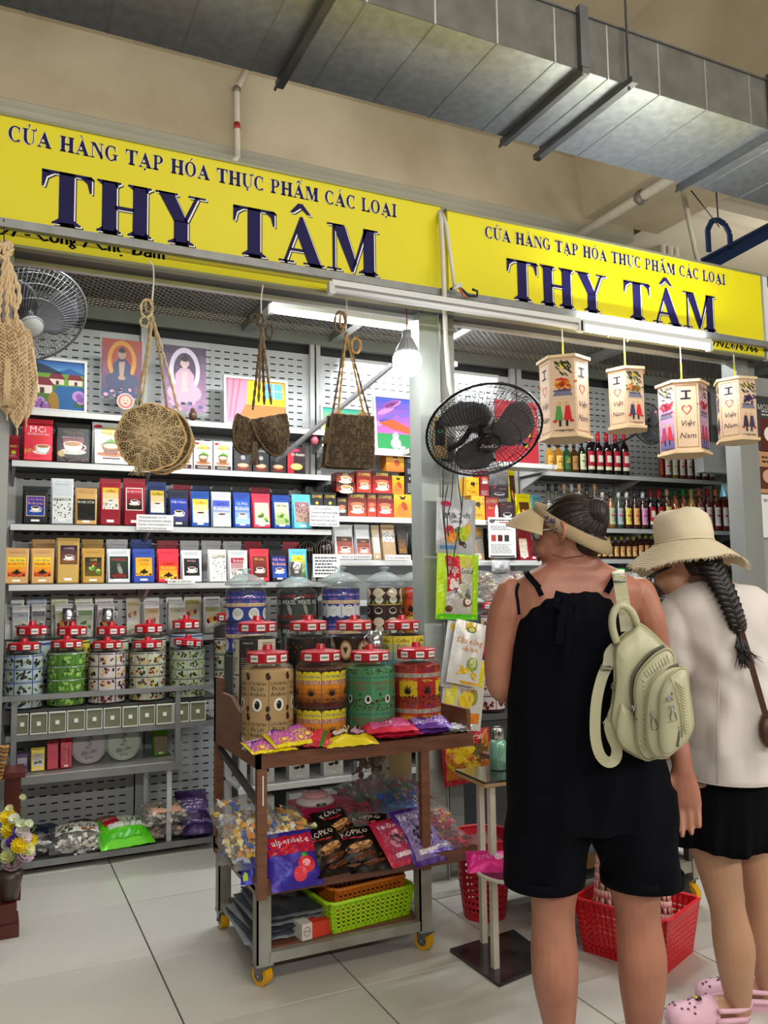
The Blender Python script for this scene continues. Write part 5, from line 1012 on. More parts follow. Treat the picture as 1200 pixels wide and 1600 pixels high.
def snl(c,t_,tc,extra=None):
 def f(w,h):
  A=Art();A.rect(-w*.4,h*.35,w*.4,h*.75,c,0);A.text(t_,0,h*.56,h*.16,tc,2,maxw=w*.7);A.ell(-w*.2,h*.42,w*.12,h*.06,'3a5a28',2);A.ell(w*.2,h*.42,w*.14,h*.06,'8a5a30',2);return A
 return f
pillow('large clear bag of white candy with printed label on counter base',(.44,4.55,.053),.26,.25,.12,'ffffff',snl('d8d6d0','Kẹo Dừa','2a2a30')(.26,.25),fill=(CL,80,.017),rz=-.05,lean=.25,seed=5)
A_=Art();w_,h_=.27,.26;A_.rect(-w_*.3,h_*.35,w_*.42,h_*.95,'c8c8c4',0);A_.text('SỮA DỪA',w_*.08,h_*.56,h_*.14,'1c1c20',2,maxw=w_*.6);A_.rect(-w_*.36,h_*.5,-w_*.08,h_*.88,'c01c34',3);A_.text('MILK',-w_*.22,h_*.7,h_*.09,'f0e0e0',4,maxw=w_*.24);A_.rect(-w_*.45,h_*.05,w_*.45,h_*.3,'4ab81c',1)
pillow('bright green candy bag with red panel on counter base',(.655,4.55,.053),w_,h_,.12,'62c820',A_,rz=.12,lean=.3,seed=6)
pillow('bright green candy bag lying beneath another green one',(.66,4.60,.053),.25,.3,.06,'46a818',rz=.05,seed=7)
A_=Art();A_.rect(-.08,.04,.08,.1,'c89880',0);A_.ell(0,.09,.055,.02,'2a6a60',1);A_.text('Dried',0,.09,.018,'e8e8e0',2)
pillow('clear bag of pale wafers with orange band, upper on counter base',(.87,4.56,.13),.24,.24,.1,'ffffff',A_,fill=(('c8c0b4','b8b0a4','d0c8bc'),70,.018),lean=.18,seed=8)
pillow('clear bag of pinkish wafers beneath paler bag on counter base',(.88,4.57,.053),.25,.24,.08,'ffffff',fill=(('c8a898','d0b0a0','c09888'),60,.018),seed=9)
for k,(x,y,z,ds)in enumerate(((1.03,4.62,.14,'dark purple foil bag at right end of counter base, topmost'),(1.04,4.54,.053,'dark purple foil bag at right end of counter base, lowest'))):
 A_=Art();A_.rect(-.07,.06,.07,.15,'6a5088',0);A_.lines(-.06,.07,.06,.14,3,'c8c0d8',1);pillow(ds,(x,y,z),.17,.26,.09,'34204e',A_,lean=.5 if k==0 else .1,rz=-.1,seed=10+k)
for k,(x,c)in enumerate(((.3,'30385a'),(.48,'1c1c2c'),(.62,'a86a50'))):
 pillow('flat dark snack bag lying at back of counter base, %s from left'%ORD[k],(x,4.78,.053),.17,.2,.08,c,group='bags at the back of the counter base',seed=20+k)
A_=None;pillow('empty clear crumpled plastic bag hanging at counter end',(.98,4.56,.47),.09,.26,.07,'ffffff',lean=1.4,m=FILM,seed=31)
t=Thing('wheeled_rack','white wheeled rack behind cart with yellow caster','rack',(1.85,4.12,0),world=True)
for x in(1.15,2.55):
 for y in(4.1,4.38):MB().box(x,x+.035,y,y+.03,.11,.79).build('post',white_m,t)
for z in(.79,.60,.36,.13):MB().box(1.15,2.58,4.1,4.41,z-.015,z).build('shelf',white_m,t);MB().box(1.14,2.59,4.09,4.1,z-.025,z+.003).build('shelf_lip',mat('shelf_lip_steel'),t)
MB().box(1.15,2.58,4.13,4.41,.98,1.0).box(1.15,1.18,4.13,4.41,.79,.98).box(2.55,2.58,4.13,4.41,.79,.98).build('riser',dark_m,t)
MB().box(1.12,1.24,4.09,4.2,.085,.112).build('wood_block',mat('raw_wood','a88a60',.6),t)
MB().box(1.16,2.56,4.4,4.41,.13,.79).build('back_sheet',mat('rack_back','55585a',.5),t)
yel=mat('yellow_wheel','d8a000',.35);capm=mat('caster_metal','7a7c7e',.35,.8)
def caster(par,x,y,top,r=.036,rz=0,loc0=(0,0,0)):
 M=Matrix.Translation((x,y,r))@Matrix.Rotation(rz,4,'Z')
 f=MB().box(-.026,.026,-.03,.03,top-r-.006,top-r).box(-.024,-.02,-.016,.016,-.004,top-r-.006).box(.02,.024,-.016,.016,-.004,top-r-.006).xf(M).build('caster_fork',capm,par)
 q=MB().cyl((-.016,0,0),(.016,0,0),r,22,smooth=False).xf(M)
 wv=q.build('caster_wheel',yel,par,label='yellow wheel')
 MB().cyl((-.019,0,0),(.019,0,0),r*.55,16,smooth=False).cyl((-.028,0,0),(.028,0,0),.006,8).xf(M).build('caster_hub',capm,par)
for x in(1.2,2.52):caster(t,x,4.15,.085)
for i in range(7):
 x=1.24+i*.19
 for zz,hh in((.361,.16),(.131,.16)):
  if zz>.3:boxp('white packet with small picture on wheeled rack upper shelf, %s from left'%ORD[i],x+.05,4.16,zz,.11,hh,.05,'d0d2d0',lab(.11,hh,bg='c8c8c0',title='Tea',tc='303030',mot='tea'),group='packets on the wheeled rack',name='tea_packet',cat='packet')
  else:boxp('white packet on wheeled rack bottom shelf, %s from left'%ORD[i],x+.05,4.16,zz,.11,hh,.05,'c0c2c0',lab(.11,hh,bg='a8b0a0',title='Tea',tc='303030',mot='tea'),group='packets on the wheeled rack bottom',name='tea_packet',cat='packet')
GJ=[(384,893,bluerob,4,2,'blue robusta'),(463,897,weasel,4,2,'dark weasel picture'),(532,890,whiterob,4,2,'blue and white robusta'),(600,890,moon,4,2,'brown moon picture'),(652,889,multi,4,2,'red and orange')]
for i,(px_,yt,fn,c_,r_,ds)in enumerate(GJ):
 Y=4.2;p=PY(px_,yt,Y);H=(p.z-1.001)/1.016
 R=.105 if i!=3 else .1
 jar('tall glass-lidded jar of %s sachets, %s behind cart'%(ds,ORD[i]),p.x,Y+.0,1.001,R,H,wrapart(c_,r_,R,H*.74,fn,3.4,.02,i),fill='241c1c',glass_lid=True,group='glass-lidded jars behind the cart')
p=PY(462,899,4.2);t=Thing('steel_mug','ribbed steel cup standing on glass lid behind cart','mug',(p.x+.0,4.2,p.z-.004));MB().lathe([(.032,0),(.033,.004),(.034,.075),(.03,.075),(.029,.008),(.001,.008)],24).build('cup_body',mat('polished_steel'),t);MB().tube([(.03,0,.015),(.05,0,.02),(.05,0,.055),(.03,0,.06)],.003,6).build('handle',mat('polished_steel'),t)
for k,(px_,yt)in enumerate(((762,936),(772,968),(748,1010))):
 p=PY(px_,yt,4.05-.12*k);jar('red-lidded jar half hidden between hanging bags and woman, %s'%['topmost','middle','lowest'][k],p.x+.05,p.y,p.z-.34,.095,.34,wrapart(3,3,.095,.23,TP,seed=k),fill='4a1c24')
t=Thing('side_counter','dark counter behind centre post carrying red-lidded jars','counter',(2.5,4.0,0),world=True)
za=[PY(762,936,4.05).z-.34,PY(772,968,3.93).z-.34,PY(748,1010,3.81).z-.34]
xa_=[PY(762,936,4.05).x+.05,PY(772,968,3.93).x+.05,PY(748,1010,3.81).x+.05]
for z,x,y in zip(za,xa_,(4.05,3.93,3.81)):MB().box(x-.15,2.95,y-.1,y+.12,z-.03,z-.001).build('step_shelf',dark_m,t);MB().box(x-.13,2.93,y-.06,y+.1,0,z-.03).build('step_support',mat('dark_panel','2c2c2e',.6),t)
wood=mat('dark_wood_laminate','7d5238',0.42,var=0.45,vscale=7,stretch=(1,1,14),bump=.1,bscale=30)
woodh=mat('dark_wood_laminate_flat','744a36',0.4,var=0.4,vscale=7,stretch=(1,9,9),bump=.1,bscale=30)
rusty=mat('worn_grey_steel','a0a29a',0.5,0.2,var=0.4,vscale=7,col2='807a6c')
t=Thing('display_cart','brown wooden display cart on yellow casters in the aisle','cart',(1.28,2.82,0),world=True)
CX0,CX1,CY0,CY1=.850,1.715,2.82,3.42
MB().box(CX0,CX1,CY0,CY0+.02,.722,.772).build('front_apron',woodh,t)
MB().box(CX0+.015,CX1-.0,CY0+.02,CY1,.742,.757).build('top_board',woodh,t)
MB().box(CX0+.015,CX1,3.10,CY1,.757,.858).build('riser_step',woodh,t)
MB().prism([(CY0+.0,.722),(CY1,.722),(CY1,.985),(3.31,.985),(3.31,.93),(3.16,.93),(3.04,.885),(3.0,.885),(3.0,.80),(2.90,.775),(CY0,.775)],CX0,CX0+.016,f=lambda u,v,d:(d,u,v)).build('side_board',wood,t)
MB().cyl((CX0-.002,3.02,.80),(CX0+.001,3.02,.80),.016,16,smooth=False).build('hand_hole',black_m,t)
MB().box(CX1-.016,CX1,CY0+.02,CY1,.722,.86).build('side_board',wood,t)
MB().prism([(CX0,.30),(CX1,.30),(CX1,.355),(CX0,.355)],CY0,CY0+.02).build('lower_apron',woodh,t)
MB().box(CX0,CX1,CY0+.02,CY1,.315,.33).build('lower_board',woodh,t)
MB().box(CX0,CX0+.015,CY0+.02,CY1,.30,.355).build('lower_side',wood,t)
for x,y,z1 in((CX0+.001,CY0-.004,.722),(1.487,CY0+.003,.722),(CX0,CY1-.03,.98),(CX1-.035,CY1-.03,.72)):
 MB().box(x,x+.034,y,y+.028,.29,z1).build('wooden_leg',wood,t)
for x,y in((CX0+.005,CY0+.015),(1.475,CY0+.01),(CX0+.01,CY1-.05),(1.475,CY1-.05)):
 MB().box(x,x+.05,y,y+.006,.07,.30).box(x,x+.006,y,y+.05,.07,.30).box(x-.003,x+.056,y-.003,y+.05,.066,.073).build('steel_leg',rusty,t)
 caster(t,x+.025,y+.02,.066,.034,rz=.5 if y<3 else 0)
MB().box(CX0+.05,1.475,CY0+.01,CY0+.04,.074,.108).build('base_rail',rusty,t)
MB().box(CX0+.02,CX0+.05,CY0+.06,CY1-.06,.08,.11).build('base_rail',rusty,t)
MB().box(CX0+.05,1.5,CY1-.05,CY1-.02,.074,.108).build('base_rail',rusty,t)
MB().box(CX0+.05,1.49,CY0+.04,CY1-.05,.10,.115).build('base_board',woodh,t)
MB().bar((CX0+.017,2.86,.60),(CX0+.017,3.40,.70),.02,.02).build('brace',dark_m,t)
MB().box(CX0+.018,CX0+.022,CY0-.0075,CY0-.004,.60,.70).build('white_tie',mat('tag_white'),t)
def jr(lst,Y,z,where,group):
 for i,(px_,yt,fn,c_,r_,ds,fillc,kw)in enumerate(lst):
  p=PY(px_,yt,Y);H=p.z-z;R=.0965
  jar('red-lidded jar of %s, %s'%(ds,where%ORD[i]),p.x,Y,z,R,H,wrapart(c_,r_,R,H*.75,fn,3.4 if c_==4 else 2.8,.008,i),fill=fillc,group=group,**kw)
jr([(402,962,infoc,4,2,'black and white coffee sachets','2a2420',{}),(482,961,beansc,2,1,'loose coffee beans with small card','1a110e',{}),(553,961,heartc,4,2,'heart-topped cappuccino sachets','241612',{}),(628,961,lambda a,x,y,w,h,i,j:cell(a,x,y,w,h,bg='e8d040',bg2='50b0c8',title='Coffee',tc='202828',sub='Dừa',sc_='1c2c1c',mot='cup'),3,2,'blue and yellow coconut sachets','2a2420',{})],3.24,.859,'%s in middle row on cart','middle row of jars on the cart')
jr([(418,1007,kraft_cell,4,2,'kraft arabica sachets','b89868',{}),(501,1006,yellow_cell,4,2,'yellow robusta sachets','5a2c14',{}),(578,1007,green_cell,4,2,'green cacao sachets','4a8058',{}),(650,1003,capu_cell,4,2,'red cappuccino sachets','8a2018',{})],2.965,.758,'%s in front row on cart','front row of jars on the cart')
p=PY(586,1003,3.04);t=Thing('steel_mug','ribbed steel cup standing on red jar lid on cart','mug',(PY(584,1007,3.1).x,3.085,PY(586,1014,3.085).z));MB().lathe([(.027,0),(.028,.004),(.03,.072),(.001,.072)],24).build('cup_body',mat('polished_steel'),t);MB().tube([(-.028,0,.015),(-.048,0,.02),(-.048,0,.05),(-.028,0,.06)],.003,6).build('handle',mat('polished_steel'),t)
def alp(w,h):
 A=Art();A.rect(-w*.46,h*.1,w*.46,h*.95,'c060b0',0);A.poly([(-w*.46,h*.5),(w*.1,h*.95),(-w*.46,h*.95)],'e0c8e8',1);A.text('Alpenliebe',-w*.05,h*.72,h*.2,'1c2c80',3,maxw=w*.75,rot=.25);A.text('2CHEW',w*.18,h*.46,h*.14,'e8e040',3,rot=.2,maxw=w*.4)
 for x,y in((-.25,.2),(.1,.18),(.32,.3)):A.ell(w*x,h*y,w*.12,h*.12,'f0b030',2);A.ell(w*x,h*y,w*.09,h*.09,'b04890',3);A.ell(w*x,h*y,w*.06,h*.06,'f0d060',4)
 A.rect(-w*.46,0,w*.46,h*.08,'e8d020',1);return A
w_,h_=.2,.15
Z0=.776
pillow('yellow and purple passion fruit candy bag, lower at left corner of cart',(.905,2.86,Z0),.17,.12,.03,'e8d020',alp(.17,.12),rz=.1,seed=41,lean=.2)
pillow('purple and yellow candy bag lying on top at left corner of cart',(.985,2.885,Z0+.02),.19,.14,.04,'e8d428',alp(.19,.14),rz=.22,seed=42,lean=.35)
A_=Art();A_.rect(-.03,.02,.035,.13,'d83848',0);A_.rect(-.06,0,-.035,.15,'4a9a30',0);A_.rect(.035,.0,.05,.15,'3a7a28',0)
pillow('red and green watermelon candy bag leaning against jars on cart',(1.085,2.885,Z0+.01),.12,.15,.035,'c83040',A_,rz=-.6,seed=43,lean=.3)
pillow('red and green candy bag lying flat below watermelon one',(1.10,2.845,Z0),.17,.06,.018,'c84858',rz=.05,seed=44)
A_=Art();A_.rect(-.09,.05,.09,.14,'3a2420',0);A_.text('mera',.03,.11,.03,'e8e0d0',2);A_.ell(-.03,.075,.03,.02,'d8c8b8',2);A_.ell(.04,.07,.03,.018,'b88aa0',2)
pillow('brown and yellow chocolate candy bag on cart edge',(1.205,2.875,Z0),.2,.15,.04,'e0cc20',A_,rz=-.05,seed=45,lean=.3)
A_=Art();A_.rect(-.08,.02,.08,.13,'d05890',0);A_.ell(0,.09,.05,.025,'6a2c48',1);A_.text('Kẹo',0,.05,.02,'f0d0e0',2)
pillow('pink and red candy bag on top of pile near middle of cart',(1.375,2.875,Z0+.022),.2,.14,.04,'d82848',A_,rz=-.12,seed=46,lean=.15)
pillow('pink and red candy bag beneath another pink one on cart',(1.40,2.865,Z0),.19,.12,.03,'c82448',rz=-.05,seed=47)
A_=Art();A_.rect(-.07,.02,.07,.12,'9a78c0',0);A_.ell(0,.07,.05,.028,'503870',1);A_.text('nho',-.03,.04,.018,'e0d8f0',2)
pillow('lilac candy bag on top at right part of cart',(1.545,2.88,Z0+.025),.17,.13,.035,'5a2c88',A_,rz=-.2,seed=48,lean=.2)
pillow('purple candy bag beneath lilac one on cart',(1.54,2.87,Z0),.17,.11,.03,'6a3a98',rz=-.05,seed=49)
for k in range(3):pillow('thin white flat sachet at right end of cart top, %s'%['lowest','middle','topmost'][k],(1.655+.012*k,2.885,Z0+.006*k),.12,.1,.008,('d8d8d4','e0dcd0','d0d4d8')[k],(lambda A:A.rect(-.03,.03,.05,.07,('c8a040','d87838','b0b4b8')[k],0))(Art()),rz=.3*k-.2,seed=50+k,name='flat_sachet',cat='packet')
TZ=.332
def strp(w,h):
 A=Art();A.rect(-w*.46,h*.55,w*.46,h*.95,'c01c30',0);A.text('alpenliebe',.0,h*.8,h*.13,'e8e8f0',2,maxw=w*.8);A.ell(w*.2,h*.34,w*.17,h*.15,'d82838',2);A.ell(w*.05,h*.2,w*.14,h*.12,'e04050',2);A.ell(w*.2,h*.36,w*.08,h*.06,'f0a0a0',3);A.ell(w*.2,h*.5,w*.07,h*.04,'3a9a30',3)
 for i in range(6):A.ell(-w*.3+A.rnd.uniform(-.1,.1)*w,h*A.rnd.uniform(.1,.6),w*.07,h*.06,'3a38a8',2)
 return A
pillow('strawberry candy bag, blue and red, standing at left front of lower tray',(.985,2.875,TZ+.045),.19,.2,.06,'3c2c98',strp(.19,.2),lean=.9,rz=.05,seed=60)
pillow('strawberry candy bag lying under upright one on lower tray',(.985,2.885,TZ),.2,.13,.055,'4a2c90',strp(.2,.13),rz=0,seed=61)
pillow('blue and green candy bag poking out at left edge of lower tray',(.885,2.95,TZ+.05),.1,.2,.05,'3a40b0',(lambda A:(A.beans(-.04,.02,.04,.18,12,('8ad040','c0e050'),1,.014),A)[1])(Art()),lean=.8,rz=-.3,seed=62)
def kop(w,h):
 A=Art();A.text('KOPIKO',-w*.02,h*.8,h*.15,'e8d8c8',2,maxw=w*.7,rot=.15);A.ell(0,h*.4,w*.36,h*.12,'8a5830',1,rot=.2);A.ell(.02*w,h*.44,w*.28,h*.07,'c89860',2,rot=.2);A.ell(w*.1,h*.2,w*.3,h*.07,'5a3018',1,rot=.2);A.rect(-w*.35,h*.62,w*.2,h*.66,'a02028',1);return A
for k,(x,y,z,rz,le)in enumerate(((1.12,2.90,TZ+.06,.25,.8),(1.13,2.88,TZ,.1,.2),(1.25,2.90,TZ+.045,-.1,.7),(1.28,2.875,TZ,-.15,.3),(1.2,2.99,TZ+.1,.3,.6),(1.33,2.97,TZ+.07,-.3,.6))):
 pillow('black coffee candy bag with cup in lower tray pile, %s'%['upper left','lowest left','upper middle','lowest right','rear left','rear right'][k],(x,y,z),.16,.16,.045,'17110f',kop(.16,.16),rz=rz,lean=le,seed=63+k,group='black coffee candy bags in the lower tray')
def dau(c1,c2,t_):
 def f(w,h):
  A=Art();A.rect(-w*.42,h*.08,w*.42,h*.92,c1,0);A.text(t_,0,h*.82,h*.11,'f0e8f0',3,maxw=w*.8);A.ell(0,h*.5,w*.32,h*.2,c2,1);A.ell(-w*.08,h*.5,w*.18,h*.12,'3a3040',2);A.ell(w*.14,h*.46,w*.12,h*.09,'503848',2);A.rect(-w*.3,h*.14,w*.3,h*.22,'e8d8e0',2);return A
 return f
pillow('pink strawberry candy bag with white lettering, upper in lower tray',(1.395,2.885,TZ+.045),.15,.19,.045,'b82040',dau('a83858','c87890','Kẹo Dâu Tây')(.15,.19),rz=.25,lean=.75,seed=72)
pillow('pink candy bag lying beneath strawberry bag at tray front',(1.43,2.87,TZ),.16,.1,.04,'b02848',rz=.05,seed=73)
pillow('purple mulberry candy bag with white lettering, upper in lower tray',(1.50,2.90,TZ+.05),.17,.23,.05,'48207a',dau('8878a8','a898c0','Kẹo Dâu Tằm')(.17,.23),rz=.2,lean=.8,seed=74)
pillow('purple candy bag lying beneath mulberry bag at tray front',(1.55,2.87,TZ),.17,.12,.04,'50248a',dau('9888b8','a898c0','Kẹo')(.17,.12),rz=.05,seed=75)
YC=('f0c418','f8e8a0','3868c8','f0e8d8','e89830','c8d8f0');DC=('8a3830','2c5030','a82830','5a4038','382420');RC=('b01838','d02848','80142c','e05068');BC=('2850b0','3878d8','704890','2070a0')
for k,(x,y,z,w_,h_,th_,cols,n_,le,ds)in enumerate(((.90,3.10,TZ+.04,.22,.24,.12,YC,90,.5,'clear bag of yellow and blue candies at left rear of lower tray'),(.895,2.98,TZ+.08,.2,.22,.10,YC,80,.7,'clear bag of pale candies bulging over left edge of lower tray'),(.92,3.26,TZ+.06,.24,.2,.14,YC,80,.3,'clear bag of candies at back left of lower tray'),(1.00,3.02,TZ+.11,.19,.17,.08,YC,80,.5,'clear bag of yellow candies above strawberry bag'),(1.05,2.97,TZ+.06,.18,.16,.07,('d8c020','e8e0b0','5a8a30'),60,.6,'clear bag of lemon candies just above strawberry bag'),(1.18,3.10,TZ+.0,.26,.22,.11,DC,80,.2,'clear bag of dark candies beneath kitchen scale'),(1.36,3.12,TZ+.04,.24,.20,.12,RC,90,.4,'clear bag of deep red candies in middle of lower tray'),(1.28,3.02,TZ+.07,.2,.14,.07,DC,60,.4,'clear bag of brown candies behind black coffee bags'),(1.52,3.08,TZ+.07,.22,.2,.11,BC,80,.5,'clear bag of blue candies behind purple mulberry bag'),(1.44,3.30,TZ+.05,.26,.22,.15,DC+('407040','804030'),90,.4,'clear bag of mixed dark candies at rear middle of lower tray'),(1.60,3.24,TZ+.06,.24,.24,.15,('a05030','306040','284868','802028'),90,.4,'clear bag of colourful candies at rear right of lower tray'),(1.62,2.98,TZ+.04,.17,.2,.08,RC+('c8a030',),80,.3,'clear bag of red candies right of cart leg, upper'),(1.64,2.89,TZ,.17,.14,.06,RC,70,.1,'clear bag of deep red candies right of cart leg, lower'))):
 pillow(ds,(x,y,z),w_,h_,th_,'ffffff',fill=(cols,n_,.016),lean=le,seed=80+k,rz=((k*37)%7-3)*.08)
zc=PY(483,1248,3.25).z-.012
boxp('flat magenta box under pink kitchen scale in cart',1.25,3.15,zc-.07,.24,.07,.17,'b01848',None,name='magenta_box',m=mat('magenta_card','b01848',.4))
p=PY(495,1240,3.2);t=Thing('kitchen_scale','pink and white round kitchen scale on magenta box inside cart','scale',(p.x,3.22,zc));wp=mat('white_plastic','d8d0cc',.35);pk=mat('pink_plastic','d8a0a0',.35)
MB().lathe([(.068,0),(.072,.01),(.062,.022),(.05,.026),(.001,.026)],28,sx=1.1).build('scale_body',wp,t);MB().lathe([(.05,.026),(.054,.032),(.052,.04),(.001,.042)],28).build('weighing_plate',pk,t,label='pink plate');MB().box(-.02,.02,-.071,-.066,.004,.014).build('display',dark_m,t)
pillow('clear zip bag of brown dried snacks standing behind scale',(1.48,3.30,TZ+.22),.18,.2,.07,'ffffff',fill=(('6a4830','8a6848','4a3428'),30,.018),lean=1.3,seed=99)
def cardA(A,w,h):A.rect(-w*.45,h*.02,w*.45,h*.98,'e4e4e0',0);A.lines(-w*.3,h*.85,w*.3,h*.95,1,'50505a',1);A.lines(-w*.35,h*.05,w*.35,h*.16,1,'50505a',1)
card('plain white card propped inside cart beside brown carton',590,622,1199,1231,3.36,cardA)
boxp('brown cardboard carton at rear of cart lower tray',1.63,3.33,TZ+.12,.16,.2,.08,'8a7448',None,name='cardboard_carton',m=mat('cardboard','8a7448',.7),rz=.1)
BZ=.116
for k in range(8):MB and pillow('flat grey plastic sleeve stacked on cart base, %s from bottom'%ORD[k],(.99+.006*k,3.06+.008*(k%3),BZ+.011*k),.3-.008*k,.34,.012,('b0b4bc','5a6068','a0a4ac','484c54')[k%4],rz=.06*(k%3)-.05,seed=110+k,name='plastic_sleeve_pack',cat='packet',group='grey sleeves stacked on the cart base')
t=Thing('folded_strap','orange-red folded strap with white printed label on cart base','strap',(1.085,2.895,BZ),.15)
orange=mat('orange_nylon','c8381c',.6,bump=.3,bscale=80)
q=MB()
for z,y_ in((.002,0),(.034,.01)):
 pts=[(-.07,z),(.02,z),(.075,z+.004),(.085,z+.02),(.07,z+.03)]
MB().loft([[(x,y,z)for x,z in((-.03,0),(.08,0),(.098,.02),(.09,.055),(.06,.072),(.055,.066),(.08,.05),(.085,.022),(.075,.006),(-.03,.006))]for y in(-.035,.035)],smooth=False).build('strap_loop',orange,t)
MB().box(-.03,.07,-.033,.033,.006,.05).build('strap_fold',orange,t)
MB().box(-.07,-.03,-.036,.036,.0,.055).build('paper_label',mat('label_white','cfc8c0',.5),t,label='white label')
A_=Art();A_.p+=[(pp,hx('40404a'),0)for pp in ring(-.05,.028,.014,.016,.012,.014,0,360,14)];A_.text('TPP',-.05,.028,.009,'40404a',1);q=MB();A_.put(q,lambda u,v,l:(u,-.0365-l*LAY,v));q.build('label_print',PRINT,t)
def basket(label,c,w,d,h,col,rz=0,flare=1.1,cols=13,rows=5,name='plastic_basket',rnd=False,rimw=.012,cat='basket',hand=None):
 t=Thing(name,label,cat,c,rz);m_=mat('basket_'+col,col,.35)
 def rim(s,z):return[(-w/2*s,-d/2*s),(w/2*s,-d/2*s),(w/2*s,d/2*s),(-w/2*s,d/2*s)]
 q=MB();S0,S1=1/flare,1.0
 def P3(side,u,v):
  s=S0+(S1-S0)*v;x=(u-.5)*w*s;y=(u-.5)*d*s
  return{0:(x,-d/2*s,h*v),1:(w/2*s,y,h*v),2:(-x,d/2*s,h*v),3:(-w/2*s,-y,h*v)}[side]
 for side in range(4):
  n=cols if side%2==0 else max(4,int(cols*d/w));b=MB()
  bar=.006
  ln=w if side%2==0 else d
  for i in range(n+1):
   u=.05+.9*i/n;a_,c_=Vector(P3(side,u,.0)),Vector(P3(side,u,1));b.bar(a_,c_,.9*ln/n*.42,.003,upv=(P3(side,.5,.5)[0]-0,P3(side,.5,.5)[1],0)if 0 else(0,0,1))if 0 else b.add([P3(side,u-.9/n*.2,0),P3(side,u+.9/n*.2,0),P3(side,u+.9/n*.2,1),P3(side,u-.9/n*.2,1)],[(0,1,2,3)])
  for j in range(rows+1):
   v=.12+.72*j/rows;b.add([P3(side,.0,v-.035),P3(side,1,v-.035),P3(side,1,v+.035),P3(side,0,v+.035)],[(0,1,2,3)])
  b.add([P3(side,0,0),P3(side,1,0),P3(side,1,.1),P3(side,0,.1)],[(0,1,2,3)]);b.add([P3(side,0,.88),P3(side,1,.88),P3(side,1,1),P3(side,0,1)],[(0,1,2,3)])
  for e in(0,.97):b.add([P3(side,e,0),P3(side,e+.03,0),P3(side,e+.03,1),P3(side,e,1)],[(0,1,2,3)])
  o=b.build('side_grid',m_,t);md=o.modifiers.new('t','SOLIDIFY');md.thickness=.003
 MB().box(-w/2*S0,w/2*S0,-d/2*S0,d/2*S0,0,.004).build('basket_floor',m_,t)
 r_=MB().tube([(x,y,h)for x,y in((-w/2+.02,-d/2),(0,-d/2),(w/2-.02,-d/2),(w/2,-d/2+.02),(w/2,0),(w/2,d/2-.02),(w/2-.02,d/2),(0,d/2),(-w/2+.02,d/2),(-w/2,d/2-.02),(-w/2,0),(-w/2,-d/2+.02))],rimw*.6,8,closed=True);r_.build('rim',m_,t)
 return t
basket('lime green slatted plastic basket on cart base',(1.285,3.00,BZ),.36,.28,.105,'a8d818',rz=.12,cols=15)
basket('orange plastic basket nested inside lime green one',(1.295,3.02,BZ+.03),.31,.24,.105,'d87820',rz=.12,cols=14)
# ================================================================== HANGING THINGS
straw=mat('straw_yarn',vcol=True,rough=.8,bump=.5,bscale=300,bdist=.001)
def V(*a):return Vector(a)
def rope(mb,path,r,col,n=5,tw=120):
 pts=[Vector(p)for p in path];out=[]
 for a,b in zip(pts,pts[1:]):
  k=max(1,int((b-a).length/.012))
  out+=[a.lerp(b,i/k)for i in range(k)]
 out.append(pts[-1])
 for s in(0,PI):
  q=[]
  for i,p in enumerate(out):
   t=(out[min(i+1,len(out)-1)]-out[max(i-1,0)]).normalized();x=t.cross(V(0,1,0.01)).normalized();y=t.cross(x);a=i*1.1+s
   q.append(p+x*(math.cos(a)*r*.5)+y*(math.sin(a)*r*.5))
  mb.tube(q,r*.62,n,col)
def smooth_path(pts,k=4):
 P_=[Vector(p)for p in pts];out=[]
 for i in range(len(P_)-1):
  p0=P_[max(i-1,0)];p1=P_[i];p2=P_[i+1];p3=P_[min(i+2,len(P_)-1)]
  for j in range(k):
   t=j/k;out.append(.5*((2*p1)+(p2-p0)*t+(2*p0-5*p1+4*p2-p3)*t*t+(3*p1-p0-3*p2+p3)*t**3))
 out.append(P_[-1]);return out
def stitches(mb,S,nu,nv,r,cols,wrap=False,inv=False,seed=1):
 rn=random.Random(seed)
 for j in range(nv):
  for i in range(nu):
   u0,u1,v0,v1=i/nu,(i+1)/nu,j/nv,(j+1.15)/nv
   if inv:v0,v1=v1,v0
   um=(u0+u1)/2;c=rn.choice(cols)
   for ua in(u0,u1):
    mb.tube([S(ua,v0),S((ua+um)/2,(v0+v1)/2),S(um,v1)],[r*.7,r,r*.7],4,c,cap=False)
TAN=('b09a72','c2ac82','9c8660','a8926a','ccb88e');BRN=('5e4e38','524430','6c5a40','4a3c2a','7a664a');LTN=('cdb088','dcc29a','b89c74','d4b88e')
HB=lambda px,py,dy=0:PY(px,py,3.25+dy)
cordm=mat('white_cord','d4d0c4',.6)
t=Thing('straw_bag','round tan crocheted straw bag with tassel hanging from rail','bag',HB(240,742),world=True)
cen=HB(236,683);R=.128
vx=Vector((math.cos(-.18),math.sin(-.18),0));vn=Vector((math.sin(-.18),-math.cos(-.18),0))
def disc(cen,R,k,s=1):
 def S(u,v):
  a=2*PI*u;rr=R*v;bulge=.035*math.cos(min(1,v)*PI/2)**.8 if v<1 else 0;oct_=1+.025*math.cos(8*a)*v
  return cen+vx*(rr*oct_*math.cos(a))+V(0,0,1)*(rr*oct_*math.sin(a))+vn*(bulge*s)
 return S
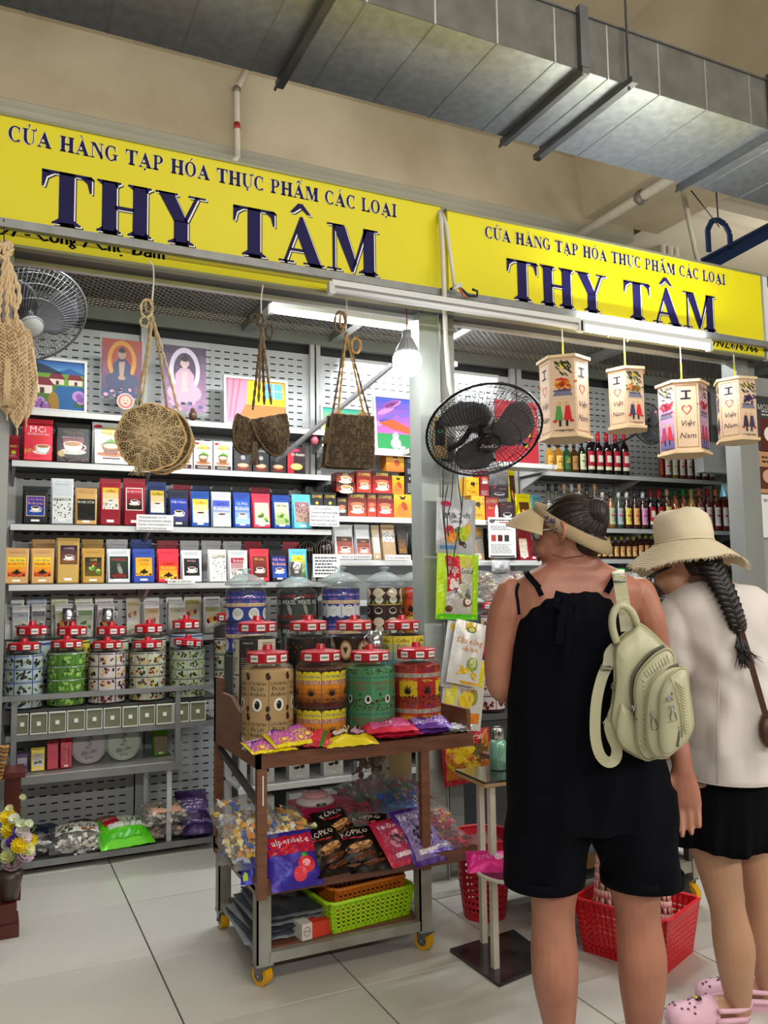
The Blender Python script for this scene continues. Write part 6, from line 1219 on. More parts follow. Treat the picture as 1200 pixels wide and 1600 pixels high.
for k,(c,R_,nm)in enumerate(((cen,R,'front_panel'),(cen+V(.048,.05,-.008),R*.97,'back_panel'))):
 S=disc(c,R_,0);base=MB().grid(lambda u,v:S(u,v)-vn*.004,32,6,'6a5838');base.build(nm,straw,t)
 q=MB();stitches(q,lambda u,v,S=S:S(u+.004*math.sin(v*20),.03+v*.94),30,11,.0033,TAN,inv=True,seed=k)
 for i in range(15):rope(q,[S(i/15,.06),S(i/15+.01,.5),S(i/15,.98)],.0042,TAN[1])
 q.build('crochet_stitches',straw,t)['kind']='stuff'
 q=MB();rope(q,[S(i/40,1.0)for i in range(41)],.006,'cdaa72');q.build('rim_braid',straw,t)
q=MB()
for k in range(5):q.tube([cen+V(.03,.012+k*.009,0)+vx*(R*.99*math.cos(a))+V(0,0,R*.99*math.sin(a))for a in[i*PI/16-.9*PI for i in range(33)]],.005,5,TAN[k])
q.build('side_gusset',straw,t)
q=MB();kn=HB(238,494)
for px,py,dy in((213,632,-.02),(221,630,-.015),(262,645,.0),(281,652,.045)):rope(q,smooth_path([kn,kn.lerp(HB(px,py,dy),.5)+V(.004,0,-.002),HB(px,py,dy)]),.0055,TAN[(px)%5])
for cx_,cy_,rx,ry in((229,482,9,14),(226,503,7,8),(233,478,6,10)):rope(q,[HB(cx_+rx*math.cos(a),cy_+ry*math.sin(a),-.012)for a in[i*PI/8 for i in range(17)]],.005,TAN[cx_%5])
q.build('strap',straw,t)
MB().tube(smooth_path([HB(232,408,-.05),HB(239,416,-.05),HB(240,440,-.01),HB(238,466),HB(237,497)]),.0035,6).build('white_cord',cordm,t)
q=MB();rr=random.Random(2)
for i in range(26):a=HB(216+rr.uniform(-4,4),708,-.075);q.tube([a,a+V(rr.uniform(-.012,.012),rr.uniform(-.01,.01),-.045),a+V(rr.uniform(-.03,.03),rr.uniform(-.015,.01),-.085)],.0012,4,rr.choice(TAN))
q.build('tassel',straw,t)['kind']='stuff'
t=Thing('straw_bag','dark brown shell-shaped crocheted bag with tassel hanging from rail','bag',HB(407,728),world=True)
def shell(cx_,cy_,w,h,rot,dy,bul):
 c=HB(cx_,cy_,dy);cr,sr=math.cos(rot),math.sin(rot)
 def S(u,v):
  a=PI*(1+u);x=w*math.cos(a)*(.25+.75*v)*(1 if v<.98 else 1.02);z=h*.35+(h*1.3)*math.sin(a)*v
  x*=1-.1*(1-v);return c+Vector((x*cr-z*sr,-bul*math.sin(PI*(.15+.8*v))*math.sin(PI*u),x*sr+z*cr))
 return S
for k,(a)in enumerate(((392,672,.075,.11,-.35,.03,.03),(424,668,.075,.125,.25,-.02,.045))):
 S=shell(*a);MB().grid(lambda u,v:S(u,v)+V(0,.005,0),18,8,'3a2c1c').build('bag_panel',straw,t)
 q=MB();stitches(q,S,22,12,.0026,BRN,seed=k+5);rope(q,[S(i/20,1)for i in range(21)],.005,'6a563a');rope(q,[S(0,1),S(0,.1),S(1,.1),S(1,1)],.005,'5a4830');q.build('crochet_stitches',straw,t)['kind']='stuff'
 MB().grid(lambda u,v:S(u,v)+V(0,.03+.03*math.sin(PI*u)*math.sin(PI*v),0),12,6,'453622').build('back_panel',straw,t)
q=MB();kn=HB(409,512)
for px,py in((395,640),(404,628),(413,632),(424,632)):rope(q,smooth_path([kn,kn.lerp(HB(px,py),.5)+V(0,0,-.003),HB(px,py)]),.006,BRN[px%5])
for cx_,cy_,rx,ry in((398,497,7,6),(421,518,5,11),(406,500,5,9)):rope(q,[HB(cx_+rx*math.cos(a),cy_+ry*math.sin(a),-.01)for a in[i*PI/7 for i in range(15)]],.006,BRN[1])
q.build('strap',straw,t)
MB().tube([HB(411,445,0),HB(408,465),HB(408,510)],.003,6).build('white_cord',cordm,t)
q=MB()
for i in range(24):a=HB(399+rr.uniform(-3,3),690,-.05);q.tube([a,a+V(rr.uniform(-.01,.01),0,-.05),a+V(rr.uniform(-.02,.02),0,-.095)],.0015,4,rr.choice(BRN))
q.build('tassel',straw,t)['kind']='stuff'
t=Thing('straw_bag','square dark brown crocheted bag with side tassel and tan straps','bag',HB(547,738),world=True)
tl,tr,bl,br=HB(517,648),HB(582,652),HB(507,730),HB(583,733)
def sq(dy,bul):
 def S(u,v):p=bl.lerp(br,u).lerp(tl.lerp(tr,u),v);e=(2*u-1)**8;p=p+V(0,dy-bul*math.sin(PI*u)*math.sin(PI*(.1+.8*v)),.008*e*(1 if v<.2 else 0));return p
 return S
for k,(dy,nm)in enumerate(((-.01,'front_panel'),(.035,'back_panel'))):
 S=sq(dy,.02 if k==0 else-.01);MB().grid(lambda u,v:S(u,v)+V(0,.004,0),12,10,'3c2e1e').build(nm,straw,t)
 q=MB();stitches(q,lambda u,v,S=S:S(v,u),16,22,.0032,BRN,seed=k+9);rope(q,[S(0,1),S(0,0),S(1,0),S(1,1),S(0,1)],.005,'6a563a');q.build('crochet_stitches',straw,t)['kind']='stuff'
q=MB()
for px in(529,567):q.ball(tuple(HB(px,651,.01)),.026,10,6,'b89060',sy=.6)
q.build('tan_lining',straw,t)
q=MB();kn=HB(541,518)
for px,py,c in((519,650,BRN[2]),(528,648,'c09458'),(569,650,'c09458'),(578,652,BRN[2])):rope(q,smooth_path([kn,kn.lerp(HB(px,py),.55)+V(0,0,-.003),HB(px,py)]),.0055,c)
for cx_,cy_,rx,ry,c in((531,503,8,16,BRN[4]),(556,540,7,12,'b88c50'),(536,500,5,12,'a88458')):rope(q,[HB(cx_+rx*math.cos(a),cy_+ry*math.sin(a),-.01)for a in[i*PI/8 for i in range(17)]],.006,c)
q.build('strap',straw,t)
MB().tube([HB(541,466,0),HB(542,485),HB(540,520)],.003,6).build('white_cord',cordm,t)
q=MB()
for i in range(20):a=HB(511+rr.uniform(-3,3),668,-.02);q.tube([a,a+V(rr.uniform(-.012,.008),0,-.04),a+V(rr.uniform(-.03,.005),0,-.07)],.0014,4,rr.choice(BRN))
q.build('tassel',straw,t)['kind']='stuff'
t=Thing('straw_bag','bunch of pale straw crocheted bags hanging at left edge','bag',HB(20,680),world=True)
for k,(px,w,yt,yb,dy)in enumerate(((8,.055,505,655,-.02),(24,.05,500,678,0),(38,.045,515,665,.02))):
 a,b=HB(px-4,yt,dy),HB(px+3,yb,dy)
 def S(u,v,a=a,b=b,w=w,k=k):
  th=2*PI*u;f=math.sin(PI*min(1,.12+v*.95))**.6;c=a.lerp(b,v)
  return c+Vector((w*f*math.cos(th)*(1+.1*math.sin(9*v+k)),.035*f*math.sin(th),.004*math.sin(5*th+7*v)))
 MB().grid(lambda u,v:a.lerp(b,v)+(S(u,v)-a.lerp(b,v))*.93,16,12,'a8875a').build('bag_body',straw,t)
 q=MB();stitches(q,S,18,24,.0032,LTN,seed=k+20);q.build('crochet_stitches',straw,t)['kind']='stuff'
q=MB()
for pts in(((8,395),(10,440),(12,520)),((10,395),(20,450),(27,510)),((8,400),(2,450),(-4,520)),((10,400),(30,455),(26,480),(18,470),(12,420))):rope(q,smooth_path([HB(*p,-.02)for p in pts]),.009,LTN[len(pts)%4])
for cx_,cy_,rx,ry in((5,392,8,12),(12,388,6,10)):rope(q,[HB(cx_+rx*math.cos(a),cy_+ry*math.sin(a),-.02)for a in[i*PI/8 for i in range(17)]],.01,LTN[1])
for i in range(30):a=HB(12+rr.uniform(-5,5),560,-.06);q.tube([a,a+V(rr.uniform(-.01,.01),0,-.1),a+V(rr.uniform(-.015,.015),0,-.17)],.0016,4,rr.choice(LTN))
q.build('strap',straw,t)
MB().tube([HB(6,342,-.08),HB(6,365,-.05),HB(7,384,-.02)],.002,5).build('hook_wire',black_m,t)
bam=mat('bamboo_strips','cfb090',.55,var=.14,vscale=3,stretch=(1,1,60),bump=.15,bscale=6)
bamr=mat('bamboo_rim','d8bc90',.5,var=.12,vscale=20)
def lan_text(w,h):
 A=Art();A.p+=[(p,hx('8a5c34'),0)for p in([(-w*.42,h*.04),(w*.42,h*.04),(w*.42,h*.05),(-w*.42,h*.05)],[(-w*.42,h*.95),(w*.42,h*.95),(w*.42,h*.96),(-w*.42,h*.96)],[(-w*.43,h*.04),(-w*.41,h*.04),(-w*.41,h*.96),(-w*.43,h*.96)],[(w*.41,h*.04),(w*.43,h*.04),(w*.43,h*.96),(w*.41,h*.96)])]
 for p in(srect(-w*.05,h*.76,w*.05,h*.88),srect(-w*.2,h*.86,w*.2,h*.885),srect(-w*.24,h*.75,w*.18,h*.775)):A.poly(p,'2c2838',1)
 hp=[(16*math.sin(a)**3/17,(13*math.cos(a)-5*math.cos(2*a)-2*math.cos(3*a)-math.cos(4*a))/17)for a in[i*2*PI/24 for i in range(25)]]
 for(x1,y1),(x2,y2)in zip(hp,hp[1:]):A.poly([(x1*w*.22,h*.6+y1*w*.26),(x2*w*.22,h*.6+y2*w*.26),(x2*w*.17,h*.6+y2*w*.2),(x1*w*.17,h*.6+y1*w*.2)],'b02830',1)
 A.text('Việt',0,h*.4,h*.085,'2c2430',1,maxw=w*.62,ital=.25);A.text('Nam',0,h*.22,h*.085,'2c2430',1,maxw=w*.66,ital=.25);return A
def lan_scene(k):
 def f(w,h):
  A=Art();A.rnd=random.Random(k)
  if k==3:A.grad(-w*.46,h*.03,w*.46,h*.97,'9a78a8','c8a0b0',0,8);A.grad(-w*.46,h*.03,w*.46,h*.25,'5a5a90','8a6a98',1,4)
  for i in range(22):A.ell(A.rnd.uniform(-.4,.42)*w,h*A.rnd.uniform(.78,.95),w*.15,h*.010,'304020',2,6,A.rnd.uniform(-1.2,-.2))
  A.ell(w*.0,h*.9,w*.12,h*.035,'d8c840',1)
  cols=(('c83020','e06a20','e0a020'),('4a6a30','5a7a40','c86020'),('b87830','a04828','4a5830'),('c02838','d84858','8a2040'),('4a3a60','6a4a70','302848'))[k%5]
  for i in range(40):A.ell(A.rnd.gauss(0,.19)*w,h*A.rnd.gauss(.66,.035),w*.08,h*.018,A.rnd.choice(cols),3,7)
  for i in range(10):A.poly([(-w*.4+i*w*.07,h*.56),(-w*.34+i*w*.07,h*.56+h*A.rnd.uniform(.01,.05)),(-w*.26+i*w*.07,h*.56)],'484a60',3)
  A.poly([(-w*.42,h*.5),(w*.42,h*.5),(w*.3,h*.56),(-w*.3,h*.56)],'6a6a80',2)
  for s,c in((-.14,('4a8a40','3a3050','5a4030','a03050','2c2038')[k%5]),(.14,'c02028' if k!=4 else '3a2c48')):
   A.poly([(w*(s*1.3-.17),h*.18),(w*(s*1.3+.17),h*.18),(w*(s*1.3+.08),h*.37),(w*(s*1.3-.08),h*.37)],c,4);A.ell(w*s,h*.385,w*.035,h*.013,'d8a888',5,8);A.poly([(w*(s-.1),h*.39),(w*(s+.1),h*.39),(w*s,h*.43)],'c0a058',6);A.rect(w*(s-.05),h*.1,w*(s+.05),h*.2,'1c1820',3)
  for s in(-.34,.34):A.ell(w*s,h*.17,w*.09,h*.02,'b02828',4)
  A.rect(-w*.4,h*.045,w*.4,h*.055,'605850',2);A.text('Việt Nam',w*.1,h*.045,h*.035,'483828',3,maxw=w*.6);return A
 return f
def lantern(label,px,ytop,ybot,R,ang,first,scene,cordtop,Y=3.25):
 c=PY(px,(ytop+ybot)/2,Y);zt=PY(px,ytop,Y).z-.004;zb=PY(px,ybot,Y).z+.012;h=zt-zb
 t=Thing('bamboo_lantern',label,'lantern',(c.x,Y,zb),group='bamboo lanterns under the right sign')
 ap=R*math.cos(PI/6);w=R*.985
 for k in range(6):
  a=math.radians(ang+60*k);nx,ny=math.cos(a),math.sin(a);tx,ty=-ny,nx
  q=MB();P_=lambda u,v,d:(nx*(ap+d)+tx*u,ny*(ap+d)+ty*u,v)
  q.add([P_(-w/2,.012,0),P_(w/2,.012,0),P_(w/2,h-.012,0),P_(-w/2,h-.012,0),P_(-w/2,.012,-.004),P_(w/2,.012,-.004),P_(w/2,h-.012,-.004),P_(-w/2,h-.012,-.004)],[(0,1,2,3),(7,6,5,4),(0,4,5,1),(1,5,6,2),(2,6,7,3),(3,7,4,0)])
  pn=q.build('bamboo_panel',bam,t);ar=(lan_text if(k+first)%2==0 else lan_scene(scene))(w,h-.03)
  q=MB();ar.put(q,lambda u,v,l:P_(u,v+.015,.0006+l*.0003));q.build('panel_print',PRINT,pn)
 hexp=lambda r:[(r*math.cos(math.radians(ang+30+60*k)),r*math.sin(math.radians(ang+30+60*k)))for k in range(6)]
 for z0,z1,n in((0,.014,'bottom_rim'),(h-.014,h,'top_rim')):
  MB().prism(hexp(R*1.12),z0,z1,f=lambda u,v,d:(u,v,d)).build(n,bamr,t)
 MB().cyl((0,0,h),(0,0,h+(cordtop-zt)*.45),.004,6).build('yellow_cord',mat('yellow_cord','d8d020',.5),t,label='yellow cord')
 MB().cyl((0,0,h+(cordtop-zt)*.45),(0,0,cordtop-zb),.0035,6).build('white_cord',cordm,t)
 return t
lantern('large bamboo lantern with village couple panel, leftmost under right sign',882,562,692,.118,228,1,0,2.65)
lantern('smallest bamboo lantern with bicycle rider, second from left',979,578,677,.098,198,0,1,2.65)
lantern('bamboo lantern with purple sunset panel, third from left',1068,600,716,.125,234,0,3,2.65)
lantern('bamboo lantern with dark purple figures panel, rightmost near post',1151,594,695,.108,200,0,4,2.65)
t=Thing('wire_hook','bent white wire hook above smallest bamboo lantern','hook',world=True);MB().tube(smooth_path([PY(950,527,3.2),PY(955,521,3.2),PY(975,522,3.2),PY(982,527,3.2),PY(980,534,3.22)]),.003,5).build('wire',cordm,t)
def fan(label,c,axis,R,col='141416',rear='1c1c1e',blade='2a2a2e',hubc='0c0c10',text=None,wires=72,arm_to=None,bl_alpha=False,scale_t=1):
 t=Thing('wall_fan',label,'fan',c);M=Vector(axis).normalized().to_track_quat('Z','Y').to_matrix().to_4x4()
 cm=mat('fan_wire_'+col,col,.3,.4);k=R/.26
 def wires_(z1,r0,name,tw):
  q=MB()
  for i in range(wires):
   a=2*PI*i/wires
   pts=[]
   for j in range(7):
    s=j/6;r=r0+(R-r0)*s;z=z1*math.cos(s*PI/2)**.7 if s<1 else 0;aa=a+tw*(1-s);pts.append((r*math.cos(aa),r*math.sin(aa),z))
   q.tube(pts,.0015*k,3,cap=False)
  for rr_ in(.45,.72,.9):
   r=r0+(R-r0)*rr_;z=z1*math.cos(rr_*PI/2)**.7;q.tube([(r*math.cos(a),r*math.sin(a),z)for a in[2*PI*i/40 for i in range(40)]],.0014*k,4,closed=True)
  q.xf(M).build(name,cm,t)
 wires_(.095*k,.05*k,'front_grille',.5);wires_(-.095*k,.06*k,'rear_grille',-.3)
 MB().tube([(R*math.cos(a),R*math.sin(a),0)for a in[2*PI*i/48 for i in range(48)]],.006*k,8,closed=True).xf(M).build('grille_rim',cm,t)
 MB().lathe([(.001,.1*k),(.045*k,.098*k),(.055*k,.09*k),(.055*k,.082*k),(.001,.08*k)][::-1],28).xf(M).build('front_badge',mat('fan_hub_'+hubc,hubc,.25),t)
 if text:A=Art();A.text(text,0,0,.022*k,'c8c8cc',1,ital=.3);q=MB();A.put(q,lambda u,v,l:(u,v,.1005*k));q.xf(M@Matrix.Rotation(text_rot,4,'Z')).build('badge_print',PRINT,t)
 bm=clear('fan_blade_'+blade,'8c8c94',.62,.12,fk=.8)
 for b in range(3):
  q=MB()
  def B(u,v,b=b):
   r=.03*k+(R*.86-.03*k)*v;w=.95*(math.sin(PI*(.12+.8*v))**.6);a=2*PI*b/3+(u-.5)*w*1.5+.5*v;return(r*math.cos(a),r*math.sin(a),(.03-.05*u)*k*math.sin(PI*(.15+.7*v)))
  q.grid(B,8,8);o=q.xf(M).build('blade',bm,t);md=o.modifiers.new('s','SOLIDIFY');md.thickness=.002
 MB().lathe([(.001,-.16*k),(.05*k,-.155*k),(.06*k,-.12*k),(.06*k,-.05*k),(.03*k,-.02*k),(.035*k,.04*k),(.001,.045*k)],20).xf(M).build('motor',mat('fan_motor','18181a',.35),t)
 if arm_to is not None:
  ax=M@Vector((0,0,-.13*k));e=Vector(arm_to)-Vector(c);MB().tube(smooth_path([ax,ax.lerp(e,.5)+V(0,0,-.04),e]),.014*k,8).build('arm',mat('fan_motor'),t)
  MB().box(e.x-.03,e.x+.03,e.y-.005,e.y+.03,e.z-.06,e.z+.06).build('wall_bracket',mat('fan_motor'),t)
 return t
f0=Vector((math.sin(YAW),math.cos(YAW),0));UP=V(0,0,1)
def camdir(right,up_,toward):return r0*right+UP*up_-f0*toward
text_rot=0
fan('large black wire fan tilted downwards, mounted on centre post',PY(757,674,3.12),camdir(.12,-.86,.72),.262,text='SenKo',arm_to=(2.0,3.46,2.0))
fan('grey wire fan with pale badge inside left stall, cut by edge',PY(42,492,4.05),camdir(.42,-.72,.42),.265,col='77787a',blade='3c3e42',hubc='b8bab8',arm_to=(.12,4.6,2.62))
fan('small black fan inside right stall behind lanterns',PY(1012,662,4.4),camdir(-.75,-.3,.35),.15,blade='1a1a1c',arm_to=(4.1,4.93,2.35))
t=Thing('fan_cord','loops of black fan cord hanging down post over candy bags','cable',world=True)
for pts in(((692,745),(692,800),(698,860),(700,900)),((700,758),(694,800),(700,880)),((716,700),(715,745),(721,800),(712,850),(704,898)),((708,740),(705,780),(699,810),(701,838)),((724,745),(722,790),(717,840),(727,850),(726,856),(720,846))):
 MB().tube(smooth_path([PY(*p,3.33)for p in pts]),.0028,5).build('cord',black_m,t)
t=Thing('wall_sign','small notice board on post behind fan','sign',PY(690,690,3.43));MB().box(-.04,.03,0,.01,-.08,.12).build('board',mat('cardboard'),t)
A=Art();A.rect(-.035,-.02,.02,.1,'18181a',0);A.text('OK',0,.05,.02,'30a080',1);q=MB();A.put(q,flat_xz(0,0,0));q.build('print',PRINT,t)
t=Thing('red_display_card','large red and yellow patterned card behind fan in right stall','card',PY(815,725,4.55));A=Art();A.rect(-.2,0,.14,.42,'a02830',0);A.beans(-.2,.12,.08,.3,60,('c8c020','2c5a30','202040'),1,.018)
q=MB().box(-.2,.14,.001,.006,0,.42,'a02830');A.put(q,flat_xz(0,0,0));q.build('card_sheet',PRINT,t)
t=Thing('side_ledge','white ledge holding red patterned card right of fan','shelf',world=True);p=PY(800,722,4.5);MB().box(p.x-.1,p.x+.32,4.5,4.66,p.z-.03,p.z).box(3.42,3.44,4.5,4.95,p.z-.03,p.z+.001).build('ledge',white_m,t)
def hbag(label,px,y0,y1,w_px,Y,body,art,roll=0,th=.03,fill=None,name='candy_bag',seed=1):
 b=PY(px,y1,Y);tp=PY(px,y0,Y);d=(b-CAM).dot(fw);w=w_px/FPX*d*1.04;h=tp.z-b.z
 t=pillow(label,(b.x,Y,(b.z+tp.z)/2),w,h,th,body,art(w,h)if art else None,fill=fill,name=name,seed=seed)
 t.o.rotation_euler=(PI/2,roll,0);return t
def milk1(w,h):
 A=Art();A.ell(-w*.28,h*.9,w*.13,h*.05,'c82048',1);A.text('Milk Soft',0,h*.7,h*.11,'28283a',2,maxw=w*.7,rot=.05);A.text('Candy',-w*.05,h*.6,h*.08,'28283a',2,maxw=w*.5)
 for x,y,rx,ry,c in((-.22,.42,.12,.08,'c83040'),(-.15,.3,.16,.11,'e89838'),(.02,.42,.1,.07,'3a8030'),(.15,.36,.17,.14,'b8c830'),(.28,.45,.07,.12,'e8b830'),(.1,.28,.1,.06,'78a028'),(.12,.2,.09,.05,'5a4038')):A.ell(w*x,h*y,w*rx,h*ry,c,2,14)
 A.rect(-w*.42,h*.08,w*.0,h*.14,'5a90c0',1);return A
hbag('grey-white milk soft candy bag with fruit picture, top of post',711,780,866,68,3.405,'b8babc',milk1,.04,seed=120)
def milk2(w,h):
 A=Art();A.rect(-w*.3,h*.05,w*.34,h*.95,'b0aca8',0);A.rect(-w*.5,0,-w*.36,h,'b8dc20',1);A.rect(w*.36,0,w*.5,h,'9ccc18',1);A.rect(w*.02,h*.8,w*.36,h*.97,'b8b428',1)
 A.poly([(-w*.32,h*.97),(w*.02,h*.97),(w*.05,h*.45),(-w*.28,h*.42)],'c01c28',2);A.text('Milk',-w*.14,h*.76,h*.11,'e8e4e0',4,maxw=w*.26);A.text('Coconut',w*.2,h*.75,h*.09,'34403a',4,maxw=w*.32)
 for x,y in((-.16,.58),(-.08,.53),(-.18,.5)):A.ell(w*x,h*y,w*.07,h*.05,'d8d0c8',4)
 for i in range(16):A.ell(A.rnd.uniform(-.25,.3)*w,h*A.rnd.uniform(.18,.62),w*.07,h*.035,A.rnd.choice(('d8d8d4','8a8684','c0bcb8','606064')),3 if i%2 else 1,7,A.rnd.uniform(0,3))
 A.ell(w*.22,h*.26,w*.12,h*.07,'6a3a20',4);A.ell(w*.24,h*.27,w*.08,h*.045,'e0dcd4',5);A.ell(-w*.22,h*.16,w*.09,h*.05,'5a3820',4);A.rect(-w*.48,0,w*.48,h*.08,'52c020',4);return A
hbag('bright green milk coconut candy bag with red panel on post',713,866,968,72,3.39,'a8cc30',milk2,.05,seed=121)
def dur1(w,h):
 A=Art();A.rect(-w*.18,h*.86,w*.16,h*.99,'d8b020',1);A.ell(0,h*.88,w*.14,h*.05,'2a5a38',2);A.ell(0,h*.88,w*.1,h*.035,'d8c860',3);A.text('Sầu riêng',0,h*.7,h*.1,'d89018',2,maxw=w*.82,ital=.1);A.text('sấy lạnh',w*.05,h*.57,h*.07,'d89018',2,maxw=w*.5)
 A.ell(w*.2,h*.34,w*.18,h*.11,'88a048',2,16);A.ell(w*.2,h*.36,w*.1,h*.08,'c8d090',3)
 for i in range(12):A.ell(A.rnd.uniform(-.25,.35)*w,h*A.rnd.uniform(.13,.26),w*.09,h*.025,A.rnd.choice(('e8c830','d8b018')),4,7,A.rnd.uniform(0,3))
 A.rect(-w*.1,h*.02,w*.45,h*.06,'d8a018',2);return A
def dur2(w,h):A=Art();A.rect(-w*.4,h*.86,w*.4,h*.97,'d8b830',1);A.lines(-w*.2,h*.3,w*.3,h*.8,12,'70747a',1);A.rect(-w*.1,h*.16,w*.2,h*.26,'3a3a40',1);return A
hbag('white dried-fruit pouch showing text back, behind durian one',716,972,1075,52,3.385,'c8cacc',dur2,.17,name='snack_pouch',seed=122,th=.02)
hbag('white dried durian pouch with yellow lettering hanging tilted on post',729,971,1070,56,3.355,'d8d8d4',dur1,.22,name='snack_pouch',seed=123,th=.02)
def dur3(w,h):
 A=Art();A.rect(-w*.46,h*.62,w*.46,h*.98,'d8c828',1);A.rect(-w*.46,h*.3,-w*.2,h*.98,'e0d840',0);A.ell(-w*.2,h*.72,w*.12,h*.07,'60a0b0',3);A.ell(w*.05,h*.42,w*.2,h*.12,'e0c030',3,16,.4);A.ell(w*.22,h*.46,w*.13,h*.12,'8a9048',2,14)
 A.rect(0,h*.66,w*.3,h*.74,'d87828',3);A.rect(-w*.1,h*.1,w*.42,h*.24,'d88020',2);A.text('DURIAN',w*.1,h*.55,h*.06,'c06818',3,maxw=w*.4);A.ell(-w*.28,h*.14,w*.05,h*.025,'3070a0',3);return A
hbag('yellow and white durian chips pouch hanging above cart corner',723,1028,1140,72,3.40,'d0d0c4',dur3,.14,name='snack_pouch',seed=124,th=.025)
def dur4(w,h):
 A=Art();A.rect(-w*.46,h*.04,w*.46,h*.97,'b87028',0);A.ell(-w*.15,h*.55,w*.32,h*.34,'d0b018',1,20);A.ell(w*.2,h*.62,w*.24,h*.28,'5a4a20',2,16);A.ell(w*.08,h*.3,w*.16,h*.12,'e8c838',3);A.poly([(-w*.1,h*.98),(w*.42,h*.98),(w*.2,h*.72),(-w*.1,h*.78)],'b81c28',3)
 A.text('Durian',w*.14,h*.88,h*.12,'e8d8c8',4,maxw=w*.4);A.rect(-w*.48,0,w*.48,h*.1,'a81c30',3);A.beans(w*.02,h*.4,w*.4,h*.84,40,('2c2410','806c30'),4,.006);return A
hbag('big red and gold durian snack bag hanging low behind cart',728,1140,1222,84,3.42,'b02030',dur4,-.05,name='snack_bag',seed=125)
pillow('clear hanging bag of silver packets below right shelf',(PY(780,885,4.6).x,4.6,PY(780,885,4.6).z),.14,.08,.04,'c0c0c4',lean=PI/2,seed=126)
for k,(px,py,c)in enumerate(((752,905,'8a7a60'),(790,915,'c8b090'),(812,905,'6a3038'),(760,925,'b89878'))):
 p=PY(px,py+14,4.3);
 pillow('clear bag of dried goods heaped below right shelf, %s'%['leftmost','middle pale','dark red one','front one'][k],(p.x,4.3-.06*(k==3),p.z),.2,.2,.1,'ffffff',fill=((c,'d0c0a0','7a5a48'),40,.02),seed=130+k,lean=.4)
p=PY(780,940,4.3);t=Thing('goods_shelf','dark shelf under heaped dried goods right of post','shelf',world=True);MB().box(p.x-.3,p.x+.6,4.15,4.5,p.z-.03,p.z-.004).box(p.x-.3,p.x-.27,4.2,4.5,0,p.z-.03).box(p.x+.57,p.x+.6,4.2,4.5,0,p.z-.03).build('board',dark_m,t)
MB().tube([PY(701,975,3.44),PY(702,962,3.43),PY(704,955,3.42)],.002,5)
c=PZ(757,1222,.655);l_=PZ(711,1202,.655);e1=(l_-c);e1.z=0;e2=Vector((-e1.y,e1.x,0))*-1
if e2.x<0:e2=-e2
t=Thing('side_table','small white-legged table with dark glass top and black base tile','table',(c.x,c.y,0),world=True)
S4=[c,c+e2,c+e1+e2,c+e1]
gt=mat('dark_glass_top','2a2a26',.12,coat=.6,var=.3,vscale=9)
q=MB();q.add([tuple(p+V(0,0,0))for p in S4]+[tuple(p-V(0,0,.008))for p in S4],[(0,1,2,3),(7,6,5,4),(0,4,5,1),(1,5,6,2),(2,6,7,3),(3,7,4,0)]);q.build('glass_top',gt,t)
q=MB();q.add([tuple(c.lerp(p,1.0)-V(0,0,.008))for p in S4]+[tuple(p-V(0,0,.02))for p in S4],[(0,1,2,3),(7,6,5,4),(0,4,5,1),(1,5,6,2),(2,6,7,3),(3,7,4,0)]);q.build('wooden_underlay',mat('raw_wood'),t)
ivory=mat('ivory_painted_steel','cfc9b8',.4,var=.15,vscale=18)
L1,L2=PZ(774,1512,.012),PZ(756,1472,.012)
for p in(L1,L2,L1+V(.30,.03,0),L2+V(.28,.04,0)):MB().box(p.x-.011,p.x+.011,p.y-.011,p.y+.011,.012,.636).build('table_leg',ivory,t)
B4=[PZ(780,1537,.012),PZ(868,1500,.012),PZ(802,1452,.012),PZ(703,1482,.012)]
q=MB();q.add([tuple(p)for p in B4]+[tuple(V(p.x,p.y,.0))for p in B4],[(0,1,2,3),(7,6,5,4),(0,4,5,1),(1,5,6,2),(2,6,7,3),(3,7,4,0)])
q.build('base_tile',mat('black_marbled_tile','16161a',.15,var=.7,vscale=7,col2='3a3836'),t)
z2=.345;m1=PZ(757,1372,z2)
MB().tube(smooth_path([PZ(822,1356,z2),PZ(790,1352,z2),PZ(755,1352,z2),PZ(745,1358,z2),PZ(752,1368,z2),PZ(775,1377,z2),PZ(800,1378,z2),PZ(830,1372,z2)]),.007,6).build('tier_hoop',ivory,t)
q=MB();q.prism([(p.x,p.y)for p in[PZ(*a,z2)for a in((752,1356),(748,1362),(770,1374),(800,1377),(838,1371),(838,1352))]],z2-.004,z2+.002,f=lambda u,v,d:(u,v,d));q.build('tier_glass',gt,t)
p=PZ(766,1360,z2+.003)
A=Art();A.text('MEAT',-.02,.05,.02,'f0c0e0',1,maxw=.05);A.ell(.03,.05,.02,.012,'f0d0e8',1)
pillow('hot pink snack packet lying on lower tier of side table',(p.x+.02,p.y+.03,z2+.003),.17,.1,.05,'e83090',A,rz=-.45,lean=.5,seed=140,name='snack_packet',cat='packet')
p=PZ(778,1203,.656);t=Thing('steel_flask','mint green steel flask with silver cap on side table','flask',(p.x+.01,p.y+.01,.656));hh=PD(776,1140,(p-CAM).dot(fw)).z-.656
MB().lathe([(.03,0),(.033,.004),(.033,hh*.62),(.028,hh*.7),(.02,hh*.74)],28).build('flask_body',mat('mint_metal','8fc4ac',.28,.5),t)
MB().lathe([(.021,hh*.73),(.023,hh*.75),(.023,hh*.95),(.02,hh),(.001,hh)],24).build('cap',mat('polished_steel'),t);MB().tube([(-.014,0,hh),(-.016,0,hh+.006),(.016,0,hh+.006),(.014,0,hh)],.003,6).build('cap_loop',mat('polished_steel'),t)
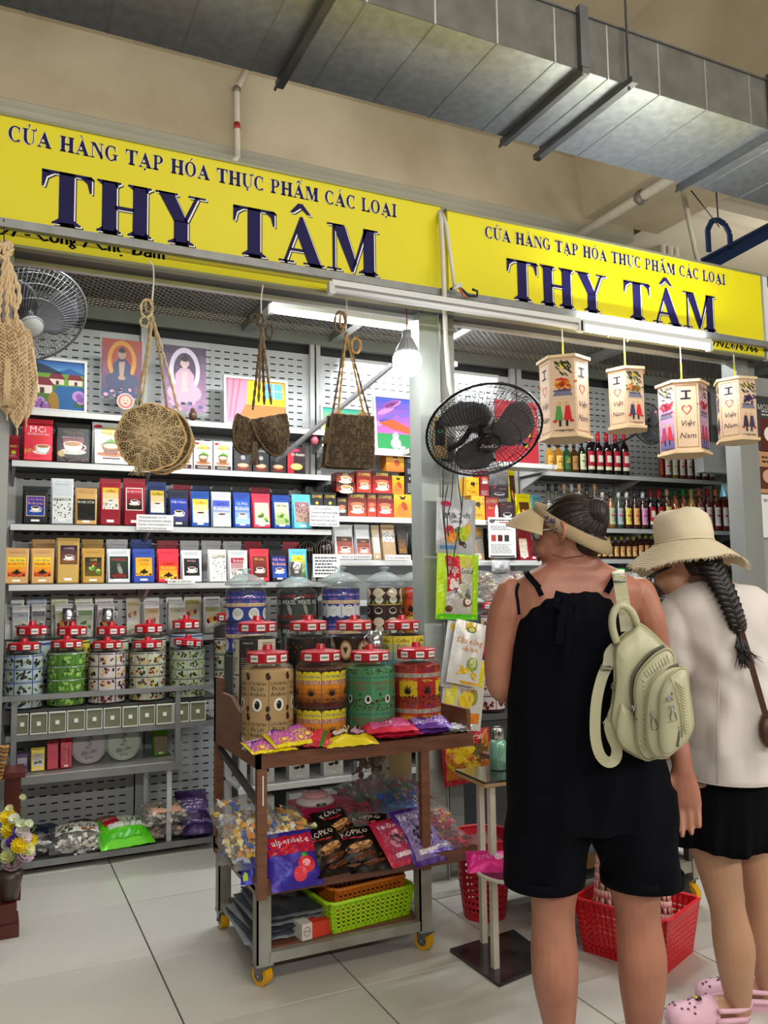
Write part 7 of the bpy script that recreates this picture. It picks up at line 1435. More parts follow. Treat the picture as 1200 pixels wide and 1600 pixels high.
def perf_round(label,c,rb,rt_,h,col,n=30,rows=9):
 t=Thing('round_basket',label,'basket',c);m_=mat('basket_'+col,col,.35);q=MB()
 P_=lambda u,v:((rb+(rt_-rb)*v)*math.cos(2*PI*u),(rb+(rt_-rb)*v)*math.sin(2*PI*u),h*v)
 for j in range(rows+1):
  v=.1+.72*j/rows;q.add([P_(i/n,vv)for vv in(v-.022,v+.022)for i in range(n)],[(i,(i+1)%n,n+(i+1)%n,n+i)for i in range(n)])
 for i in range(n):
  u=i/n;q.add([P_(u-.006,0),P_(u+.006,0),P_(u+.006,.9),P_(u-.006,.9)],[(0,1,2,3)])
 q.add([P_(i/n,vv)for vv in(0,.1)for i in range(n)],[(i,(i+1)%n,n+(i+1)%n,n+i)for i in range(n)]);q.add([P_(i/n,vv)for vv in(.82,1)for i in range(n)],[(i,(i+1)%n,n+(i+1)%n,n+i)for i in range(n)])
 q.add([P_(i/n,0)for i in range(n)],[tuple(range(n))]);o=q.build('basket_wall',m_,t);md=o.modifiers.new('s','SOLIDIFY');md.thickness=.003
 MB().tube([(rt_*math.cos(2*PI*i/32),rt_*math.sin(2*PI*i/32),h)for i in range(32)],.007,8,closed=True).build('rim',m_,t);return t
perf_round('tall red perforated round basket behind side table',(1.87,3.02,0),.085,.125,.32,'b81428')
pillow('crumpled clear plastic bag inside tall red round basket',(1.87,3.02,.22),.17,.17,.1,'ffffff',m=FILM,seed=141,lean=.3)
t=Thing('wheeled_stand','dark wheeled stand with yellow caster behind the two visitors','cart',(2.3,2.75,0),world=True)
X0,X1,Y0,Y1=1.95,2.72,2.70,3.15
MB().box(X0,X1-.0,Y0,Y0+.03,.135,.18).build('base_rail',rusty,t);MB().box(X0,X1,Y0+.03,Y1,.15,.18).build('base_board',dark_m,t)
MB().box(X1-.03,X1,Y0-.005,Y1,.11,.19).build('base_rail',rusty,t)
for x in(X1-.045,X0):MB().box(x,x+.035,Y0+.0,Y0+.03,.18,.62).build('post',mat('dark_post','3a3230',.5),t)
MB().box(X0,X1,Y0,Y1,.60,.62).build('top_board',woodh,t)
caster(t,X1-.03,Y0+.02,.11,.045,rz=.2);caster(t,X1-.03,Y1-.04,.11,.045,rz=.2)
caster(t,X0+.03,Y1-.04,.11,.045)
basket('small red plastic basket on wheeled stand beside skirt',(2.58,2.86,.181),.16,.2,.16,'c01830',cols=10,name='plastic_basket')
pillow('clear bag of candy heaped in small red basket on stand',(2.58,2.86,.30),.14,.17,.08,'ffffff',fill=(('d0d0d0','c05060','e0c8c0'),50,.014),seed=142)
pillow('dark snack bag on wheeled stand behind shorts',(2.2,2.85,.181),.2,.2,.06,'6a5030',seed=143)
def qd(px,py,z=0):return PZ(px,py,z)
bA,bB=qd(914,1487),qd(972,1505);dirn=(bB-bA).normalized();ang=math.atan2(dirn.y,dirn.x)
w_b,d_b=.32,.26;cen=bA+dirn*(w_b/2.15)+Vector((-dirn.y,dirn.x,0))*(d_b/2.1)
basket('red shopping basket holding pink clogs bag, between visitors legs',(cen.x,cen.y,0),w_b*1.12,d_b*1.12,.19,'d81828',rz=ang,cols=15,rows=7,flare=1.18,name='shopping_basket')
MB and None
def tote(label,c,w,h,rz,lean=0):
 t=Thing('perforated_tote',label,'bag',c,rz);pm=mat('pale_pink_rubber','eec0b8',.5);q=MB()
 def P_(u,v):a=2*PI*u;k=1-.45*max(0,v-.35);return(w/2*k*math.cos(a),w*.3*k*math.sin(a),h*v)
 n,m_=28,12
 for j in range(m_):
  for i in range(n):
   if j%2==1 and i%2==0 and 3<j<11:continue
   q.add([P_(i/n,j/m_),P_((i+1)/n,j/m_),P_((i+1)/n,(j+1)/m_),P_(i/n,(j+1)/m_)],[(0,1,2,3)],smooth=True)
 q.add([P_(i/n,0)for i in range(n)],[tuple(range(n))]);o=q.build('perforated_body',pm,t);md=o.modifiers.new('s','SOLIDIFY');md.thickness=.004
 MB().tube([P_(i/n,1)for i in range(n)],.006,6,closed=True).build('rim',pm,t)
 MB().tube(smooth_path([(-w*.26,0,h),(-w*.3,0,h*1.25),(-w*.12,0,h*1.42),(w*.05,0,h*1.25),(w*.1,0,h)]),.009,8).build('handle',pm,t);t.o.rotation_euler=(lean,0,rz);return t
p=qd(937,1420,.1);tote('pale pink perforated tote standing in red shopping basket, left',(cen.x-.075,cen.y+.055,.02),.13,.34,ang+.2)
tote('pale pink perforated tote leaning at right side of shopping basket',(cen.x+.1,cen.y+.0,.02),.13,.27,ang-.3)
pillow('green leafy snack bag behind pink tote in shopping basket',(cen.x-.04,cen.y+.07,.16),.1,.18,.05,'5a8a20',(lambda A:(A.beans(-.04,.02,.04,.16,14,('a8d048','2c5018'),1,.012),A)[1])(Art()),lean=1.2,seed=144)
t=Thing('edge_post','thin dark steel post running down left edge of frame','post',world=True)
p=PY(3,1000,3.35);MB().box(p.x-.03,p.x+.006,3.35,3.39,0,2.66).build('post',grey_m,t);MB().box(p.x-.032,p.x+.012,3.345,3.395,.66,.7).build('collar',mat('caster_metal'),t)
t=Thing('wicker_basket','corner of brown wicker basket hooked on left edge post','basket',world=True);q=MB();a=PY(-20,1175,3.32)
for j in range(9):
 rope(q,[PY(-40,1160+j*7,3.30),PY(12-j*1.4,1168+j*6,3.30),PY(12-j*1.4,1166+j*6,3.40)],.006,('a87c40','8a6030')[j%2])
q.build('woven_wall',straw,t)
redwood=mat('red_brown_wood','5c1e14',.35,var=.3,vscale=6)
t=Thing('wooden_stand','red-brown carved wooden stand behind flowers at left edge','stand',world=True)
a,b=PY(9,1212,4.1),PY(33,1290,4.1);MB().box(a.x,b.x-.005,4.1,4.25,b.z-.1,a.z).build('upper_block',redwood,t);MB().box(a.x-.02,b.x+.012,4.08,4.27,a.z-.012,a.z+.012).build('cap_board',redwood,t);MB().box(a.x-.02,b.x+.005,4.09,4.26,.0,.09).build('base_block',redwood,t);MB().box(a.x,b.x-.012,4.11,4.24,.09,b.z-.09).build('neck',redwood,t)
t=Thing('flower_bouquet','bouquet of yellow, white and purple flowers beside left edge post','flowers',PZ(18,1405,.02)if 0 else PY(18,1395,3.7),world=True)
FV=mat('petals',vcol=True,rough=.5,sss=.0);rn=random.Random(5)
def flower(px,py,r,col,kind,Y=3.7):
 c=PY(px,py,Y+rn.uniform(-.04,.04));q=MB();f=(CAM-c).normalized();f=(f+V(rn.uniform(-.4,.4),rn.uniform(-.2,.2),.5)).normalized();M=Matrix.Translation(c)@f.to_track_quat('Z','Y').to_matrix().to_4x4()
 lay=3 if kind=='mum' else 2;n=16 if kind=='mum' else 6
 for L in range(lay):
  for i in range(n):
   a=2*PI*(i+.5*L)/n;rr_=r*(1-.25*L);wd=rr_*(.16 if kind=='mum' else .55);z1=r*(.1+.28*L);ca,sa=math.cos(a),math.sin(a)
   cup=.7 if kind=='cup' else .25
   P_=lambda d,s,z:(ca*d-sa*s,sa*d+ca*s,z)
   q.add([P_(rr_*.12,0,z1*.5),P_(rr_*.6,-wd,z1+r*cup*.4),P_(rr_*.98,-wd*.6,z1+r*cup),P_(rr_*.98,wd*.6,z1+r*cup),P_(rr_*.6,wd,z1+r*cup*.4)],[(0,1,2,3,4)],col)
 q.ball((0,0,r*.3),r*.2,8,5,'c8b040' if kind!='mum' else col);q.xf(M).build({'mum':'chrysanthemum','cup':'lisianthus'}[kind],FV,t,label={'e8cc10':'yellow bloom','5a3aa0':'purple bloom'}.get(col))
for a in((12,1279,.035,'e8cc10','mum'),(16,1300,.04,'e8cc10','mum'),(22,1282,.022,'e4e8d8','cup'),(29,1303,.03,'6a4ab0','cup'),(37,1300,.028,'e8e4e0','cup'),(21,1317,.024,'5a3aa0','cup'),(38,1311,.025,'e8d8e0','cup'),(30,1322,.035,'e8cc10','mum'),(47,1316,.032,'e8cc10','mum'),(13,1340,.03,'d8dca0','cup'),(38,1338,.036,'d8bccc','cup'),(19,1352,.038,'c8a8b8','cup'),(42,1328,.03,'d8d890','mum'),(10,1322,.026,'e8e8e0','cup'),(34,1289,.02,'dce4c0','cup'),(15,1265,.016,'d8dca0','cup'),(35,1247,.013,'c8d098','cup'),(44,1289,.018,'d8e4c8','cup')):flower(*a)
q=MB();base=PY(16,1370,3.72)
for px,py in((15,1265),(35,1245),(44,1290),(30,1322),(47,1316),(22,1282),(38,1338),(12,1300)):q.tube(smooth_path([base,base.lerp(PY(px,py,3.72),.5)+V(.01,0,0),PY(px,py,3.72)]),.0025,5,'5a7a38')
for i in range(14):c=PY(rn.uniform(8,45),rn.uniform(1295,1360),3.75);q.add([c,c+V(.02,0,.015),c+V(.045,0,.01),c+V(.02,0,-.008)],[(0,1,2,3)],rn.choice(('4a6a30','6a8a40')))
q.build('stems_and_leaves',FV,t)
MB().lathe([(.02,-.09),(.03,-.08),(.045,-.01),(.05,.02)],16,c=tuple(base)).build('vase',mat('dark_vase','4a3a34',.3),t)
t2=Thing('plant_stand','small red-brown stand under bouquet at left edge','stand',world=True);zb_=base.z-.09;MB().box(base.x-.12,base.x+.035,base.y-.05,base.y+.1,0,.05).box(base.x-.12,base.x+.025,base.y-.04,base.y+.09,.05,zb_).build('plinth',redwood,t2)
for k,(x0,x1,y0,y1,c,fn)in enumerate(((1187,1240,625,705,'38383a',lambda A,w,h:(A.rect(-w*.45,h*.02,w*.45,h*.6,'5a2820',0),A.text('МОЖНО',-w*.2,h*.8,h*.1,'d8d8d8',1),A.lines(-w*.4,h*.64,w*.3,h*.76,2,'c8c8c8',1),A.ell(-w*.2,h*.32,w*.16,h*.14,'e8e0d0',1))),(1184,1240,708,770,'b88a60',lambda A,w,h:(A.rect(-w*.42,h*.1,w*.42,h*.62,'5a3024',0),A.lines(-w*.35,h*.7,w*.3,h*.9,2,'3a2418',1),A.ell(-w*.2,h*.4,w*.15,h*.16,'c8a080',1))),(1191,1240,775,840,'e0e0e0',None))):
 a,b=PY(x0,y1,3.6),PY(x1,y0,3.6);card(['dark menu poster with cup picture on wall right of post','brown bordered food poster below dark one right of post','plain white sheet on wall right of post'][k],x0,x1,y0,y1,3.6,fn or(lambda A,w,h:A.lines(-w*.4,h*.8,w*.4,h*.95,1,'909090',0)),col=c,cat='poster',name='poster')
# ================================================================== PEOPLE
import numpy as np
def fuse(mb,voxel=.006,smooth=4,fn=None):
 """union the closed shapes of mb into one continuous surface"""
 me=bpy.data.meshes.new('tmp');me.from_pydata(mb.v,[],mb.f);o=bpy.data.objects.new('tmp',me);COL.objects.link(o)
 r=o.modifiers.new('r','REMESH');r.mode='VOXEL';r.voxel_size=voxel;r.use_smooth_shade=True
 s=o.modifiers.new('s','SMOOTH');s.factor=.5;s.iterations=smooth
 dg=bpy.context.evaluated_depsgraph_get();out=bpy.data.meshes.new_from_object(o.evaluated_get(dg));bpy.data.objects.remove(o);bpy.data.meshes.remove(me)
 if fn:
  co=np.empty(len(out.vertices)*3,dtype=np.float64);out.vertices.foreach_get('co',co);co=co.reshape(-1,3)
  no=np.empty(len(out.vertices)*3,dtype=np.float64);out.vertices.foreach_get('normal',no);no=no.reshape(-1,3)
  co=fn(co,no);out.vertices.foreach_set('co',co.ravel());out.update()
 out.polygons.foreach_set('use_smooth',[True]*len(out.polygons));return out
def put_mesh(name,me,m,parent,label=None):
 me.materials.clear();me.materials.append(m);o=bpy.data.objects.new(name,me);COL.objects.link(o);me.name=name
 me.transform(Matrix.Translation(-parent.o.location));o.parent=parent.o
 if label:o['label']=label
 return o
def ringp(px,py,D,hw,dep,n=24,yaw=0,tilt=0,pw=1.0):
 """horizontal body ring: hw in photo pixels at distance D, dep in metres (half depth)"""
 c=PD(px,py,D);a=hw*D/FPX;cs,sn=math.cos(yaw),math.sin(yaw);out=[]
 for k in range(n):
  t=2*PI*k/n;x=math.copysign(abs(math.cos(t))**pw,math.cos(t))*a;y=math.copysign(abs(math.sin(t))**pw,math.sin(t))*dep
  out.append(c+r0*(x*cs-y*sn)+f0*(x*sn+y*cs)+UP*(tilt*y))
 return out
def body_loft(mb,rows,n=24,pw=.9,sub=3):
 """rows: (px, py, D, hw, depth, yaw); smooth interpolation between them"""
 rows=[tuple(r)+(0,)*(6-len(r))for r in rows];full=[]
 for i in range(len(rows)-1):
  p0,p1,p2,p3=rows[max(i-1,0)],rows[i],rows[i+1],rows[min(i+2,len(rows)-1)]
  for j in range(sub):
   t=j/sub;full.append(tuple(.5*((2*b)+(c-a)*t+(2*a-5*b+4*c-d)*t*t+(3*b-a-3*c+d)*t**3)for a,b,c,d in zip(p0,p1,p2,p3)))
 full.append(rows[-1]);mb.loft([ringp(r[0],r[1],r[2],r[3],r[4],n,r[5],pw=pw)for r in full]);return mb
def rtube(mb,pts,n=12):
 """pts: (px, py, D, radius m)"""
 P_=[PD(a,b,c)for a,b,c,_ in pts];sp=smooth_path(P_,4);rs=[]
 for i in range(len(pts)-1):
  for j in range(4):t=j/4;rs.append(pts[i][3]*(1-t)+pts[i+1][3]*t)
 rs.append(pts[-1][3]);mb.tube(sp,rs,n)
 mb.ball(tuple(P_[-1]),pts[-1][3],10,7);mb.ball(tuple(P_[0]),pts[0][3],10,7)
skinA=mat('skin_tanned','b27a62',.45,sss=.12,var=.08,vscale=9,bump=.14,bscale=120,col2='9c6450')
skinB=mat('skin_light_tan','b98e70',.5,sss=.12,var=.05,vscale=10,bump=.08,bscale=160)
navy=mat('navy_black_cloth','05070f',.9,bump=.25,bscale=500,spec=.12)
hairm=mat('dark_brown_hair','2b1d17',.42,var=.55,vscale=24,stretch=(1,1,1),bump=.6,bscale=140,bdist=.003)
hairb=mat('black_brown_hair','171110',.38,var=.45,vscale=30,bump=.6,bscale=160,bdist=.003)
DW=2.25
wt=Thing('person','woman in navy sleeveless playsuit and straw visor, back to camera','person',PD(925,1682,DW)*1,world=True)
wt.o.location.z=0
b=MB()
body_loft(b,[(897,855,2.24,33,.055),(897,872,2.24,37,.058),(897,884,2.25,54,.066),(897,896,2.25,80,.075),(896,910,2.26,101,.088),(896,925,2.26,108,.094),(896,960,2.26,96,.10),(895,1050,2.27,86,.10),(902,1140,2.27,96,.11),(918,1230,2.26,112,.125),(922,1275,2.26,112,.12)],pw=.9)
for cx_,rows in((0,[(866,1235,2.26,62,.10),(866,1300,2.26,56,.09),(866,1375,2.25,39,.070),(864,1428,2.25,33,.058),(866,1490,2.235,36.5,.062),(868,1540,2.235,34.5,.058),(873,1600,2.25,25,.045),(876,1655,2.26,18,.036),(876,1672,2.26,19,.04)]),(1,[(982,1235,2.26,62,.10),(986,1300,2.26,56,.09),(990,1375,2.25,42,.070),(996,1428,2.25,34,.058),(1003,1490,2.235,37,.062),(1004,1540,2.235,35.5,.058),(1005,1600,2.25,27,.045),(1003,1655,2.26,18,.036),(1003,1672,2.26,19,.04)])):body_loft(b,rows,n=20)
for px in(872,1003):
 p=PD(px,1680,2.26);p.z=.03
 b.tube([p-f0*.05,p,p+f0*.08,p+f0*.15,p+f0*.18],[.03,.034,.034,.03,.018],12)
rtube(b,[(800,928,2.25,.044),(788,962,2.25,.046),(781,1010,2.26,.042),(779,1055,2.27,.038),(786,1078,2.30,.036),(803,1068,2.38,.034),(822,1050,2.46,.026)])
rtube(b,[(1000,926,2.26,.043),(1013,965,2.26,.045),(1024,1020,2.27,.041),(1036,1080,2.27,.037),(1052,1140,2.25,.033),(1063,1180,2.23,.028),(1066,1204,2.22,.0245)])
def hand(b,W,dirv,side,palmn,curl,k=1.0):
 """W wrist, dirv towards fingertips, side = towards the index finger, palmn = palm normal"""
 rings=[]
 for s,w,th in((-.01,.023,.020),(.02,.031,.018),(.05,.038,.017),(.078,.040,.015),(.088,.036,.011)):
  c=W+dirv*s*k;rings.append([c+side*(w*k*math.cos(a))+palmn*(th*k*math.sin(a))for a in[2*PI*i/14 for i in range(14)]])
 b.loft(rings)
 for off,ln,cu in((.029,.066,0),(.010,.076,.1),(-.010,.070,.25),(-.028,.054,.4)):
  p=W+dirv*.074*k+side*off*k;ang=.15+curl*.3+cu*.2;pts=[p];rs=[.0095*k]
  for j,L in enumerate((.42,.32,.26)):
   d=dirv*math.cos(ang)+palmn*math.sin(ang);p=p+d*ln*L*k;pts.append(p);rs.append((.0088,.008,.0068)[j]*k);ang+=curl
  b.tube(pts,rs,10);b.ball(tuple(pts[-1]),rs[-1],8,6)
 p=W+dirv*.02*k+side*.026*k;pts=[p,p+(dirv*.6+side*.55+palmn*.5).normalized()*.036*k,p+(dirv*.6+side*.55+palmn*.5).normalized()*.036*k+(dirv*.9+palmn*.45).normalized()*.028*k,p+(dirv*.6+side*.5+palmn*.5).normalized()*.036*k+(dirv*.9+palmn*.5).normalized()*.05*k]
 b.tube(pts,[.014*k,.0115*k,.0098*k,.0075*k],10);b.ball(tuple(pts[-1]),.0075*k,8,6)
Wr=PD(1066,1203,2.22);dv=(PD(1070,1262,2.21)-Wr).normalized();sd=(r0*.93-f0*.3);sd=(sd-dv*sd.dot(dv)).normalized();pn=-dv.cross(sd).normalized()
if pn.dot(f0)>0:pn=-pn
hand(b,Wr,dv,-sd,pn,.26,1.14)
Wl=PD(822,1050,2.46);dv2=(f0*.5+r0*.75+UP*.25).normalized();sd2=UP.cross(dv2).normalized();hand(b,Wl,dv2,(UP*.8+f0*.2).normalized(),dv2.cross(UP).normalized(),.55,.9)
def head(b,c,F,tiltd=0,s=1.0):
 """returns matrix; local +y = facing, +x = person's right, z up"""
 F=F.normalized();X=F.cross(UP).normalized();Z=X.cross(F)
 M=Matrix(((X.x,F.x,Z.x,c.x),(X.y,F.y,Z.y,c.y),(X.z,F.z,Z.z,c.z),(0,0,0,1)))@Matrix.Rotation(-tiltd,4,'X')@Matrix.Scale(s,4)
 q=MB()
 q.ball((0,-.014,.022),.1,20,14,sx=.745,sy=.93,sz=.90);q.ball((0,.035,-.032),.1,18,12,sx=.60,sy=.57,sz=.78);q.ball((0,.062,-.088),.03,12,8,sx=1.1,sy=.9,sz=.8)
 q.tube([(0,.083,.012),(0,.098,-.012),(0,.112,-.034),(0,.092,-.044)],[.008,.010,.0135,.011],10)
 for sx_ in(-1,1):q.ball((sx_*.033,.062,-.042),.026,10,7);q.ball((sx_*.030,.080,.018),.017,10,7,sz=.5);q.ball((sx_*.013,.1,-.04),.008,8,6)
 q.ball((0,.086,-.062),.018,12,8,sx=1.3,sy=.6,sz=.5)
 q.xf(M);b.merge(q);return M
FW=(-r0*.80+f0*.60);HCW=PD(888,834,2.245)
MW=head(b,HCW,FW,.05,.93)
b.tube([MW@V(0,-.03,-.04),PD(896,865,2.24),PD(897,885,2.25)],[.05,.056,.06],16)
put_mesh('body',fuse(b,.0048,5),skinA,wt)
def face_bits(M,t,ear=skinA,glasses=None):
 for s in(-1,1):
  q=MB();q.tube([(s*.072,-.012,.022),(s*.082,-.022,.026),(s*.086,-.03,.012),(s*.084,-.026,-.008),(s*.077,-.014,-.026),(s*.072,-.008,-.02)],[.005,.006,.0062,.0058,.0065,.004],8);q.ball((s*.075,-.014,.0),.012,10,7,sx=.45,sy=1,sz=1.5);q.xf(M).build('ear',ear,t)
  e=MB().ball((s*.030,.083,.004),.0125,14,9).xf(M).build('eye',mat('eye_white','e8e4e0',.2),t);MB().ball((s*.030,.0935,.004),.0052,10,6,sy=.4).xf(M).build('iris',mat('iris_brown','2a1810',.15),e)
  for ch in(kids(e)):ch.data.transform(Matrix.Translation(-t.o.location))
  MB().tube([(s*.016,.092,.026),(s*.03,.096,.032),(s*.046,.084,.027)],[.002,.0028,.0015],6).xf(M).build('eyebrow',hairb,t)
 MB().tube([(-.022,.094,-.062),(-.008,.102,-.059),(0,.103,-.060),(.008,.102,-.059),(.022,.094,-.062)],[.002,.0042,.0038,.0042,.002],8).tube([(-.02,.094,-.064),(0,.101,-.068),(.02,.094,-.064)],[.002,.0048,.002],8).xf(M).build('lips',mat('lips','9a5048',.4),t)
 if glasses:
  gm=mat('glasses_frame',glasses,.25);q=MB()
  for s in(-1,1):
   q.tube([(s*.031+.022*math.cos(a),.104-.012*abs(s*.031+.022*math.cos(a))/.05,.004+.017*math.sin(a))for a in[2*PI*i/16 for i in range(16)]],.0018,5,closed=True);q.tube([(s*.052,.092,.01),(s*.07,.06,.012),(s*.08,-.02,.012)],.0018,5)
  q.xf(M).build('spectacles',gm,t,label='pale framed spectacles')
  q=MB()
  for s in(-1,1):q.add([(s*.031+.02*math.cos(a),.1035-.012*abs(s*.031+.02*math.cos(a))/.05,.004+.0155*math.sin(a))for a in[2*PI*i/14 for i in range(14)]],[tuple(range(14))])
  q.xf(M).build('lenses',mat('pale_lens','9ab8b8',.05,coat=.8),t)
face_bits(MW,wt,glasses='c8d4d0')
def haircap(M,t,m,parts,bun=None,nstr=170,seed=3,name='hair'):
 q=MB()
 for c,sx_,sy_,sz_ in parts:q.ball(c,.1,22,14,sx=sx_,sy=sy_,sz=sz_)
 q.xf(M);put_mesh(name,fuse(q,.005,3),m,t)
 if bun is not None:
  c,sx_,sy_,sz_=parts[0];c=Vector(c);r=random.Random(seed);q=MB();e=V(.1*sx_,.1*sy_,.1*sz_)
  bd=((Vector(bun)-c));bd=V(bd.x/e.x,bd.y/e.y,bd.z/e.z).normalized()
  for i in range(nstr):
   a=r.uniform(0,2*PI);el=r.uniform(-1.1,.95);d=V(math.cos(a)*math.cos(el),math.sin(a)*math.cos(el),math.sin(el))
   if d.y>.72 and d.z<.55:continue
   pts=[]
   for j in range(9):
    v=d.lerp(bd,j/8*.93).normalized();pts.append(c+V(v.x*e.x,v.y*e.y,v.z*e.z)*(1.008+.006*math.sin(j+i)))
   q.tube(pts,r.uniform(.0009,.002),4,cap=False)
  o=q.xf(M).build('hair_strands',m,t);o['kind']='stuff'
bunc=V(-.006,-.092,.050)
haircap(MW,wt,hairm,[((0,-.022,.03),.775,.93,.885),((0,-.062,-.028),.58,.40,.46)],bunc)
q=MB();q.ball(tuple(bunc),.042,20,14,sx=1,sy=.85,sz=.95);q.xf(MW);o=q.build('hair_bun',hairm,wt)
q=MB();r_=random.Random(8)
for i in range(60):
 ph=r_.uniform(0,2*PI);tl_=r_.uniform(-.9,.9);pts=[]
 for j in range(10):a=ph+j*.32;rad=.0432*math.cos(tl_*.9);pts.append(bunc+V(rad*math.cos(a),.0432*math.sin(tl_*.9)*.85,rad*.95*math.sin(a)))
 q.tube(pts,r_.uniform(.001,.0022),4,cap=False)
q.xf(MW).build('bun_strands',hairm,wt)['kind']='stuff'
visorm=mat('straw_visor','b8a27c',.75,bump=.9,wave=160,bdist=.002);visorb=mat('visor_brim_cloth','c8b28c',.7,bump=.2,bscale=300)
q=MB();n=64;rows=[]
for dz,dr in((-.021,.0),(-.019,.004),(0,.0065),(.019,.004),(.021,0),(.019,-.003),(-.019,-.003)):
 rows.append([V((.0815+dr+-.10*max(0,dz))*math.cos(a),-.012+(.104+dr-.10*max(0,dz))*math.sin(a),.016+.068*math.sin(a)+dz)for a in[2*PI*i/n for i in range(n)]])
q.loft(rows+[rows[0]],cap=False);q.xf(MW).build('visor_band',visorm,wt)
def brim(u,v,lo=0):
 a=PI/2+(u-.5)*2.3;k=1-(2*abs(u-.5))**2.2;r=.004+.082*v*k;return V((.0835+r*.6)*math.cos(a)*(1+.12*v),-.012+(.108+r)*math.sin(a)+.006*v,.016+.070*math.sin(a)+.0-lo-.034*v*v+.010*abs(math.cos(a))*-1.2*v)
q=MB();q.grid(lambda u,v:brim(u,v),24,8);q.grid(lambda u,v:brim(1-u,v,.004),24,8)
q.tube([brim(i/24,1,.002)for i in range(25)],.003,6);q.xf(MW).build('visor_brim',visorb,wt,label='beige visor peak')
A=Art();q=MB()
for i in range(26):a=PI*.93+.16*r_.uniform(-1,1);z=r_.uniform(-.012,.014);c=V(.09*math.cos(a),-.012+.112*math.sin(a),.016+.068*math.sin(a)+z);q.ball(tuple(c),.0032,6,4,r_.choice(('5a4a6a','3a3440','8a7a90')))
q.xf(MW).build('embroidery',mat('embroidery',vcol=True,rough=.6),wt,label='dark purple embroidery on visor band')
MB().tube([PD(912,868,2.18),PD(880,872,2.18),PD(862,866,2.2)],.0008,4).build('loose_strand',hairm,wt)
b=MB()
body_loft(b,[(893,924,2.25,46,.088),(893,932,2.25,60,.10),(892,945,2.25,71,.112),(891,968,2.25,84,.12),(892,1010,2.25,93,.125),(893,1060,2.25,96,.13),(898,1110,2.25,104,.135),(908,1160,2.25,119,.14),(916,1210,2.25,127,.145),(920,1250,2.25,131,.145),(921,1285,2.25,133,.14)],n=32,pw=.92)
body_loft(b,[(862,1230,2.25,72,.13),(856,1290,2.25,67,.125),(851,1345,2.25,61,.115),(849,1378,2.25,58.5,.108)],n=28,pw=.9)
body_loft(b,[(976,1230,2.25,76,.13),(986,1290,2.25,70,.125),(998,1345,2.25,64,.115),(1003,1376,2.25,62,.108)],n=28,pw=.9)
def folds(co,no,c0=PD(900,1100,DW),amp=1.0):
 rx=(co-np.array(c0))@np.array(r0);z=co[:,2];top=np.clip((1.31-z)/.06,0,1)
 gather=np.exp(-((z-1.28)/.05)**2)
 d=.004*np.sin(rx*62+2.0*np.sin(z*5))*np.clip((1.3-z)*2.2,.15,1)+.003*np.sin(rx*31+z*14)+.0035*np.sin((rx*.6+z)*38)*np.exp(-((z-.68)/.12)**2)+.0022*np.sin(rx*190)*gather
 d+=.006*np.sin((z+rx*.35)*26+1)*np.exp(-((z-.98)/.16)**2)*.6
 return co+no*(d*amp)[:,None]
put_mesh('playsuit',fuse(b,.006,3,folds),navy,wt,label='navy black sleeveless playsuit')
def flatribbon(mb,pts,w,t=.002,nrm=None):
 for a,c in zip(pts,pts[1:]):
  a,c=Vector(a),Vector(c);e=(c-a).normalized()*w*.12;n_=nrm or(CAM-a).normalized();mb.bar(a-e,c+e,w,t,upv=n_)
q=MB()
for pts,w in(([(842,918,2.155),(833,908,2.165),(827,901,2.18),(823,896,2.2),(822,893,2.25)],.016),([(811,960,2.165),(809,940,2.17),(807,928,2.175),(808,918,2.19),(811,911,2.22)],.008),([(948,925,2.16),(955,912,2.165),(962,902,2.18),(964,896,2.22)],.016),([(846,930,2.15),(841,920,2.155),(836,910,2.16)],.014)):
 flatribbon(q,smooth_path([PD(*p)for p in pts],3),w,.003)
q.build('shoulder_strap',navy,wt)
q=MB()
for pts,w in(([(868,932,2.125),(885,936,2.12),(905,938,2.12)],.03),([(872,936,2.118),(868,944,2.112),(882,950,2.11),(890,940,2.115)],.012),([(886,938,2.115),(878,965,2.105),(874,1005,2.10)],.018),([(889,938,2.113),(891,975,2.10),(888,1010,2.098),(883,1042,2.098)],.014)):
 flatribbon(q,smooth_path([PD(*p)for p in pts],3),w,.004)
q.build('back_tie_bow',navy,wt)
for rows in([(849,1362,2.25,60.5,.112),(848.5,1380,2.25,60.5,.111)],[(1002,1360,2.25,64,.112),(1003,1378,2.25,64,.111)]):
 q=MB();R1=[ringp(r[0],r[1],r[2],r[3],r[4],40)for r in rows];R0=[ringp(r[0],r[1],r[2],r[3]-2.2,r[4]-.004,40)for r in rows]
 q.loft([R0[0],R1[0],R1[1],R0[1]],cap=False);q.build('leg_cuff',navy,wt)
for px in(872,1003):
 p=PD(px,1680,2.26);q=MB();q.prism([(.0+.045*math.cos(a)*(1 if math.sin(a)<0 else .9),.055+.125*math.sin(a))for a in[2*PI*i/20 for i in range(20)]],0,.016,f=lambda u,v,d:tuple(V(p.x,p.y,0)+r0*u+f0*v+UP*d));q.build('sandal_sole',mat('sandal_brown','4a3424',.6),wt)
 MB().tube([V(p.x,p.y,.016)+r0*-.045+f0*.1,V(p.x,p.y,.07)+f0*.1,V(p.x,p.y,.016)+r0*.045+f0*.1],.006,8).build('sandal_strap',mat('sandal_brown'),wt)
lea=mat('cream_leather','b8b594',.38,bump=.22,bscale=180,bdist=.0012,var=.05,vscale=4)
lea2=mat('cream_leather_piping','aeab88',.4);chrome=mat('zip_chrome','9a9a9c',.22,.95);zipd=mat('zip_tape','6e6c5c',.5,.3)
bt=Thing('backpack','cream leather backpack with silver zips hanging on right shoulder of woman in navy','backpack',PD(1000,1188,2.06),world=True)
BP=lambda cx_,cy_,D=2.06:PD(900+cx_*.2,900+cy_*.2,D)
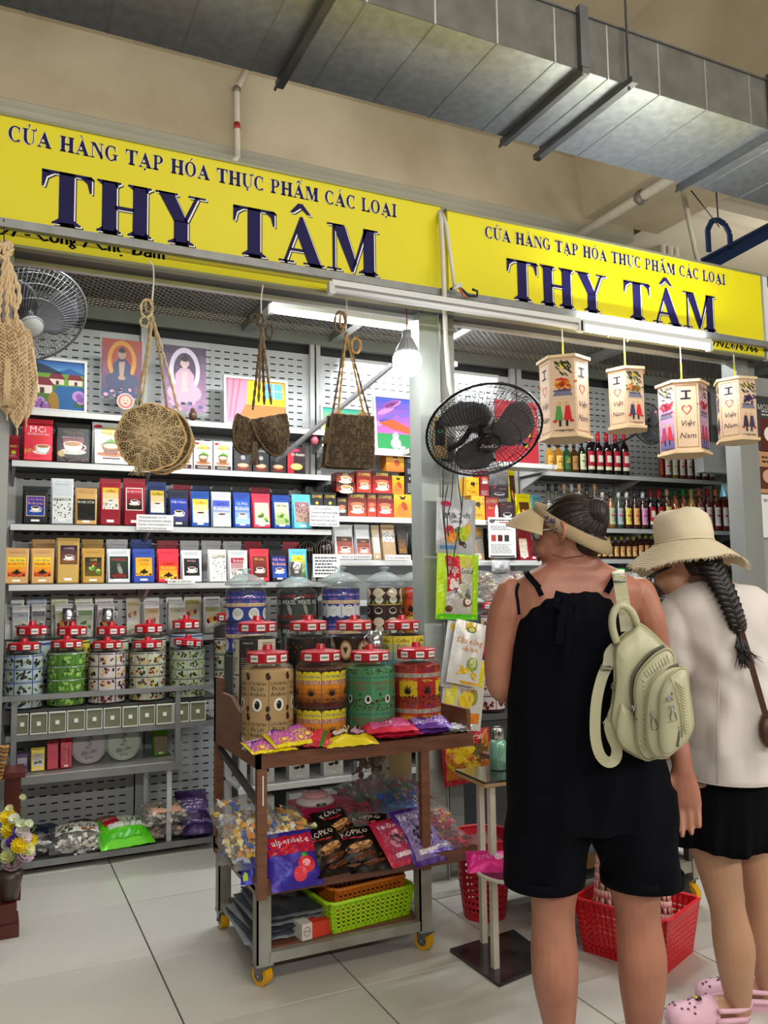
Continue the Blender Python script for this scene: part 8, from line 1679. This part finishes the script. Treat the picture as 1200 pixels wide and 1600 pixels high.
def puffy(name,outline,D0,D1,m=lea,bul=.5,steps=5,ins=.86):
 O=smooth_path(outline+[outline[0]],4)[:-1]if not isinstance(outline[0],Vector)else outline
 n=len(O);cx_=sum(p[0]for p in O)/n;cy_=sum(p[1]for p in O)/n;rings=[]
 for i in range(steps+1):
  t=i/steps;a=t*PI/2;D=D0+(D1-D0)*math.sin(a);s=1-(1-ins)*(1-math.cos(a));rings.append([BP(cx_+(p[0]-cx_)*s,cy_+(p[1]-cy_)*s,D)for p in O])
 for s,k in((.55,1.0),(.2,1.0)):rings.append([BP(cx_+(p[0]-cx_)*s,cy_+(p[1]-cy_)*s,D1-.004*(1-s))for p in O])
 q=MB();q.loft(rings);q.build(name,m,bt);return O,cx_,cy_
def sm2(pts,k=4,closed=True):
 P_=[Vector((a,b,0))for a,b in pts];P_=P_+[P_[0]]if closed else P_;s=smooth_path(P_,k);return[(p.x,p.y)for p in(s[:-1]if closed else s)]
mainO=sm2([(300,545),(345,480),(420,420),(490,372),(590,440),(690,540),(750,592),(790,700),(850,860),(880,1050),(860,1230),(760,1370),(640,1420),(530,1430),(420,1380),(350,1330),(300,1250),(262,1130),(285,960),(300,800),(292,660)])
def puff2(name,O,D0,D1,ins=.86,m=lea,steps=5):
 n=len(O);cx_=sum(p[0]for p in O)/n;cy_=sum(p[1]for p in O)/n;rings=[]
 for i in range(steps+1):
  a=i/steps*PI/2;D=D0+(D1-D0)*math.sin(a);s=1-(1-ins)*(1-math.cos(a));rings.append([BP(cx_+(p[0]-cx_)*s,cy_+(p[1]-cy_)*s,D)for p in O])
 for s in(.5,.15):rings.append([BP(cx_+(p[0]-cx_)*s,cy_+(p[1]-cy_)*s,D1-.006*(1-s))for p in O])
 MB().loft(rings).build(name,m,bt)
puff2('main_compartment',mainO,2.13,2.025,.9)
MB().tube([BP(x,y,2.075)for x,y in mainO],.0028,6,closed=True).build('piping',lea2,bt)
p1=sm2([(470,1080),(455,900),(480,780),(540,690),(620,610),(700,570),(755,600),(770,690),(800,900),(760,1150),(700,1330),(610,1425),(530,1432),(480,1330),(470,1200)])
puff2('middle_pocket',p1,2.045,1.985,.93)
MB().tube([BP(x,y,1.998)for x,y in p1],.0024,6,closed=True).build('piping',lea2,bt)
p2=sm2([(548,1100),(560,940),(600,820),(680,740),(770,700),(850,712),(872,760),(885,900),(912,1080),(912,1190),(860,1290),(770,1370),(700,1420),(620,1415),(570,1340),(548,1220)])
puff2('front_pocket_band',p2,2.0,1.955,.95)
MB().tube([BP(x,y,1.965)for x,y in p2],.0022,6,closed=True).build('piping',lea2,bt)
p3=sm2([(652,1100),(655,950),(690,830),(750,760),(820,720),(866,740),(880,860),(905,1060),(912,1180),(865,1280),(790,1350),(720,1400),(670,1370),(650,1250)])
puff2('front_pocket',p3,1.968,1.935,.95)
MB().tube([BP(x,y,1.942)for x,y in p3],.0022,6,closed=True).build('piping',lea2,bt)
def zipper(pts,D,w=.004):
 s=sm2(pts,6,False);P_=[BP(x,y,D)for x,y in s];MB().tube(P_,w*1.3,6).build('zip_tape',zipd,bt)
 q=MB();L=0
 for a,c in zip(P_,P_[1:]):
  n=max(1,int((c-a).length/.0028))
  for i in range(n):p=a.lerp(c,i/n)-fw*(w*1.2);q.bar(p-(c-a).normalized().cross(fw)*w*.6,p+(c-a).normalized().cross(fw)*w*.6,.0014,.002)
 o=q.build('zip_teeth',chrome,bt);o['kind']='stuff'
zipper([(455,1060),(438,960),(436,860),(455,760),(510,680),(590,600),(690,545)],2.012,.0035)
zipper([(600,1060),(598,960),(622,860),(680,780),(740,720),(800,695)],1.962,.0035)
zipper([(745,910),(740,960),(760,1050),(785,1130),(800,1230),(790,1330)],1.936,.003)
def pull(x,y,D,dx,L=120):
 q=MB();a=BP(x,y,D-.006);q.bar(a,BP(x+2,y+28,D-.008),.009,.005);q.build('zip_slider',chrome,bt)
 P_=[BP(x+dx*.2,y+25,D-.009),BP(x+dx*.55-18,y+L*.55,D-.011),BP(x+dx-28,y+L*.92,D-.011),BP(x+dx-10,y+L,D-.011),BP(x+dx+22,y+L*.95,D-.011),BP(x+dx+20,y+L*.8,D-.011),BP(x+dx*.6+14,y+L*.45,D-.011)]
 MB().tube(P_,.0016,6,closed=True).build('zip_pull',chrome,bt)
pull(592,1060,1.958,25,135);pull(738,930,1.93,-5,40);pull(752,1010,1.93,10,120);pull(448,1010,2.006,25,110)
q=MB()
for i in range(15):
 t=i/14;x=470+10*math.sin(t*3);y=800+t*560;q.tube([BP(505,800+t*520,1.985),BP(530,825+t*525,1.981),BP(548,850+t*530,1.988)],.0012,4)
for i in range(9):a=i/8;q.tube([BP(530+a*180,745-a*130,1.984),BP(560+a*170,790-a*110,1.980)],.0012,4)
for i in range(16):t=i/15;q.tube([BP(770+t*70,820+t*380,1.932),BP(820+t*40,860+t*370,1.930),BP(856+t*40,890+t*330,1.936)],.0012,4)
q.tube([BP(738,790,1.93),BP(775,880,1.927),BP(810,1000,1.927),BP(828,1120,1.928),BP(830,1260,1.932)],.0016,5)
q.build('pleat_ridges',lea2,bt)['kind']='stuff'
sp=sm2([(330,1060),(350,990),(400,1020),(440,1060),(470,1120),(490,1250),(520,1420),(430,1385),(355,1330),(310,1220)]);puff2('side_pocket',sp,2.06,2.01,.9)
MB().tube([BP(x,y,2.03)for x,y in sm2([(340,1000),(385,1060),(430,1080),(470,1075)],5,False)],.003,6).build('piping',lea2,bt)
MB().tube(smooth_path([BP(320,520,2.05),BP(288,420,2.045),BP(285,320,2.04),BP(320,245,2.04),BP(375,232,2.04),BP(430,275,2.045),BP(465,345,2.05),BP(475,385,2.06)]),.0095,12).build('carry_handle',lea,bt)
q=MB();flatribbon(q,smooth_path([BP(400,420,2.075),BP(385,300,2.085),BP(365,180,2.10),BP(345,60,2.135),BP(335,10,2.15),BP(330,-30,2.19),BP(330,-45,2.25),BP(330,-20,2.33)],3),.032,.005);q.build('shoulder_strap',lea,bt)
q=MB();flatribbon(q,[BP(300,12,2.135),BP(385,22,2.135)],.016,.004,nrm=tuple(CAM-BP(340,20)));q.build('strap_loop',lea2,bt)
MB().tube([BP(288,-10,2.135),BP(388,-5,2.135),BP(388,42,2.13),BP(290,34,2.13)],.0022,6,closed=True).build('buckle',chrome,bt)
q=MB();flatribbon(q,smooth_path([BP(300,560,2.08),BP(262,610,2.08),BP(250,690,2.075),BP(205,790,2.07),BP(165,950,2.065),BP(150,1120,2.06),BP(155,1280,2.055),BP(190,1400,2.05),BP(250,1455,2.05),BP(305,1430,2.05),BP(318,1350,2.05),BP(275,1240,2.055),BP(262,1150,2.06),BP(300,1110,2.07)],4),.026,.005);q.build('lower_strap',lea,bt)
q=MB();q.tube([BP(190,700,2.06),BP(275,708,2.06),BP(272,735,2.06),BP(192,728,2.06)],.002,6,closed=True).tube([BP(300+22*math.cos(a),862+32*math.sin(a),2.045)for a in[2*PI*i/14 for i in range(14)]],.002,6,closed=True).tube([BP(212,1138,2.05),BP(222,1165,2.05)],.002,6);q.build('metal_ring',chrome,bt)
puff2('back_gusset',sm2([(300,545),(292,700),(298,860),(270,1010),(240,1110),(262,1250),(350,1330),(360,1100),(345,850),(330,640)]),2.15,2.06,.9)
DG=2.45
gt_=Thing('person','girl in cream bucket hat, white T-shirt and black skirt, head bowed','person',PD(1150,1598,2.53),world=True);gt_.o.location.z=0
b=MB()
FG=(-r0*.62+f0*.74);HCG=PD(1062,878,2.47);
body_loft(b,[(1098,885,2.47,24,.052),(1106,905,2.47,30,.055),(1112,920,2.47,55,.075),(1122,940,2.46,74,.085),(1132,1000,2.45,62,.085),(1138,1100,2.47,56,.085),(1142,1190,2.5,50,.085),(1142,1240,2.5,50,.085)])
MG=head(b,HCG,FG,.42,.92)
b.tube([MG@V(0,-.03,-.04),PD(1092,890,2.48),PD(1104,905,2.48)],[.045,.048,.052],16)
body_loft(b,[(1118,1215,2.5,50,.09),(1114,1270,2.5,45,.08),(1115,1312,2.5,38,.070),(1124,1360,2.5,33,.062),(1133,1405,2.5,27.5,.054),(1139,1430,2.5,27,.052),(1147,1478,2.5,31,.057),(1150,1525,2.51,25,.048),(1153,1560,2.52,19.5,.038),(1154,1582,2.53,18,.036)],n=20)
body_loft(b,[(1176,1215,2.58,48,.085),(1177,1270,2.58,42,.078),(1180,1320,2.59,33,.066),(1187,1380,2.59,26,.055),(1191,1408,2.59,24.5,.052),(1194,1455,2.6,27,.055),(1197,1505,2.61,22,.046),(1200,1540,2.62,16.5,.036),(1200,1560,2.63,16,.036)],n=20)
heelA=PD(1148,1592,2.53);heelA.z=.03;heelB=PD(1196,1570,2.63);heelB.z=.03
fdA=(-r0*.97-f0*.05).normalized();fdB=(-r0*.93+f0*.2).normalized()
for h_,fd in((heelA,fdA),(heelB,fdB)):b.tube([h_-fd*.01+UP*.01,h_+fd*.05+UP*.02,h_+fd*.11+UP*.008,h_+fd*.17,h_+fd*.19],[.026,.032,.03,.024,.014],12)
rtube(b,[(1064,948,2.45,.04),(1058,1000,2.44,.037),(1066,1048,2.47,.033),(1062,1075,2.56,.029),(1052,1070,2.66,.024),(1046,1060,2.72,.02)])
rtube(b,[(1182,952,2.47,.04),(1196,1010,2.47,.037),(1208,1062,2.49,.032),(1204,1090,2.58,.028),(1180,1090,2.68,.022)])
dg_=(f0*.7-r0*.6+UP*.1).normalized();hand(b,PD(1046,1060,2.72),dg_,UP*1.0,dg_.cross(UP).normalized()*-1,.5,.8);dh_=(f0*.5-r0*.85).normalized();hand(b,PD(1180,1090,2.68),dh_,UP*1.0,dh_.cross(UP).normalized(),.5,.8)
put_mesh('body',fuse(b,.0048,5),skinB,gt_)
face_bits(MG,gt_,ear=skinB)
haircap(MG,gt_,hairb,[((0,-.022,.03),.775,.92,.88),((0,-.06,-.03),.62,.42,.55)])
q=MB();r_=random.Random(12)
for i in range(14):
 a=PD(1040+i*.8,886,2.40);q.tube(smooth_path([a,PD(1014+r_.uniform(-4,8),902,2.40),PD(1022+r_.uniform(-8,10),920,2.41),PD(1036+r_.uniform(-8,4),934,2.42)],4),.0011,4,cap=False)
q.build('front_locks',hairb,gt_)['kind']='stuff'
path=smooth_path([PD(*p)for p in((1104,872,2.385),(1112,888,2.36),(1122,906,2.345),(1132,925,2.33),(1142,948,2.325),(1150,970,2.325),(1155,985,2.328))],6)
tot=len(path)-1;NB=15
for k in range(NB):
 for s in(-1,1):
  t=(k+(.5 if s>0 else 0)+.4)/NB*tot;i=min(int(t),tot-1);p=path[i].lerp(path[i+1],t-i);d=(path[i+1]-path[i]).normalized();side=d.cross(fw).normalized()*s
  rr=.0165*(1-.38*k/NB);ax=(d*.85-side*.75).normalized();q=MB();q.tube([p+side*rr*1.15-ax*rr*1.7,p+side*rr*.8-ax*rr*.6-fw*rr*.5,p+side*rr*.25+ax*rr*.5-fw*rr*.6,p-side*rr*.5+ax*rr*1.5],[rr*.35,rr*.85,rr*.85,rr*.3],10);q.build('braid_lobe',hairb,gt_)
q=MB();a=path[-1]
for i in range(120):
 e=PD(1168+r_.gauss(0,7),1040+r_.uniform(-14,6),2.31+r_.uniform(-.015,.015));m_=PD(1159+r_.gauss(0,5),1010,2.315+r_.uniform(-.015,.012));q.tube([a+V(r_.uniform(-.006,.006),r_.uniform(-.004,.004),0),m_,e],[.002,.0026,.0008],4,cap=False)
q.build('braid_tail',hairb,gt_)['kind']='stuff'
MB().tube([PD(1149,983,2.31),PD(1155,986,2.305),PD(1161,984,2.31)],.005,8).build('hair_tie',black_m,gt_)
hatm=mat('cream_canvas','d8ccb0',.85,bump=.6,bscale=420,bdist=.0015,var=.06,vscale=12)
HM=Matrix.Translation(PD(1069,849,2.455))@Matrix.Rotation(-.03,4,Vector(f0))@Matrix.Rotation(-.10,4,Vector(r0));n=64
cr=[(.0775,.0),(.080,.004),(.0815,.03),(.080,.058),(.074,.080),(.060,.093),(.036,.099),(.001,.101)]
q=MB();rows=[[(r*math.cos(a)*(1+.02*math.sin(5*a+z*40)),r*math.sin(a)*1.08*(1+.02*math.sin(4*a+z*30)),z+.004*math.sin(3*a+1)*(z/.1))for a in[2*PI*i/n for i in range(n)]]for r,z in cr]
q.loft(rows,cap=True);q.xf(HM).build('hat_crown',hatm,gt_)
def BR_(a,v,lo=0):r=.079+.079*v;return V(r*math.cos(a),r*math.sin(a)*1.02,.002-.066*v**1.15+.010*v*math.sin(3*a+.6)+.006*v*math.sin(5*a+2)-lo)
q=MB();q.grid(lambda u,v:BR_(2*PI*u,v),n,8);q.grid(lambda u,v:BR_(-2*PI*u,v,.003),n,8);q.xf(HM).build('hat_brim',hatm,gt_)
q=MB()
for j in range(12):q.tube([BR_(2*PI*i/n,.1+j*.075,-.0006)for i in range(n)],.0009,4,closed=True)
q.xf(HM).build('stitch_line',mat('stitch_thread','d0c4a8',.8),gt_)['kind']='stuff'
q=MB();q.tube([(.0805*math.cos(2*PI*i/n),.087*math.sin(2*PI*i/n),.003)for i in range(n)],.0022,6,closed=True);q.xf(HM).build('crown_seam',hatm,gt_)
q=MB()
for i in range(420):
 a=2*PI*r_.random();p=BR_(a,1);o_=V(math.cos(a),math.sin(a),0);L=r_.uniform(.004,.013);q.tube([p-o_*.003,p+o_*L*.6+V(r_.uniform(-.004,.004),r_.uniform(-.004,.004),-L*.5),p+o_*L*.8+V(r_.uniform(-.005,.005),r_.uniform(-.005,.005),-L)],[.0009,.0008,.0004],3,cap=False)
q.xf(HM).build('frayed_fringe',mat('fringe_thread','d8ccae',.85),gt_)['kind']='stuff'
shirt=mat('white_cotton','d6cfca',.8,bump=.15,bscale=500,sss=.05)
b=MB()
body_loft(b,[(1108,906,2.46,30,.058),(1110,912,2.455,42,.07),(1116,922,2.45,62,.088),(1122,938,2.445,80,.10),(1127,960,2.44,82,.108),(1132,1000,2.44,74,.112),(1140,1050,2.45,65,.115),(1141,1110,2.46,69,.12),(1141,1162,2.47,71,.125),(1144,1215,2.48,67,.13)],n=36,pw=.9)
def rloft(b,pts):rtube(b,pts,16)
rloft(b,[(1078,940,2.45,.052),(1062,962,2.44,.060),(1056,1000,2.44,.055),(1065,1032,2.45,.046)])
rloft(b,[(1172,945,2.46,.052),(1190,965,2.46,.060),(1200,1005,2.46,.055),(1210,1040,2.47,.046)])
def foldsG(co,no):
 c0=np.array(PD(1135,1050,2.44));rx=(co-c0)@np.array(r0);z=co[:,2]
 d=.009*np.sin(rx*58+3*np.sin(z*4)+z*6)*np.clip((1.25-z)*2.4,0,1)+.007*np.sin(rx*30-z*20)+.008*np.exp(-((rx+.06)/.02)**2)*np.sin(z*30)+.003*np.sin((z*1.2+rx)*55)*np.exp(-((z-1.1)/.1)**2)
 return co+no*(d*np.clip((z-.77)/.08,0,1))[:,None]
put_mesh('t_shirt',fuse(b,.006,3,foldsG),shirt,gt_,label='loose white T-shirt')
q=MB();q.tube(ringp(1108,907,2.46,31,.058,28),.006,8,closed=True);q.build('collar',shirt,gt_)
q=MB();q.tube(ringp(1143,1213,2.475,69.5,.135,48),.0022,5,closed=True);q.build('hem_seam',mat('seam_thread','bfb8b2',.8),gt_)
MB().tube([PD(1124,1060,2.333),PD(1121,1130,2.337),PD(1121,1225,2.345)],.0016,5).build('back_seam',mat('seam_thread'),gt_)
q=MB();rows=[]
for py,hw,dp,am in((1203,57,.096,0),(1225,66,.125,.15),(1250,70,.135,.4),(1280,74,.145,.7),(1300,77,.15,.9),(1314,79,.153,1)):
 c=PD(1138-(py-1205)*.06,py,2.5);row_=[]
 for i in range(96):
  a=2*PI*i/96;k=1+am*(.045*math.sin(11*a+.5)+.025*math.sin(23*a));x=hw*2.5/FPX*math.cos(a)*k;y=dp*math.sin(a)*k
  row_.append(c+r0*x+f0*y+UP*(.006*math.sin(5*a+1)*am))
 rows.append(row_)
inner=[[p+(rows[j][0].lerp(rows[j][48],.5)-p)*.02 for p in rows[j]]for j in range(len(rows)-1,-1,-1)]
q.loft(rows+inner,cap=False);q.build('skirt',mat('black_skirt_cloth','040508',.9,bump=.2,bscale=500,spec=.12),gt_,label='short black flared skirt')
brown=mat('brown_leather','4a2c22',.4,bump=.2,bscale=120)
sb=Thing('crossbody_bag','small dark brown crossbody bag at right edge on girl\'s hip','bag',PD(1198,1150,2.4),world=True)
q=MB();flatribbon(q,smooth_path([PD(*p)for p in((1078,906,2.40),(1095,903,2.385),(1115,912,2.36),(1135,935,2.325),(1151,965,2.315),(1164,1005,2.31),(1177,1050,2.30),(1189,1092,2.30),(1197,1120,2.31))],4),.016,.004);q.build('strap',brown,sb,label='long brown shoulder strap')
puffc=PD(1206,1140,2.33);MB().ball(tuple(puffc),.05,16,10,sx=.9,sy=.5,sz=1.1).build('bag_body',brown,sb)
clogm=mat('pink_foam','dcb0c0',.5)
ct=None
for k,(h_,fd)in enumerate(((heelA,fdA),(heelB,fdB))):
 t=Thing('clog_shoe',['pink foam clog with charms on girl\'s nearer foot','pink foam clog on girl\'s farther foot at right edge'][k],'shoe',(h_.x,h_.y,0),math.atan2(fd.y,fd.x));L=.245
 W_=lambda s:.034+.016*math.sin(min(1,max(0,s))*PI*.62)
 out=[(-.025+L*(.5-.5*math.cos(a)),0)for a in()]
 ol=[(-.035+L*s,W_(s)*(1 if s<.85 else math.sqrt(max(0,1-((s-.85)/.15)**2)))*(math.sqrt(min(1,s/.08+.15))))for s in[i/16 for i in range(17)]]
 out=ol+[(x,-y)for x,y in ol[::-1]];MB().prism(out,0,.026,f=lambda u,v,d:(u,v,d)).build('sole',mat('pink_foam_sole','d2a2b4',.55),t)
 q=MB();rows=[]
 for s in(.40,.5,.6,.7,.8,.88,.95,.99):
  x=-.035+L*s;w_=W_(s)*(1 if s<.85 else math.sqrt(max(.02,1-((s-.85)/.16)**2)))*1.03;hh=.066*(1-.45*max(0,s-.42)/.58)*(1 if s<.88 else math.sqrt(max(.05,1-((s-.88)/.13)**2)))
  rows.append([(x,w_*math.cos(a),.02+hh*math.sin(a))for a in[PI*i/12 for i in range(13)]]+[(x,w_*.95*math.cos(a),.012)for a in[PI*(12-i)/12 for i in range(13)]])
 q.loft(rows);q.build('upper',clogm,t)
 q=MB();wall=[]
 for s in(.40,.3,.2,.1,.03):wall.append((s,.036))
 for sg in(-1,1):q.tube([(-.035+L*s,sg*W_(s)*.98,.03)for s in(.45,.3,.15,.05)],.009,8)
 q.tube([(-.028,-.03,.03),(-.036,0,.032),(-.028,.03,.03)],.009,8);q.build('side_wall',clogm,t)
 MB().tube(smooth_path([(-.035+L*.42,.045,.06),(.0,.047,.062),(-.035,.03,.066),(-.046,0,.068),(-.035,-.03,.066),(.0,-.047,.062),(-.035+L*.42,-.045,.06)]),.0075,8).build('heel_strap',clogm,t)
 q=MB();rn_=random.Random(k)
 for i in range(16):
  s=rn_.uniform(.5,.93);a=rn_.uniform(.5,PI-.5);hh=.066*(1-.45*(s-.42)/.58);q.ball((-.035+L*s,W_(s)*1.02*math.cos(a),.02+hh*math.sin(a)),.0045,8,5,'6a4458',sz=.7)
 q.build('vent_holes',mat('vent_hole',vcol=True,rough=.7),t)['kind']='stuff'
 q=MB().ball((-.035+L*.6,.004,.081),.011,10,6,'2a2028',sz=.5).ball((-.035+L*.63,.006,.085),.006,8,5,'e0b840',sz=.6);q.build('charm',mat('vent_hole'),t,label='dark and yellow charm')
